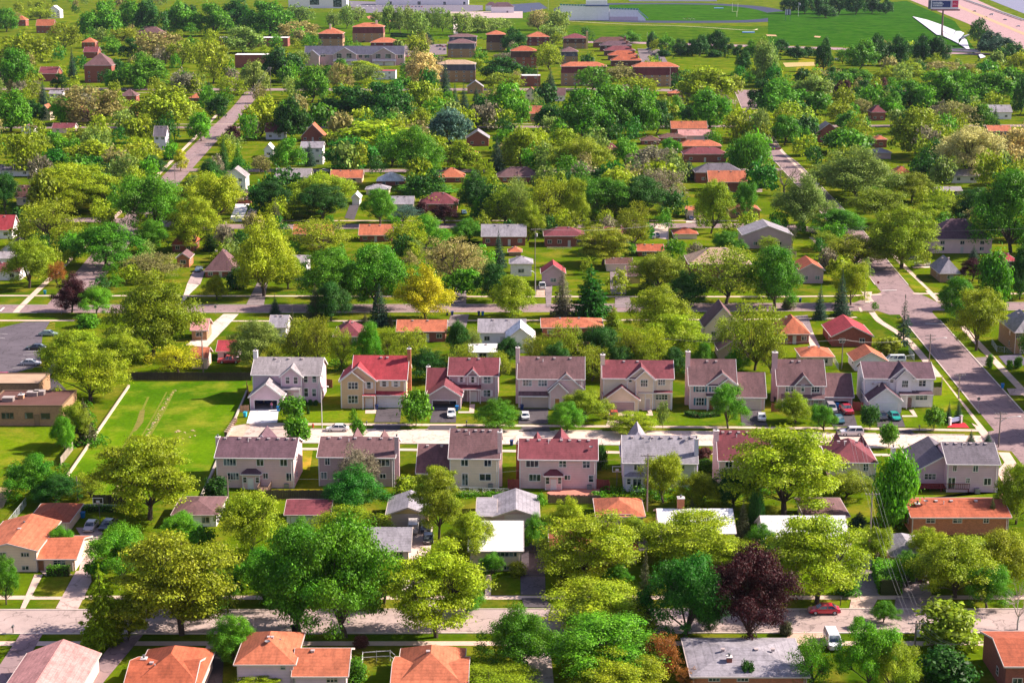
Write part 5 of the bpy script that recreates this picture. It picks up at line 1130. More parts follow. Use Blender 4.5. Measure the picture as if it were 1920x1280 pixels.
# ------------------------------------------------------------------ sports ground, railway, motorway
for v, pts, c in [('Z', [(470, 24), (1030, 24), (1030, 74), (470, 74)], (.55, .78, .7)), ('Z', [(1030, 48), (1440, 50), (1440, 80), (1090, 78), (1000, 70)], (.5, .75, .62)), ('Z', [(1440, 24), (1700, 2), (1790, 40), (1830, 96), (1440, 84)], (.25, .62, .62)), ('Z', [(1255, 98), (1560, 92), (1560, 150), (1290, 150)], (.9, .95, .8)), ('Z', [(60, 20), (160, 22), (150, 45), (60, 40)], (1, 1, 1)), ('Z', [(1500, 106), (1560, 108), (1560, 140), (1490, 140)], (1.9, 1.3, 1.6))]:
    sheet('lawn', v, pts, c, 'grass', .004)
cx_, cy_ = G(1265, 22)[0], (G(1265, 43.5)[1] + G(1265, 6)[1])/2
yr = (G(1265, 43.5)[1] - G(1265, 6)[1])/-2; xr_ = (G(1482, 24)[0] - G(1040, 24)[0])/2; cx_ = (G(1482, 24)[0] + G(1040, 24)[0])/2
def oval(name, k, ky, color, mat, z):
    m = MB(); o = []; n = 72
    for i in range(n):
        t = 2*pi*i/n; e = .72
        o.append(((abs(cos(t))**e)*(1 if cos(t) > 0 else -1)*(xr_-k), (abs(sin(t))**e)*(1 if sin(t) > 0 else -1)*(yr-ky)))
    m.poly([(cx_+a, cy_+b, z) for a, b in o]); return structure(add(name, m, mat, color=color))
oval('running_track', 0, 0, (.030, .034, .085), 'road', .02); oval('sports_field', 30, 46, (.28, .66, .60), 'grass', .05)
band('field_path', [(1040, 38), (1150, 45), (1290, 50), (1400, 57), (1420, 55)], 2.2, (.66, .56, .42), 'concrete', .06)
band('railway_bed', [(1060, 79), (1200, 81), (1446, 88), (1600, 93), (1850, 102)], 26, (.34, .22, .25), 'chip', .05)
for d in (-2.6, -1.1, 1.4, 2.9): band('rail_track', [(1060, 78.2), (1200, 80.2), (1446, 87.2), (1600, 92.2), (1850, 101)], .35, (.05, .035, .04), 'metal', .3, shift=d)
sheet('motorway', 'Z', [(1640, -40), (1705, 0), (1813, 44), (1900, 84), (2060, 160), (2200, 150), (1960, 50), (1880, 22), (1800, -14), (1760, -40)], (.40, .245, .255))
sheet('median_strip', 'Z', [(1756, -14), (1800, 16), (1925, 69), (2000, 100), (2000, 96), (1926, 64), (1804, 13), (1764, -14)], (.45, .28, .17), 'concrete', .07)
sheet('parking_lot', 'Z', [(1840, -6), (1880, 10), (1945, 36), (2010, 20), (1900, -20)], (.20, .20, .30))
sheet('parking_lot', 'V', [(655, 8), (1600, 40), (1600, 75), (1340, 98), (680, 92)], (.16, .14, .18)); sheet('parking_lot', 'V', [(1050, 318), (1345, 312), (1345, 385), (1050, 400)], (.20, .15, .17))
sheet('parking_lot', 'W', [(960, 345), (1120, 350), (1175, 442), (985, 442)], (.18, .14, .15)); sheet('parking_lot', 'V', [(1620, 45), (2000, 20), (2060, 60), (1900, 90), (1680, 92)], (.05, .06, .12))
sheet('path', 'V', [(1390, 100), (1415, 100), (1425, 240), (1395, 240)], (.6, .5, .45), 'concrete', .06); sheet('dirt_strip', 'V', [(780, 120), (815, 110), (850, 125), (800, 140)], (.42, .16, .10), 'chip', .02); sheet('dirt_strip', 'V', [(940, 145), (1010, 142), (1015, 160), (950, 160)], (.40, .17, .10), 'chip', .02)
sheet('dirt_strip', 'X', [(60, 245), (130, 248), (140, 258), (70, 256)], (.42, .26, .15), 'chip', .02); sheet('dirt_strip', 'X', [(405, 255), (450, 258), (440, 268), (400, 264)], (.42, .26, .15), 'chip', .02); sheet('dirt_strip', 'X', [(180, 445), (400, 440), (410, 465), (200, 475)], (.40, .30, .13), 'chip', .02)
sheet('gravel_yard', 'V', [(1340, 85), (1882, 82), (1882, 130), (1400, 130)], (.40, .30, .30), 'chip', .02)
def px3(view, x, y, Y):                                # point above the ground at distance Y
    X, Z = FP(*px_of(view, x, y), Y); return X, Z
# grandstand seen from behind: two stand wings, a press box, raking side and railings
_, Yg = G(*px_of('T', 700, 290))
st = thing('grandstand', 'white grandstand with a raised press box beside the track', 'grandstand', (*G(*px_of('T', 670, 290)), 0))
Xo, Yo = st.location[0], st.location[1]
def stand_piece(name, x0, x1, yt, yb, d, mat='paint', color=(.86, .83, .90), slope=0, dy=0.0):
    Y = Yo + dy; a, z1 = px3('T', x0, yt, Y); b, z0 = px3('T', x1, yb, Y); z0 = max(z0, 0); m = MB()
    m.prism([(a-Xo, dy, z1), (b-Xo, dy, z1), (b-Xo, dy+d, z1-slope), (a-Xo, dy+d, z1-slope)], (0, 0, z0-z1)) if not slope else m.prism([(a-Xo, dy, z1), (a-Xo, dy, z0), (a-Xo, dy+d, z0), (a-Xo, dy+d, max(z1-slope, z0+.4))], (b-a, 0, 0))
    return add(name, m, mat, st, color)
stand_piece('stand_wing', 145, 508, 65, 285, 14, slope=7); stand_piece('stand_wing', 832, 1230, 120, 300, 14, slope=6.5); stand_piece('rear_wall', 510, 825, 80, 285, 9, dy=-.4); stand_piece('press_box', 510, 803, 6, 72, 5, dy=.2); stand_piece('press_box_eave', 500, 826, 74, 92, 6, color=(.09, .13, .30), dy=-1.0)
for x0, x1, yt, n in ((145, 508, 56, 9), (838, 1240, 108, 10)):
    for i in range(n):
        a = x0 + (x1-x0)*i/n; stand_piece('railing_panel', a, a+(x1-x0)/n*.8, yt+i*(14/n), yt+20+i*(14/n), .3, color=(.10, .30, .30), dy=-.35)
m = MB(); Y = Yo; a, z1 = px3('T', 1228, 160, Y); b, _ = px3('T', 1330, 310, Y); m.prism([(a-Xo, -.3, 0), (b-Xo, -.3, 0), (b-Xo, -.3, 2.2), (a-Xo, -.3, z1)], (0, 8, 0)); add('side_wing', m, 'paint', st, (.86, .83, .90))
m = MB(); m.beam((a-Xo, -1, z1+1.5), (b-Xo+3, -1, 2.6), .5, 1.2); add('stair_rail', m, 'metal', st, (.25, .45, .50))
m = MB(); a, z1 = px3('T', 835, 235, Yo); b, _ = px3('T', 1225, 310, Yo); m.box(a-Xo, b-Xo, -.5, -.2, 0, z1); add('lower_panel', m, 'paint', st, (.66, .50, .60))
# far stand across the pitch
X0, Y0 = G(1180, 3); r = thing('far_grandstand', 'long lavender bleachers across the pitch', 'grandstand', (X0, Y0, 0)); m = MB()
L_ = G(1350, 5)[0] - X0
for i in range(6): m.box(0, L_, i*2.2, i*2.2+2.2, 0, 1.2+i*1.3)
add('bleacher', m, 'paint', r, (.52, .46, .66)); m = MB(); m.box(-.1, L_+.1, 13.3, 13.7, 0, 10); add('rear_rail', m, 'metal', r, (.3, .3, .5))
# goal post
X, Y = G(*px_of('S', 750, 235)); r = thing('goal_post', 'cream football goal post at the end of the pitch', 'goal post', (X, Y, 0)); m = MB(); m.tube([(0, 0, 0), (0, 0, 6)], .22, 8); add('base_post', m, 'paint', r, (.75, .68, .5))
m = MB(); m.tube([(-5.6, 1, 6), (1, 1, 6.3)], .18, 6); add('crossbar', m, 'paint', r, (.75, .68, .5))
for x in (-5.6, 1): m = MB(); m.tube([(x, 1, 6), (x, 1, 16)], .18, 6); add('upright', m, 'paint', r, (.75, .70, .6))
# scoreboard, flag
X, Y = G(*px_of('S', 1455, 288)); r = thing('scoreboard', 'dark scoreboard with pale bars at the curve of the track', 'scoreboard', (X, Y, 0)); m = MB(); m.box(-3.3, 3.3, -.3, .3, 6, 13); add('board', m, 'paint', r, (.06, .06, .12))
for x in (-2.6, -.6, 2.2): m = MB(); m.box(x-.55, x+.55, -.42, -.3, 6.6, 12.4); add('light_bar', m, 'paint', r, (.62, .60, .68))
for x in (-2.6, 2.6): m = MB(); m.box(x-.2, x+.2, -.2, .2, 0, 6); add('post', m, 'metal', r, (.1, .1, .14))
X, Y = G(*px_of('S', 1600, 228)); r = thing('flagpole', 'white flagpole with a drooping flag by the track', 'flagpole', (X, Y, 0)); m = MB(); m.tube([(0, 0, 0), (0, 0, 16)], .16, 8); add('pole', m, 'metal', r, (.7, .7, .72))
m = MB(); m.prism([(.1, 0, 16), (1.6, .3, 15.4), (2.6, -.2, 14.4), (2.2, 0, 12.6), (.9, .2, 13.4), (.1, 0, 14)], (0, .08, 0)); add('flag', m, 'paint', r, (.70, .60, .62)); m = MB(); m.box(.3, 1.2, -.12, -.02, 13.9, 15.6); add('flag_canton', m, 'paint', r, (.1, .1, .3))
for s_, (x, y), lab in ((('S'), (500, 120), 'blue landing mat by the far side of the track'), ('S', (910, 458), 'pale blue landing mat on the near grass')):
    X, Y = G(*px_of(s_, x, y)); m = MB(); m.box(-6, 6, -3, 3, 0, .9); r = thing('landing_mat', lab, 'mat', (X, Y, 0)); add('mat_block', m, 'paint', r, (.12, .30, .85)); m = MB(); m.box(-6.05, 6.05, -3.05, 3.05, .9, 1.0); add('mat_cover', m, 'paint', r, (.30, .48, .85))
# billboard on its tall pole
X, Y = G(*px_of('R', 563, 600)); r = thing('billboard', 'tall roadside billboard with navy face and red block', 'billboard', (X, Y, 0)); PY = Y
def bb(name, x0, y0, x1, y1, c, dy, th=.15, mat='paint'):
    a = FP(*px_of('R', x0, y1), PY); b = FP(*px_of('R', x1, y0), PY); m = MB(); m.box(a[0]-X, b[0]-X, dy-th, dy, a[1], b[1]); return add(name, m, mat, r, c)
a = FP(*px_of('R', 563, 160), PY); m = MB(); m.tube([(0, 1.2, 0), (0, 1.2, a[1])], [.9, .75], 10); add('pole', m, 'metal', r, (.16, .07, .08))
bb('back_frame', 350, 5, 835, 150, (.10, .10, .16), 2.4, 2.2); bb('white_border', 385, 10, 832, 148, (.75, .72, .80), .1); bb('navy_face', 402, 18, 705, 122, (.018, .028, .16), -.06); bb('pale_divider', 706, 18, 726, 122, (.55, .35, .55), -.06); bb('red_face', 728, 14, 826, 120, (.62, .02, .10), -.06)
for (y0, y1, xe) in ((33, 51, 570), (56, 76, 588), (86, 105, 575)):
    rr = random.Random(y0); x = 415
    while x < xe:
        w = rr.choice((6, 8, 10, 13)); bb('letter', x, y0 + rr.choice((0, 3, 5)), min(x+w, xe), y1, (.75, .75, .82), -.22, .05); x += w + 3
for x0, x1, y0 in ((738, 752, 60), (757, 770, 50), (774, 786, 58), (790, 800, 62), (804, 812, 66), (790, 798, 40)): bb('emblem_bar', x0, y0, x1, 82 if y0 > 45 else 48, (.80, .25, .35), -.22, .05)
bb('catwalk', 385, 152, 850, 175, (.22, .08, .10), .6, 1.6)
# concrete abutment slope with a drain hood, below the motorway
def slab(name, view, pts, z0, c, parent=None, mat='concrete', th=.5):
    g = [G(*px_of(view, x, y), z0) for x, y in pts]; m = MB(); m.prism([(x, y, z0) for x, y in g], (0, 0, -th)); 
    return add(name, m, mat, parent, c)
ab = thing('concrete_abutment', 'white concrete embankment slab under the billboard', 'embankment', (0, 0, 0))
slab('slope_panel', 'R', [(95, 265), (330, 320), (560, 400), (575, 570), (480, 555), (330, 440)], 1.0, (.56, .54, .63), ab); slab('slope_panel', 'R', [(566, 405), (780, 490), (735, 585), (585, 505)], 1.05, (.48, .48, .58), ab); slab('slope_panel', 'R', [(582, 512), (735, 592), (790, 500), (860, 500), (920, 530), (830, 640), (830, 695), (700, 630), (590, 578)], 1.0, (.56, .54, .63), ab); slab('slope_panel', 'R', [(905, 600), (960, 640), (1015, 808), (985, 805), (905, 745), (835, 700)], 1.0, (.56, .54, .63), ab)
m = MB(); gx, gy = G(*px_of('R', 870, 620), 1.0); m.prism([(gx-6, gy-14, 1.1), (gx+7, gy+16, 1.1), (gx+10, gy+10, 4.5), (gx-3, gy-18, 4.5)], (1.2, -2, 0)); add('drain_hood', m, 'concrete', ab, (.34, .34, .42))
tag(slab('concrete_ramp', 'R', [(1150, 880), (1190, 860), (1260, 905), (1180, 925)], 1.0, (.62, .60, .70)), 'small white concrete ramp by the rail bridge', 'ramp')
br = thing('rail_bridge', 'dark rail bridge deck with a pale parapet', 'bridge', (*G(*px_of('R', 950, 850)), 0)); bx, by = br.location[:2]
a, b = G(*px_of('R', 720, 840)), G(*px_of('R', 1180, 862)); m = MB(); m.beam((a[0]-bx, a[1]-by, 1.6), (b[0]-bx, b[1]-by, 1.6), .6, 1.4); add('parapet', m, 'concrete', br, (.6, .52, .60)); m = MB(); m.beam((a[0]-bx, a[1]-by+8, 2.4), (b[0]-bx, b[1]-by+8, 2.4), 6, 1.0); add('deck', m, 'metal', br, (.05, .04, .06))
P0, P1 = np.array(G(*px_of('R', 900, 0))), np.array(G(*px_of('R', 1877, 340)))
gr = thing('crash_barrier', 'pale crash barrier along the far edge of the motorway', 'barrier', (*P0, 0)); m = MB(); m.beam((0, 0, 1.4), (*(P1-P0), 1.4), .6, 1.6); add('rail', m, 'metal', gr, (.45, .55, .55)); m = MB()
for i in range(24): q = (P1-P0)*i/23; m.box(q[0]-.3, q[0]+.3, q[1]+.4, q[1]+1, 0, 1.4)
add('post', m, 'metal', gr, (.3, .3, .35))
# ------------------------------------------------------------------ fences, walls, poles and wires
BR = (.055, .040, .035); PALE = (.55, .58, .60)
fence('D', [(765, 490), (1000, 491), (1250, 492), (1510, 492)], 2.0, 'board', BR, 'tall dark board fence closing the far end of the field')
fence('D', [(408, 1068), (775, 530)], .55, 'wall', (.55, .42, .33), 'long low pale wall along the field edge', bay=3.0)
fence('D', [(1482, 560), (1380, 800), (1262, 1075), (1210, 1190)], .5, 'wall', (.42, .36, .31), 'thin kerb wall between the field and the houses', bay=3.0)
fence('D', [(365, 1000), (440, 905)], 1.7, 'board', (.34, .28, .22), 'weathered fence stub under the trees left of the wall')
fence('E', [(590, 150), (800, 152)], 1.8, 'board', BR, 'dark fence behind the basketball hoop'); fence('E', [(55, 300), (168, 158)], 1.5, 'chain', PALE, 'pale chain-link fence beside the rusty-roofed garage'); fence('E', [(500, 196), (800, 200)], 1.3, 'chain', PALE, 'chain-link fence with ivy behind parked cars')
fence('A', [(330, 1012), (735, 1016)], 1.8, 'board', (.10, .07, .055), 'brown board fence below the pinkish back house'); fence('A', [(1480, 975), (1900, 990)], 1.3, 'chain', PALE, 'thin chain-link fence below the cream back house')
fence('B', [(42, 950), (118, 950)], 2.0, 'board', (.24, .05, .05), 'short red fence panel beside the brick patio house, near side'); fence('B', [(612, 950), (690, 955), (695, 975)], 2.0, 'board', (.24, .05, .05), 'short red fence between the patio house and grey-roofed house')
fence('B', [(300, 1040), (420, 1042), (640, 1045)], 1.7, 'board', (.16, .10, .085), 'brown fence behind the round brick patio'); fence('A', [(700, 290), (768, 300)], 2.0, 'board', (.26, .10, .06), 'reddish fence between lavender house and tan house')
fence('C', [(148, 678), (205, 678)], 1.9, 'board', (.30, .10, .07), 'red-brown fence beside the small brick dormer house'); fence('C', [(636, 668), (700, 672)], 1.9, 'board', (.26, .08, .06), 'red-brown fence between red pickup and white corner house')
fence('C', [(1112, 580), (1168, 580), (1172, 500)], 1.9, 'board', (.30, .24, .20), 'tan fence at the side of the white corner house'); fence('C', [(480, 330), (520, 380), (552, 432)], 1.5, 'chain', PALE, 'pale fence beside the orange-roofed cream garage'); fence('C', [(850, 395), (1005, 372), (970, 320)], 1.5, 'chain', PALE, 'chain-link fence around yard by white van')
fence('C', [(1470, 275), (1500, 318), (1590, 330)], 1.4, 'chain', PALE, 'chain-link fence by the tan brick house'); fence('I', [(838, 425), (905, 530)], 1.7, 'board', (.36, .24, .20), 'tan board fence between grey drive and hedge')
fence('A', [(215, 300), (238, 420)], 1.7, 'board', (.30, .13, .08), 'rusty fence beside the lavender house'); fence('A', [(175, 455), (232, 450)], 1.5, 'board', (.26, .15, .10), 'short brown gate fence beside the open garage')
fence('K', [(1060, 610), (1320, 600)], .0 + 1.2, 'chain', PALE, 'thin fence behind the golden tree'); fence('L', [(1175, 380), (1180, 345)], 1.6, 'board', BR, 'small dark fence by the orange garage')
fence('J', [(1490, 575), (1530, 515)], 1.5, 'board', (.6, .55, .5), 'white fence behind mauve-hipped brick house'); fence('V', [(950, 248), (1240, 262)], 2.2, 'board', (.03, .05, .035), 'dark fence behind the rear apartment block', bay=5)
fence('F', [(868, 1270), (878, 1150), (1050, 1140), (1085, 1170)], 1.6, 'rail', (.62, .60, .58), 'white rail fence beside two joined hip roofs')
# stacked edging posts at the street end, deck, red deck, porch railing
for i in range(8):
    x, y = 82 + i*8.6, 604 - i*12.5; X, Y = G(*px_of('A', x, y)); m = MB(); m.box(-.28, .28, -.22, .22, 0, .75); r = thing('edging_post', 'short brown edging post in the row at the street end by the field', 'post', (X, Y, .02), -.2, 'edging posts at the street end'); add('block', m, 'wood', r, (.17, .10, .07)); m = MB(); m.box(-.33, .33, -.27, .27, .75, .87); add('cap', m, 'wood', r, (.4, .28, .22))
def deck(view, x0, y0, x1, y1, h, c, label, rail=True):
    a, b = G(*px_of(view, x0, y1)), G(*px_of(view, x1, y0)); r = thing('timber_deck', label, 'deck', (*a, 0), ROW_RZ); w, d = b[0]-a[0], b[1]-a[1]; n = int(w/.32)
    def f():
        m = MB(); m.box(.01, .30, 0, d, h-.06, h); return m.mesh('plank')
    pm = f()
    for i in range(n): add('plank', pm, 'wood', r, c, (i*.32, 0, 0))
    m = MB()
    for x in (.1, w/2, w-.1):
        for y in (.1, d-.1): m.box(x-.07, x+.07, y-.07, y+.07, 0, h-.06)
    add('support', m, 'wood', r, c); m = MB()
    if rail:
        for p, q in (((0, 0), (w, 0)), ((0, 0), (0, d)), ((w, 0), (w, d))):
            m.beam((*p, h+.95), (*q, h+.95), .1, .07); L = hypot(q[0]-p[0], q[1]-p[1]); k = int(L/.4)
            for i in range(k+1): m.box(p[0]+(q[0]-p[0])*i/k-.03, p[0]+(q[0]-p[0])*i/k+.03, p[1]+(q[1]-p[1])*i/k-.03, p[1]+(q[1]-p[1])*i/k+.03, h, h+.93)
        add('balustrade', m, 'wood', r, c)
    return r
deck('A', 285, 945, 372, 985, .5, (.24, .15, .11), 'brown timber deck behind the pinkish back house'); deck('C', 1000, 1108, 1290, 1158, .7, (.20, .035, .035), 'dark red timber deck behind the grey-roofed corner house')
fence('C', [(1008, 655), (1105, 655)], 1.0, 'rail', (.78, .75, .74), 'white porch railing of the corner house'); fence('L', [(305, 600), (470, 600)], 1.1, 'rail', (.75, .62, .55), 'pale patio rail behind the maroon brick ranch')
pole('lampN', 604, 802, 729, 'tall pale street lamp before the lavender house', arms=0, lamp=.9, wood=False, name='street_lamp')
pole('a', 381, 697, 618, 'dark utility pole beside the orange shed', 1, name='utility_pole'); pole('b', 1631, 1016, 922, 'wide-armed utility pole near the long red ranch', 1, rz=.05); pole('c', 1715, 1216, 1163, 'utility pole among the trees at the bottom', 1, transformer=True, rz=.05)
pole('d', 1742, 679, 626, 'utility pole with lamp arm behind the white corner house', 2, 3.2); pole('e', 1872, 838, 772, 'utility pole with lamp arm at the cross street corner', 2, 3.4); pole('f', 1797, 748, 700, 'utility pole on the verge behind two spruces', 1)
pole('g', 1578, 691, 635, 'plain utility pole behind the orange garages', 1); pole('h', 1213, 958, 850, 'thin utility pole before the pale blue house', 1, transformer=False); pole('i', 146, 938, 893, 'short pole left of the big field tree', 0); pole('j', 428, 943, 891, 'pole beside the pinkish back house', 0)
pole('k', 1621, 557, 502, 'utility pole at the upper street corner', 0); pole('l', 1003, 545, 428, 'utility pole between two brick ranches', 1, transformer=True); pole('m', 1252, 482, 417, 'dark utility pole by the red truck', 1); pole('n', 329, 352, 308, 'utility pole at the avenue foot', 2); pole('o', 392, 280, 268, 'utility pole halfway up the avenue', 2); pole('p', 508, 178, 126, 'tall pole at the top of the avenue', 2); pole('q', 531, 160, 124, 'white lamp post near the main road', 0, 1.2, False, name='street_lamp')
pole('r', 1378, 185, 140, 'utility pole by the meadow road', 2); pole('s', 1008, 172, 125, 'pole beside the white-roofed maroon building', 1); pole('t', 1256, 165, 127, 'white lamp post by the orange block', 0, 1.0, False, name='street_lamp'); pole('u', 1687, 150, 130, 'white lamp among the yellow-green trees', 0, 1.0, False, name='street_lamp'); pole('v', 1004, 555, 512, 'slim pale lamp beside the white pickup', 0, -.9, False, name='street_lamp'); pole('w', 1028, 20, -20, 'tall floodlight pole by the grandstand', 0, 0, False)
pole('x', 1213, 92, 60, 'thin pole behind the stepped maroon row', 0, 0, False)
wire('b', 'c', 'overhead wires dropping past the hedge to the bottom pole'); POLES['c2'] = (G(1790, 1330)[0], G(1790, 1330)[1], 9.5, .05); wire('c', 'c2', 'overhead wires leaving the bottom pole')
wire('d', 'f', 'overhead wires along the cross street, upper span'); wire('f', 'e', 'overhead wires along the cross street, middle span'); POLES['e2'] = (G(2010, 985)[0], G(2010, 985)[1], 10, 0); wire('e', 'e2', 'overhead wires along the cross street, lower span')
wire('d', 'g', 'overhead wires behind the white corner house', (-.4, .4)); POLES['g2'] = (G(1200, 700)[0], G(1200, 700)[1], 9, 0); wire('g', 'g2', 'overhead wires behind the north row', (-.4, .4)); POLES['b2'] = (G(1600, 905)[0], G(1600, 905)[1], 9.5, .05); wire('b', 'b2', 'overhead wires from the wide-armed pole to the trees')
wire('n', 'o', 'overhead wires along the avenue, lower span'); wire('o', 'p', 'overhead wires along the avenue, upper span'); POLES['k2'] = (G(1960, 490)[0], G(1960, 490)[1], 11, 0); POLES['k3'] = (G(1600, 478)[0], G(1600, 478)[1], 9, 0); wire('k3', 'k2', 'overhead wires crossing before the plum house', (-.5, .5))
wire('h', 'j', 'long low wire behind the south row', (0,), 2.0); wire('l', 'm', 'overhead wires behind the brick ranches', (-.6, .6))

# ------------------------------------------------------------------ cars and trucks
WH, SI, BK, RD = (.78, .77, .78), (.45, .42, .44), (.018, .018, .025), (.50, .012, .03)
car('sedan', WH, 'A', 798, 574, 0, 'white sedan parked on the pale concrete street', z=.03); car('sedan', WH, 'A', 1530, 478, 92, 'white car parked nose-in before the taupe house'); car('sedan', WH, 'B', 153, 492, -88, 'white car on black drive of the columned house'); car('sedan', WH, 'B', 1672, 500, -95, 'white car on the drive before beige garage door')
car('sedan', RD, 'B', 724, 490, 88, 'red car half hidden by yellow-green street tree'); car('pickup', (.42, .012, .03), 'C', 598, 682, 96, 'red pickup before the open garage'); car('sedan', (.03, .10, .13), 'C', 552, 738, 92, 'dark teal car behind street trees'); car('suv', (.35, .32, .34), 'C', 508, 676, 90, 'grey suv beside the red pickup, under a tree')
car('sedan', BK, 'C', 808, 718, 93, 'black car on the white corner house drive'); car('sedan', (.0, .30, .24), 'C', 885, 720, 95, 'teal green car on the white corner house drive'); car('suv', (.62, .58, .60), 'C', 628, 818, 0, 'silver suv driving along the concrete street', z=.03)
car('sedan', SI, 'D', 186, 398, 180, 'silver sedan in the parking lot'); car('sedan', BK, 'D', 216, 305, 0, 'black sedan in the parking lot'); car('sedan', (.25, .32, .30), 'D', 292, 222, 180, 'grey-green car half under parking lot tree'); car('suv', (.42, .01, .06), 'D', 32, 488, 180, 'dark red suv by the flat-roofed building')
car('sedan', (.50, .42, .42), 'E', 576, 308, 88, 'beige sedan by the basketball hoop'); car('sedan', BK, 'E', 682, 300, 80, 'black car next to the beige sedan'); car('sedan', (.58, .01, .045), 'I', 556, 838, 0, 'bright red coupe parked on the bottom street', z=.03)
car('suv', (.30, .33, .36), 'I', 812, 530, -86, 'grey suv beside the tan fence'); car('sedan', WH, 'I', 712, 540, -88, 'white car mostly hidden by trunked tree'); car('suv', BK, 'I', 1064, 628, -84, 'black suv before the grey carport'); car('pickup', (.10, .015, .03), 'I', 1150, 612, -84, 'dark red truck beside the black suv')
car('van', (.62, .56, .54), 'F', 1195, 318, -88, 'pale van before the yellow-gabled garage'); car('sedan', BK, 'F', 1275, 312, -88, 'black car beside the pale van'); car('sedan', BK, 'F', 1290, 382, -88, 'dark car on pale drive behind trees')
car('van', (.74, .74, .78), 'I', 610, 1040, 90, 'white camper van parked beyond the long grey roof'); car('pickup', WH, 'L', 272, 855, -88, 'white pickup before the red-gabled garage'); car('sedan', (.05, .05, .09), 'L', 1262, 398, -88, 'dark blue car before orange garage'); car('sedan', (.10, .12, .16), 'L', 1030, 512, -80, 'dark car between two small houses'); car('pickup', (.60, .01, .05), 'L', 1102, 612, 95, 'bright red truck behind rusty flat roof')
car('van', (.70, .66, .66), 'L', 978, 525, 0, 'white trailer beside the dark car'); car('suv', (.76, .75, .75), 'M', 1098, 706, 0, 'white suv parked on the lawn-side drive'); car('van', (.74, .74, .78), 'C', 885, 385, 0, 'white van behind the white corner house'); car('pickup', (.55, .05, .06), 'D', 1375, 385, 5, 'red and white pickup behind the lavender house')
car('sedan', (.05, .08, .14), 'J', 1325, 742, 88, 'dark blue car beside mauve-hipped house'); car('pickup', (.10, .015, .02), 'X', 128, 1058, 20, 'dark red truck near the pale bare tree', detail=False); car('sedan', (.1, .2, .25), 'K', 1385, 360, -80, 'dark car by the purple tree', detail=False); car('sedan', SI, 'K', 450, 82, 0, 'silver car on the fifth street', detail=False); car('suv', (.03, .04, .05), 'L', 1705, 192, 0, 'black suv beside bright orange ranch', detail=False)
car('sedan', WH, 'X', 808, 1030, 60, 'white car before orange roof', detail=False); car('sedan', (.75, .75, .75), 'X', 553, 425, 0, 'white car in the meadow', detail=False)
names = lambda c: 'white' if min(c) > .6 else 'silver' if min(c) > .35 else 'red' if c[0] > .25 and c[1] < .15 else 'navy blue' if c[2] > c[0]*1.8 and c[2] > .04 else 'black' if max(c) < .03 else 'dull coloured'
FARG = 'cars in the far car parks'
for i, (x, y, c) in enumerate([(1105, 328, (.05, .10, .22)), (1122, 340, WH), (1148, 342, SI), (1162, 330, RD), (1185, 328, WH), (1205, 334, (.30, .12, .2)), (1222, 330, SI), (1278, 332, BK), (1300, 328, RD), (1325, 334, (.30, .02, .05)), (1300, 352, (.05, .05, .1)), (1330, 356, BK), (1080, 385, WH), (1072, 405, (.5, .06, .1))]):
    car('sedan', c, 'V', x, y, 80 + 9*(i % 3), f'small {names(c)} car in the car park beside the slate townhouses', group=FARG, detail=False)
for i, (x, y, c) in enumerate([(1052, 368, (.55, .50, .50)), (1070, 395, (.10, .02, .08)), (1100, 418, SI), (1112, 436, (.08, .2, .45)), (1040, 352, (.1, .2, .5))]):
    car('suv', c, 'W', x, y, 0, f'small {names(c)} suv beside the stepped maroon row', group=FARG, detail=False)
for i in range(22):
    st_, c = rt.choice(('sedan', 'suv')), rt.choice((WH, SI, BK, WH, (.05, .05, .12), (.3, .03, .05)))
    car(st_, c, 'V', 690 + i*23 + rt.uniform(-4, 4), 44 + rt.choice((0, 0, 16)) + i*.4, 85, f"tiny {names(c)} {st_.replace('sedan', 'car')} parked before the long white building", group=FARG, detail=False)
for x, y, st, c, lab in ((1085, 190, 'sedan', BK, 'dark car heading along the motorway, farthest up'), (1355, 245, 'van', WH, 'white van on the motorway'), (1572, 325, 'sedan', (.05, .06, .12), 'dark blue car behind the motorway van'), (1785, 430, 'sedan', (.6, .6, .66), 'silver car last of the motorway four')):
    car(st, c, 'R', x, y, -28, lab, group='cars on the motorway', detail=False)
BL = (.01, .17, .50); DB = (.02, .045, .16)
for v, x, y, c, lab in [('A', 205, 485, (.02, .40, .60), 'light blue bin on lawn beside the field kerb'), ('A', 418, 448, BL, 'blue bin at the lavender house garage'), ('A', 560, 392, BL, 'blue bin by the lavender house porch'), ('A', 1050, 438, DB, 'navy bin by the white garage door'), ('A', 1566, 445, BL, 'blue bin beside the taupe house garage'), ('B', 132, 438, DB, 'navy bin at the columned house'), ('B', 66, 668, DB, 'navy bin on the far verge behind the patio house'),
                        ('B', 1760, 392, (.03, .03, .06), 'black bin beside the garage wing'), ('K', 1276, 1034, DB, 'navy bin on the street by the golden tree'), ('K', 1308, 1036, DB, 'second navy bin by the golden tree, nearer the white house'), ('K', 1486, 1036, DB, 'navy bin above the white-roofed house'), ('K', 1512, 1038, BL, 'blue bin above the white-roofed house'), ('L', 560, 1034, DB, 'navy bin above the orange ranch'), ('L', 586, 1034, BL, 'blue bin above the orange ranch'),
                        ('E', 524, 238, BL, 'blue bin beside the rusty-roofed garage'), ('E', 1084, 284, BL, 'blue bin beside mauve hip-roofed garage'), ('Q', 1016, 300, DB, 'navy bin beside orange hip-roofed garage'), ('P', 1044, 512, BL, 'blue bin across the cross street'), ('C', 543, 655, BL, 'blue bin inside the open garage'), ('F', 442, 962, (.01, .01, .012), 'black bin on the bottom street'), ('M', 285, 948, DB, 'dark blue bin in tree shade'), ('J', 300, 895, (.02, .22, .35), 'teal bin by the corner pavement')]:
    wheelie_bin(v, x, y, c, lab)
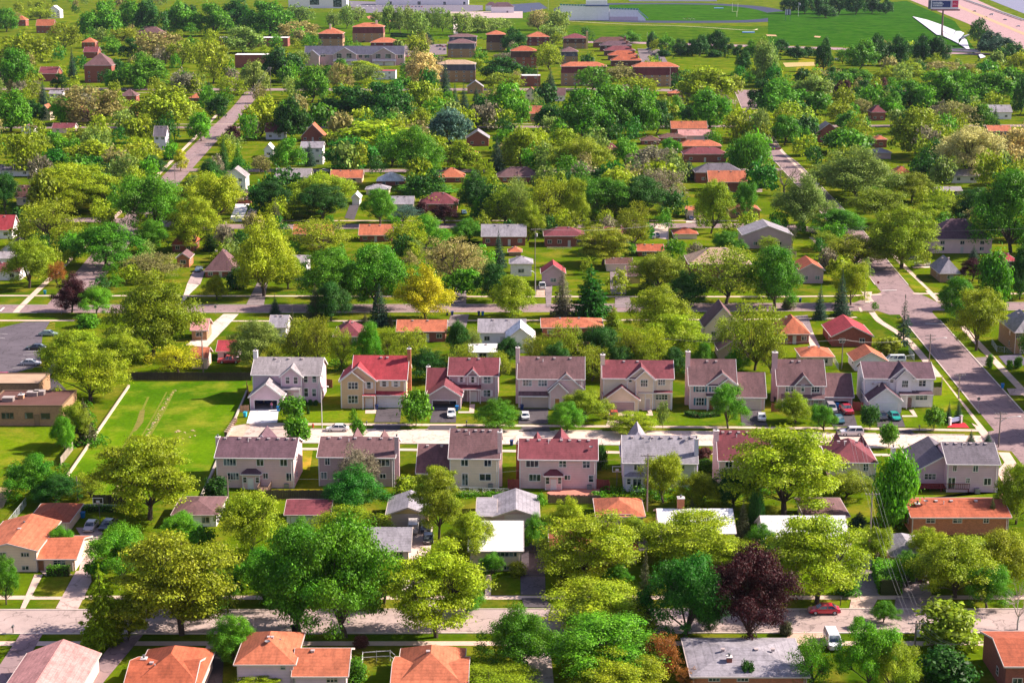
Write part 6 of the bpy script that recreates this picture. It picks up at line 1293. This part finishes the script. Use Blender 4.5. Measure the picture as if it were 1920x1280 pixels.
# small street things
X, Y = G(*px_of('A', 641, 552)); r = thing('fire_hydrant', 'red fire hydrant on the north verge', 'hydrant', (X, Y, .02)); m = MB(); m.lathe([(.2, 0), (.2, .08), (.14, .1), (.14, .6), (.18, .62), (.18, .68), (.12, .8), (0, .86)], 12); add('barrel', m, 'paint', r, (.55, .03, .02)); m = MB(); m.tube([(-.27, 0, .48), (.27, 0, .48)], .07, 8); m.tube([(0, 0, .42), (0, -.27, .42)], .08, 8); add('nozzle', m, 'paint', r, (.5, .03, .02))
X, Y = G(*px_of('C', 1252, 752)); r = thing('subdivision_sign', 'pale sign between two white posts in the red flower bed', 'sign', (X, Y, 0), .55)
for s in (-1, 1): m = MB(); m.box(s*1.55-.22, s*1.55+.22, -.22, .22, 0, 1.55); m.box(s*1.55-.3, s*1.55+.3, -.3, .3, 1.55, 1.7); add('post', m, 'paint', r, (.78, .75, .74))
m = MB(); m.box(-1.33, 1.33, -.08, .08, .6, 1.5); add('sign_panel', m, 'paint', r, (.30, .38, .58))
for lab, v, x, y in (('small mailbox on dark post before the white corner house', 'C', 1035, 795), ('small mailbox on post before the taupe house', 'A', 1628, 548), ('white mailbox on post beside the small young tree', 'A', 985, 552), ('mailbox on the bottom verge at the pink-roofed corner', 'E', 84, 968), ('mailbox on the verge near red coupe', 'I', 660, 790)):
    X, Y = G(*px_of(v, x, y)); r = thing('mailbox', lab, 'mailbox', (X, Y, .02), 0, 'mailboxes'); m = MB(); m.box(-.06, .06, -.06, .06, 0, 1.0); add('post', m, 'wood', r, (.15, .1, .09)); m = MB(); m.prism([(-.14, -.28, 1.0), (.14, -.28, 1.0), (.14, -.28, 1.2), (.07, -.28, 1.3), (-.07, -.28, 1.3), (-.14, -.28, 1.2)], (0, .56, 0)); add('box', m, 'metal', r, (.1, .1, .11))
for lab, v, x, y, h, c in (('red stop sign under the purple-leaved tree', 'J', 412, 1028, 2.6, (.45, .02, .03)), ('street sign on the cross street verge', 'P', 778, 745, 2.8, (.16, .15, .15)), ('stop sign at the upper street corner', 'M', 803, 868, 2.6, (.3, .06, .05)), ('small sign before the brick-roofed shed', 'J', 1438, 1028, 2.4, (.2, .2, .2))):
    X, Y = G(*px_of(v, x, y)); r = thing('street_sign', lab, 'sign', (X, Y, .02), 0); m = MB(); m.tube([(0, 0, 0), (0, 0, h)], .04, 6); add('post', m, 'metal', r, (.3, .3, .3)); m = MB(); m.tube([(0, -.06, h-.35), (0, -.09, h-.35)], .38, 8); add('sign_plate', m, 'paint', r, c)
for lab, v, x, y, rz in (('basketball hoop with pale frame behind parked cars', 'E', 630, 238, 0), ('basketball hoop in shade beside pale blue house', 'B', 742, 925, 0)):
    X, Y = G(*px_of(v, x, y)); r = thing('basketball_hoop', lab, 'hoop', (X, Y, 0), rz); m = MB(); m.tube([(0, 0, 0), (0, 0, 2.9), (0, -.5, 3.2)], .07, 8); add('pole', m, 'metal', r, (.1, .1, .1))
    m = MB(); m.box(-.9, .9, -.6, -.55, 2.8, 2.9); m.box(-.9, .9, -.6, -.55, 3.8, 3.9); m.box(-.9, -.8, -.6, -.55, 2.9, 3.8); m.box(.8, .9, -.6, -.55, 2.9, 3.8); m.box(-.3, .3, -.6, -.55, 2.95, 3.4); add('backboard', m, 'paint', r, (.75, .73, .72)); m = MB(); m.lathe([(.23, 3.0), (.26, 3.0), (.26, 3.04), (.23, 3.04)], 12, (0, -.86, 0)); add('rim', m, 'metal', r, (.6, .15, .05))
def person(view, x, y, top, low, label, h=1.72):
    X, Y = G(*px_of(view, x, y)); r = thing('person', label, 'person', (X, Y, .03), rt.uniform(-1, 1), 'sports players on the pitch' if 'sports' in label else None); m = MB(); k = h/1.72
    prof = [(.0, 0.78), (.17, .8), (.19, 1.0), (.15, 1.15), (.21, 1.38), (.17, 1.46), (.06, 1.5), (.055, 1.54), (.10, 1.6), (.105, 1.67), (.08, 1.74), (0, 1.77)]
    b = MB(); b.lathe([(q*k, z*k) for q, z in prof], 12); b.v = [(px_, py_*.62, z) for px_, py_, z in b.v]
    for s in (-1, 1):
        b.tube([(s*.1*k, 0, .86*k), (s*.11*k, -.02, .46*k), (s*.12*k, .02, .06*k), (s*.12*k, -.12, .03)], [.09*k, .065*k, .045*k, .04*k], 7); b.tube([(s*.2*k, 0, 1.4*k), (s*.27*k, .02, 1.12*k), (s*.26*k, -.1, .86*k)], [.055*k, .045*k, .035*k], 6)
    add('body', b, 'paint', r, (.5, .32, .25)); c = MB(); c.lathe([(.185*k, .95*k), (.20*k, 1.0*k), (.165*k, 1.15*k), (.225*k, 1.38*k), (.18*k, 1.47*k), (.07*k, 1.5*k)], 12); c.v = [(a, q*.66, z) for a, q, z in c.v]; add('shirt', c, 'paint', r, top)
    c = MB(); c.lathe([(.19*k, .8*k), (.2*k, .98*k)], 12); c.v = [(a, q*.66, z) for a, q, z in c.v]
    for s in (-1, 1): c.tube([(s*.1*k, 0, .88*k), (s*.11*k, -.02, .46*k), (s*.12*k, .02, .1*k)], [.1*k, .08*k, .06*k], 7)
    add('trousers', c, 'paint', r, low); c = MB(); c.lathe([(.112*k, 1.64*k), (.112*k, 1.7*k), (.085*k, 1.76*k), (0, 1.785*k)], 10); add('hair', c, 'rubber', r, (.05, .03, .02))
person('A', 376, 438, (.55, .10, .25), (.10, .10, .2), 'person in a pink top standing in the open garage')
person('D', 1198, 330, (.7, .68, .66), (.2, .2, .25), 'person in a pale shirt near the orange shed')
for i in range(9): person('S', 8 + i*20, 272 + (i % 3)*4, (.6, .05, .08) if i in (2, 3) else (.7, .7, .72), (.2, .2, .25), f'tiny {"red" if i in (2, 3) else "white"}-shirted sports player on the pitch edge')
for lab, v, x, y in (('grey air conditioner behind the pinkish back house', 'A', 472, 940), ('grey air conditioner behind the cream back house', 'A', 1782, 942), ('grey air conditioner behind the brick patio house', 'B', 566, 950), ('grey air conditioner behind the grey-roofed corner house', 'C', 1382, 1166)):
    X, Y = G(*px_of(v, x, y)); r = thing('air_conditioner', lab, 'air conditioner', (X, Y, .02), 0, 'air conditioners behind the south row'); m = MB(); m.box(-.45, .45, -.45, .45, 0, .85); add('casing', m, 'metal', r, (.22, .22, .23)); m = MB(); m.lathe([(0, .86), (.36, .86), (.36, .9), (0, .9)], 14); add('fan_grille', m, 'metal', r, (.08, .08, .08))
for lab, x, y in (('square vent box on the low tan roof', 205, 606), ('long vent box on the low tan roof', 245, 600), ('round-topped duct on the low tan roof', 60, 640)):
    X, Y = G(*px_of('D', x, y + 90)); r = thing('rooftop_vent', lab, 'vent', (X, Y, 4.2)); m = MB(); m.box(-1.1, 1.1, -.8, .8, -.4, .8); add('casing', m, 'metal', r, (.25, .2, .19)); m = MB(); m.box(-1.2, 1.2, -.9, .9, .8, .92); add('lid', m, 'metal', r, (.4, .33, .3))
# rubble line across the vacant field
m = MB(); rs = random.Random(3)
for i in range(230):
    t = rs.random(); a = px_of('D', 1045 - 345*t**.9, 548 + 640*t); x, y = G(*a); x += rs.gauss(0, .25 + .3*(t > .85)); y += rs.gauss(0, .5); s = rs.uniform(.06, .20)
    m.prism([(x-s, y-s*.7, s*.9), (x+s*.5, y-s, s), (x+s, y+s*.6, s*.8), (x-s*.4, y+s, s*.9)], (0, 0, -s))
for i in range(16): x, y = G(*px_of('D', 1050 + rs.random()*120, 790 + rs.random()*50)); s = rs.uniform(.1, .25); m.prism([(x-s, y-s*.7, s*.9), (x+s*.5, y-s, s), (x+s, y+s*.6, s*.8), (x-s*.4, y+s, s*.9)], (0, 0, -s))
structure(add('rubble', m, 'concrete', color=(.46, .33, .20)), 'stuff')
def hedge(view, pts, w, h, hue, label):
    g = [np.array(G(*px_of(view, x, y))) for x, y in pts]; rng = np.random.default_rng(int(g[0][0]*10) % 9999); P, N = [], []
    for p, q in zip(g, g[1:]):
        L = np.linalg.norm(q-p); n = int(L*(w+2*h)*26); d = (q-p)/L; s = np.array((-d[1], d[0])); t = rng.random(n); k = rng.integers(0, 4, n); u = rng.uniform(-.5, .5, n); v = rng.random(n)
        off = np.where(k == 0, -.5, np.where(k == 1, .5, u))*w; z = np.where(k < 2, v, 1.0)*h; base = p + (q-p)*t[:, None] + s*off[:, None]
        P.append(np.column_stack([base, z]) + rng.normal(size=(n, 3))*.09); N.append(np.column_stack([s*np.sign(off)[:, None]*(k < 2)[:, None], (k >= 2)*1.0]) + rng.normal(size=(n, 3))*.5)
    P = np.concatenate(P); c = P.mean(0); c[2] = 0; P[:, 2] = np.maximum(P[:, 2], .03); r = thing('hedge', label, 'hedge', tuple(c)); add('foliage', leaf_mesh('foliage', P - c, np.concatenate(N), np.full(len(P), .17)), None, r, HUE[hue][0])
    m = MB()
    for p, q in zip(g, g[1:]):
        L = np.linalg.norm(q-p); d = (q-p)/L; s = np.array((-d[1], d[0])); a, b, e, f = p+s*w*.42, p-s*w*.42, q-s*w*.42, q+s*w*.42; m.prism([(*(x-c[:2]), h*.9) for x in (a, b, e, f)][::-1], (0, 0, -h*.9))
    add('branches', m, 'bark', r, (.05, .06, .02))
hedge('I', [(925, 590), (975, 725)], 3.4, 2.6, 'B', 'big clipped green hedge between two driveways'); hedge('E', [(302, 600), (440, 600)], 1.4, 1.5, 'G', 'clipped hedge under the split-level house window'); hedge('Q', [(500, 605), (640, 606)], 1.4, 1.7, 'G', 'clipped hedge before the orange ranch'); hedge('E', [(515, 192), (800, 196)], 1.2, 1.0, 'G', 'low hedge behind the basketball hoop'); hedge('Q', [(395, 330), (420, 440)], 1.8, 2.0, 'G', 'hedge along the black drive'); hedge('V', [(950, 262), (1240, 272)], 2.2, 2.0, 'D', 'dark hedge behind the rear apartment block'); hedge('B', [(1195, 470), (1260, 490), (1400, 478)], 1.6, .8, 'D', 'planted bed before teal shutters'); hedge('J', [(0, 798), (95, 800)], 1.0, 1.0, 'D', 'row of dark clipped bushes by white house')
# ------------------------------------------------------------------ trees: kind, hue, x, base row, top row, width
trees('''
m G 12 1133 1040 46; i Y 193 1212 1046 92; m B 232 1090 985 110; l O 341 1190 988 200; m G 560 1186 978 160; m G 648 1194 972 172; m Y 475 1040 918 118; m Y 655 1012 936 136; l Y 818 1194 1016 162; l O 823 1010 868 84; m Y 880 1056 955 98
m D 430 1127 1070 46; m B 437 1242 1150 78; m G 968 1252 1133 132; l Y 1120 1180 1080 170; m B 1132 1266 1145 195; l Y 1160 1305 1216 150; s R 1243 1276 1186 74; s R 1290 1292 1250 46; p X 1208 1180 1020 62; m E 1283 1200 1034 138; m P 1411 1205 1028 140; l Y 1300 1060 948 165; l Y 1372 1070 998 104
p X 1392 1006 930 42; p X 1297 966 930 28; c D 1411 1000 924 17; c D 1424 1002 928 15; l Y 1531 1131 958 168; i S 1610 992 953 48; c B 1677 988 846 72; p D 1858 994 924 40; m Y 1790 1120 995 150; m O 1872 1102 985 112; b L 1853 1050 1012 42; m Y 1905 982 866 74; r W 1908 1180 1078 84; b O 1778 1206 1126 104; m G 1656 1166 1122 48; y G 1611 1176 1154 20
m B 1625 1292 1164 112; m O 1677 1302 1194 86; b D 1775 1286 1212 92; s G 1520 1292 1190 72; y D 1400 1292 1238 24; b X 1473 1190 1164 22; l Y 480 1300 1260 84; l Y 930 1304 1244 152; b G 665 1276 1230 42; b K 677 1212 1190 26; t B 1015 957 922 22; b Y 1026 996 964 28; m Y 1070 1012 930 70; l Y 1100 1088 953 168; m G 1161 1092 1054 48; b O 970 1078 1052 30; m G 920 1080 1034 42; b O 205 1072 1058 18; y G 180 1085 1048 40
m E 660 962 866 108; s N 672 926 832 78; b Y 762 930 890 42; b D 405 936 893 46; l Y 281 974 806 164; m G 70 936 845 104; m B 122 846 778 48; i X 160 832 740 50; m O 140 835 752 60; m Y 170 752 634 135; m Y 145 692 607 130; m Y 225 692 617 84; s A 335 698 638 92; m O 285 668 510 160; m L 480 692 594 98; m D 105 946 885 84; s O 170 932 878 64; l Y 1470 966 786 192; m Y 1243 942 850 74; m Y 1310 952 880 84; m D 1375 952 874 84; c D 1127 882 834 22; b K 1320 860 836 30; b G 1322 880 858 34; m O 1585 932 878 92; b G 800 935 905 46
y G 547 792 740 45; y G 558 836 779 48; t G 662 798 764 17; y G 672 820 784 27; y G 780 798 729 54; m G 932 806 744 78; m B 1063 808 749 64; m Y 1100 790 726 80; l Y 1183 812 766 88; t L 1243 806 750 24; m G 1365 803 717 62; m Y 1492 792 730 66; m G 1545 808 756 50; y D 1631 804 758 34; y G 1666 838 792 34; y G 1751 807 760 36; p S 1778 793 749 22; p S 1796 792 741 24; p S 1820 832 802 24; p S 1852 834 804 24; b D 572 760 748 9; b D 582 760 748 9; b D 592 760 749 10; p D 578 776 754 9
p X 550 650 574 34; s O 562 690 594 68; s O 598 692 591 58; s O 640 692 614 42; m B 695 694 602 52; s O 730 684 611 44; s O 770 692 609 62; m D 855 672 600 42; s L 885 664 614 34; m D 955 684 631 42; s O 1007 694 621 54; s O 1060 694 600 68; m D 1122 694 607 80; s O 1185 704 611 66; s Y 1225 708 611 66; m Y 1240 642 529 118; l Y 1265 684 579 112; i Y 1150 622 566 44; s O 1415 694 558 104; s O 1370 664 588 64; m B 1382 698 650 52; m D 800 714 650 76; s O 870 712 640 60; m D 1040 712 640 54; s O 1110 714 644 66; m D 1160 712 646 52; s O 1215 714 640 62; m D 1262 714 648 50; s O 935 712 652 44; m G 1320 704 640 44; s O 1445 700 622 54; s O 515 700 640 40; s O 745 712 655 36
m P 135 586 510 68; m B 180 592 534 62; b B 165 613 585 42; m Y 55 540 445 92; s R 108 535 490 34; s O 95 472 372 122; m G 200 502 411 136; m G 285 478 411 62; s T 285 522 468 102; m G 295 442 324 134; m Y 395 422 321 112; m Y 365 470 369 84; p D 395 470 415 46; m D 510 410 337 78; m Y 495 555 409 112; m D 12 402 326 48; m Y 140 392 299 140; m Y 120 402 330 100; l Y 190 398 324 92; m Y 407 562 513 42; b D 446 542 501 38; m Y 600 402 321 122; m D 605 412 341 88; p X 517 426 369 40; m B 713 420 352 68; s F 760 414 381 58; m P 835 421 381 47; b P 790 402 378 22; b Y 815 392 364 48; m D 895 407 324 68; s Y 945 422 344 82; b G 800 362 334 104; s O 600 472 404 114; s Y 765 477 404 74; m B 800 467 399 82; m G 880 452 407 64; s T 850 536 439 124; m G 622 578 458 118; m G 702 578 448 128; m A 800 600 493 98; m D 925 567 489 68; m Y 963 594 509 92; p S 935 502 429 42; m D 620 602 524 74; p X 592 602 524 52; p S 712 609 524 58; p S 516 590 547 28; p X 685 613 582 27; p X 732 612 586 22; m Y 540 542 469 62; p N 1055 593 490 58; i E 1108 598 484 90; s O 1187 473 379 64; m Y 990 452 379 58; s Y 1030 427 329 88; m Y 1080 427 337 48; s L 968 425 335 50; m G 1140 412 327 110; m D 1200 412 326 100; s N 1240 397 314 84; l O 1130 497 419 94; y G 1178 480 454 27; m O 1228 546 469 94; p D 1220 541 477 47; m D 1290 572 504 74; s O 1362 570 454 136; m Y 1333 438 339 68; m G 1394 414 342 47; m G 1365 482 431 54; m G 1452 577 454 106
m L 1510 432 327 104; r N 1470 367 294 90; m L 1610 374 269 154; m O 1650 422 349 114; m O 1710 378 319 84; m Y 1770 417 359 104; m Y 1690 502 386 124; m O 1605 502 434 108; m G 1570 442 384 112; m G 1895 474 318 138; m D 1830 418 349 84; p S 1577 592 500 47; p S 1537 599 527 37; m Y 1595 572 489 64; g S 1693 646 545 56; b O 1665 663 628 47; m G 1795 602 514 82; m Y 1830 657 534 98; c G 1863 577 471 58; m D 1912 562 461 48; m P 1823 527 484 47; p S 1825 490 457 32; r N 1485 472 411 30; s O 1545 470 430 50; b G 1855 690 664 14; b G 1893 692 674 12; b G 1908 690 668 16; b X 1478 580 556 24; s Y 1440 470 440 40; t G 1640 585 565 14
m G 30 173 90 67; m G 12 60 14 46; s O 55 132 56 112; s O 122 94 41 57; m G 187 74 4 78; s Y 75 37 11 57; p S 137 151 87 26; p S 82 196 149 30; m D 115 169 137 32; m G 20 247 169 78; m D 65 232 189 37; m B 115 233 184 42; s T 170 232 154 108; m O 210 227 157 47; m G 270 167 105 82; m G 213 167 132 32; m D 226 152 111 42; m Y 305 242 157 114; p D 252 237 171 28; m B 378 264 209 47; m D 410 224 179 40; p S 393 194 147 27; s Y 435 187 141 52; m L 478 177 114 52; m Y 487 257 182 72; m P 437 272 235 32; p D 420 320 247 34; p G 447 317 259 32; m D 397 342 297 50; m A 338 320 281 26; p D 320 299 242 42; m D 285 330 289 47; m Y 180 317 254 114; s O 48 327 242 88; m B 105 292 246 47; s O 165 267 229 98; s O 265 312 261 74; s O 340 127 74 57; s T 300 117 54 88; m D 248 112 71 40; m B 210 104 74 44; s O 230 77 49 52; s O 400 157 74 72; s N 345 180 132 52; m L 457 100 46 78; m G 345 67 2 70; m D 285 70 0 60; m G 400 68 4 66; m D 445 62 0 60; m G 245 62 0 52
m G 505 70 -2 92; s T 560 77 34 78; s L 562 42 7 52; s L 625 52 22 28; s L 650 54 9 32; s L 672 42 12 32; s L 708 44 20 28; s L 730 63 9 28; s L 751 63 15 26; s L 765 62 14 24; s L 783 77 19 48; s L 810 56 15 28; s L 830 60 15 32; s L 865 66 20 48; s L 895 62 26 52; s L 930 60 28 70; i S 802 84 57 30; m D 965 97 52 47; m D 535 152 84 82; r N 607 152 104 48; m G 585 192 124 62; b G 640 136 110 24; m Y 680 137 109 62; s L 690 157 117 62; m C 793 162 97 67; m D 660 234 154 122; m D 722 237 149 104; l O 790 217 151 52; m Y 785 242 202 47; p S 835 180 111 30; p S 853 197 154 24; p S 870 212 154 32; p S 893 190 160 20; m F 846 270 201 78; m B 950 240 154 82; m D 895 240 194 47; m D 943 154 102 77; s N 950 117 94 52; s O 945 167 131 67; m D 548 260 182 67; p S 555 202 164 32; l Y 698 287 217 138; m E 660 320 251 98; m G 780 347 236 104; m G 735 312 259 72; m B 540 317 257 57; p S 581 312 259 30; m Y 863 317 261 67; p S 932 324 252 44; m Y 980 319 239 72; s T 488 324 289 42; s T 640 175 118 44
s T 1010 57 17 47; s L 1047 64 17 47; s L 1035 84 44 52; s O 1030 132 79 57; p S 1032 174 124 34; s G 1110 170 119 77; s T 1165 162 119 62; s O 1195 182 139 82; m G 1090 267 164 94; m G 1140 257 157 94; m G 1195 257 164 74; m D 1230 252 189 47; m D 1035 247 194 62; m G 1258 227 179 52; m Y 1325 197 121 104; m G 1332 240 169 72; s Y 1405 260 197 88; w G 1403 327 252 78; m Y 1055 302 239 72; m O 1085 337 254 104; m B 1175 312 257 47; s N 1225 327 269 88; m B 1258 292 259 37; i S 1290 337 296 40; m G 1178 82 56 47; m D 1225 94 61 24; m D 1298 104 74 27; m D 1317 102 72 24; m D 1340 100 57 37; b D 1280 104 86 28; m D 1392 142 97 29; c L 1430 147 79 32; m Y 1415 154 126 37; m D 1430 207 149 52; r W 1378 202 180 34; m D 1542 134 74 32; m G 1612 130 74 57; m D 1650 123 66 44; m D 1685 123 68 46; m D 1730 117 66 46; m D 1762 117 68 40; m Y 1690 152 111 77; s T 1780 142 106 98; m Y 1665 157 124 47; m G 1605 157 124 62; m D 1558 152 124 30; m P 1582 187 149 40; m D 1620 197 149 44; m K 1650 192 149 30; m G 1705 205 146 77; m G 1757 202 129 88; s G 1795 192 127 57; m G 1860 197 129 92; m Y 1835 162 126 57; m Y 1903 157 124 42; m D 1912 217 147 32; m L 1520 212 139 82; m G 1470 217 147 92; c L 1437 162 84 42; m Y 1490 252 189 77; m G 1470 272 214 57; p S 1518 256 217 20; m G 1510 292 244 42; s O 1575 232 189 52; m G 1590 202 167 27; s T 1618 217 184 37; m G 1600 242 204 62; m G 1668 217 172 47; m O 1715 292 199 98; s T 1795 242 186 78; m G 1838 242 194 47; m G 1590 287 234 92; m Y 1742 322 264 42; m C 1812 337 234 118; m C 1905 322 239 74; s L 1425 267 204 37; s D 1832 87 34 42; m S 1865 102 57 62; m D 1890 122 79 60; s O 1912 132 96 42; p D 1865 237 196 27
m D 1275 104 72 30; m D 1310 106 66 32; m D 1360 106 70 28; m G 1410 108 76 30; m D 1445 108 80 26; m D 1495 112 84 32; s G 1250 100 66 34; m D 1545 110 84 30; m D 1478 26 -14 30; m D 1508 27 -14 34; m D 1540 26 -16 34; m D 1572 27 -14 36; m D 1604 28 -14 36; m D 1634 26 -12 32; m D 1660 27 -2 30; m D 1550 34 6 40; m D 1385 108 84 22; b D 1340 108 92 26; b D 1490 104 86 40; b D 1245 106 92 26; m D 1465 98 72 30; m D 1515 108 86 30; s G 1580 120 90 30
m G 1966 700 552 104; m Y 2005 752 590 120; m G 2060 812 640 130; m D 1985 640 500 90; m G 1990 720 570 100; m G 2080 900 780 120
m G 395 1150 1060 90; m B 500 1130 1030 95; m D 300 1130 1050 80; m Y 720 1130 1040 95; m G 590 1120 1010 90; l Y 240 1200 1110 80; m G 875 1150 1085 60; b G 380 1118 1085 50; b D 520 1130 1098 46; b G 690 1128 1096 50; m G 110 1040 985 50; y G 380 1040 985 44; m B 340 1020 960 60; m G 560 1040 968 70
m G 1000 1030 962 46; m Y 1190 1040 965 70; m G 1430 1060 980 60; m D 1480 1080 1000 60; m Y 1640 1060 985 60; m G 1700 1100 1030 50; m Y 1740 1060 985 70; m G 1850 1140 1060 80; b G 1330 1120 1080 50; b D 1450 1120 1090 46; b G 1590 1115 1085 40; m D 1330 1180 1090 80
''')
def spray(name, n, seed, boxes, size, color):          # undergrowth: loose leaves over the ground, nobody could count it
    rng = np.random.default_rng(seed); P = []
    for v, x0, y0, x1, y1, h, k in boxes:
        for _ in range(k):
            gx, gy = G(*px_of(v, rng.uniform(x0, x1), rng.uniform(y0, y1))); r = rng.uniform(.5, 1.3); q = int(55*r*r); e = unit(rng, q); e[:, 2] = abs(e[:, 2])
            P.append(np.column_stack([gx + e[:, 0]*r, gy + e[:, 1]*r, e[:, 2]*h*rng.uniform(.5, 1.1) + .04]))
    P = np.concatenate(P); structure(add(name, leaf_mesh(name, P, rng.normal(size=P.shape) + np.array((0, 0, .8)), np.full(len(P), size)), None, None, color), 'stuff')
spray('undergrowth', 0, 4, [('D', 420, 830, 640, 900, 1.6, 26), ('D', 380, 640, 560, 900, 2.0, 30), ('D', 60, 1000, 420, 1180, 1.5, 40), ('A', 300, 985, 740, 1000, .9, 26), ('B', 560, 960, 1700, 1030, 1.4, 90), ('A', 1500, 985, 1900, 1000, .8, 24), ('C', 0, 1090, 900, 1170, 1.5, 60), ('A', 760, 140, 840, 200, 1.5, 12)], .2, HUE['G'][0])
spray('far_undergrowth', 0, 5, [('Z', 1255, 100, 1560, 112, 1.6, 60), ('Z', 1250, 96, 1480, 104, 1.2, 40), ('Z', 1820, 70, 1915, 130, 2, 30), ('Z', 470, 66, 1000, 80, 1.4, 60)], .35, HUE['D'][0])
def tree_mass():                                       # the many smaller trees behind the ones picked out above
    rng = np.random.default_rng(77); lines = [(smooth_line(q, 8), w) for q, w in ((R3, 7), (R4, 6), (R5, 5.5), (R6, 5.5), (R7, 9), (LS, 6.5), (RS, 7.5))]
    pts = np.concatenate([np.array(l) for l, _ in lines]); wid = np.concatenate([np.full(len(l), w) for l, w in lines])
    hs = np.array([(o.location[0], o.location[1], max(9, max((abs(c.location[0]) for c in o.children), default=5)+5)) for o in HOUSES]); ts = [tuple(q[0].location[:2]) + (q[0].scale[0]*.30,) for q in TREES]
    keep = [PX(*q, 0) for q in smooth_line(LS, 8)] + [PX(*q, 0) for q in smooth_line(RS, 8)]; keep = [q for q in keep if (190 < q[1] < 340 and q[0] < 600) or 470 < q[1] < 560 or (q[0] > 1400 and 280 < q[1] < 330)]
    hues = [HUE[k][0] for k in 'GGGBYYYDDOOLLTEN']; V, F, Cc = [], [], []; got = tries = 0
    src = [PROTO['mf'][i][0] for i in range(3)] + [PROTO['sf'][i][0] for i in range(2)] + [PROTO['y'][0][0]]
    data = []
    for me in src:
        a = np.empty(len(me.vertices)*3, np.float32); me.vertices.foreach_get('co', a); data.append(a.reshape(-1, 4, 3))
    while got < 820 and tries < 40000:
        tries += 1; py = 6 + 554*rng.random()**1.2; px = rng.uniform(-60, 1980)
        if (px > 560 and py < 75) or (1240 < px < 1640 and py < 150) or (px > 1640 and py < 105) or (580 < px < 1000 and py < 90): continue
        X, Y = G(px, py); h = rng.uniform(8, 15) if py < 420 else rng.uniform(4, 8.5); w = h*rng.uniform(.7, 1.0)
        if (np.hypot(pts[:, 0]-X, pts[:, 1]-Y) < wid).any(): continue
        if ((abs(hs[:, 0]-X) < hs[:, 2]*.9) & (hs[:, 1]-Y < 12) & (hs[:, 1]-Y > -15)).any(): continue
        ptop = PX(X, Y, h)[1]; pw = w/SC(py)/2
        if any(ptop < b - 1 and b < py and abs(a - px) < pw + 4 for a, b in keep): continue
        if rng.random() < .92 and any(py > hb and ptop < hb - 4 and abs(hx-px) < hw + pw*.6 for _, hx, hy, hw, hb in LANDMARKS): continue
        if any(hypot(a-X, b-Y) < r*.8 + w*.22 for a, b, r in ts): continue
        ts.append((X, Y, w*.32)); got += 1; d = data[rng.integers(0, len(data))]; m = min(len(d), 520 if py < 160 else 700 if py < 330 else 1200); d = d[rng.permutation(len(d))[:m]]
        a = rng.uniform(0, 6.28); q = d.copy(); cen = d.mean(1, keepdims=True); q = cen + (q-cen)*(1.75 if py < 160 else 1.5 if py < 330 else 1.35)
        x = (q[..., 0]*cos(a) - q[..., 1]*sin(a))*w + X; y = (q[..., 0]*sin(a) + q[..., 1]*cos(a))*w + Y
        V.append(np.stack([x, y, q[..., 2]*h], -1).reshape(-1, 3)); c = np.array(hues[rng.integers(0, len(hues))])*rng.uniform(.85, 1.15); Cc.append(np.tile((*c, 1.0), (m*4, 1)))
    V = np.concatenate(V); n = len(V)//4; me = bpy.data.meshes.new('tree_mass'); me.vertices.add(n*4); me.vertices.foreach_set('co', V.reshape(-1).astype(np.float32)); me.loops.add(n*4); me.loops.foreach_set('vertex_index', np.arange(n*4, dtype=np.int32)); me.polygons.add(n); me.polygons.foreach_set('loop_start', np.arange(0, n*4, 4, dtype=np.int32))
    at = me.color_attributes.new('leaf_hue', 'FLOAT_COLOR', 'POINT'); at.data.foreach_set('color', np.concatenate(Cc).reshape(-1).astype(np.float32)); me.update(calc_edges=True)
    structure(add('background_trees', me, 'leaf_mixed'), 'stuff'); print('filler trees', got, 'leaves', n, 'named trees', len(TREES))
tree_mass()
label_trees()
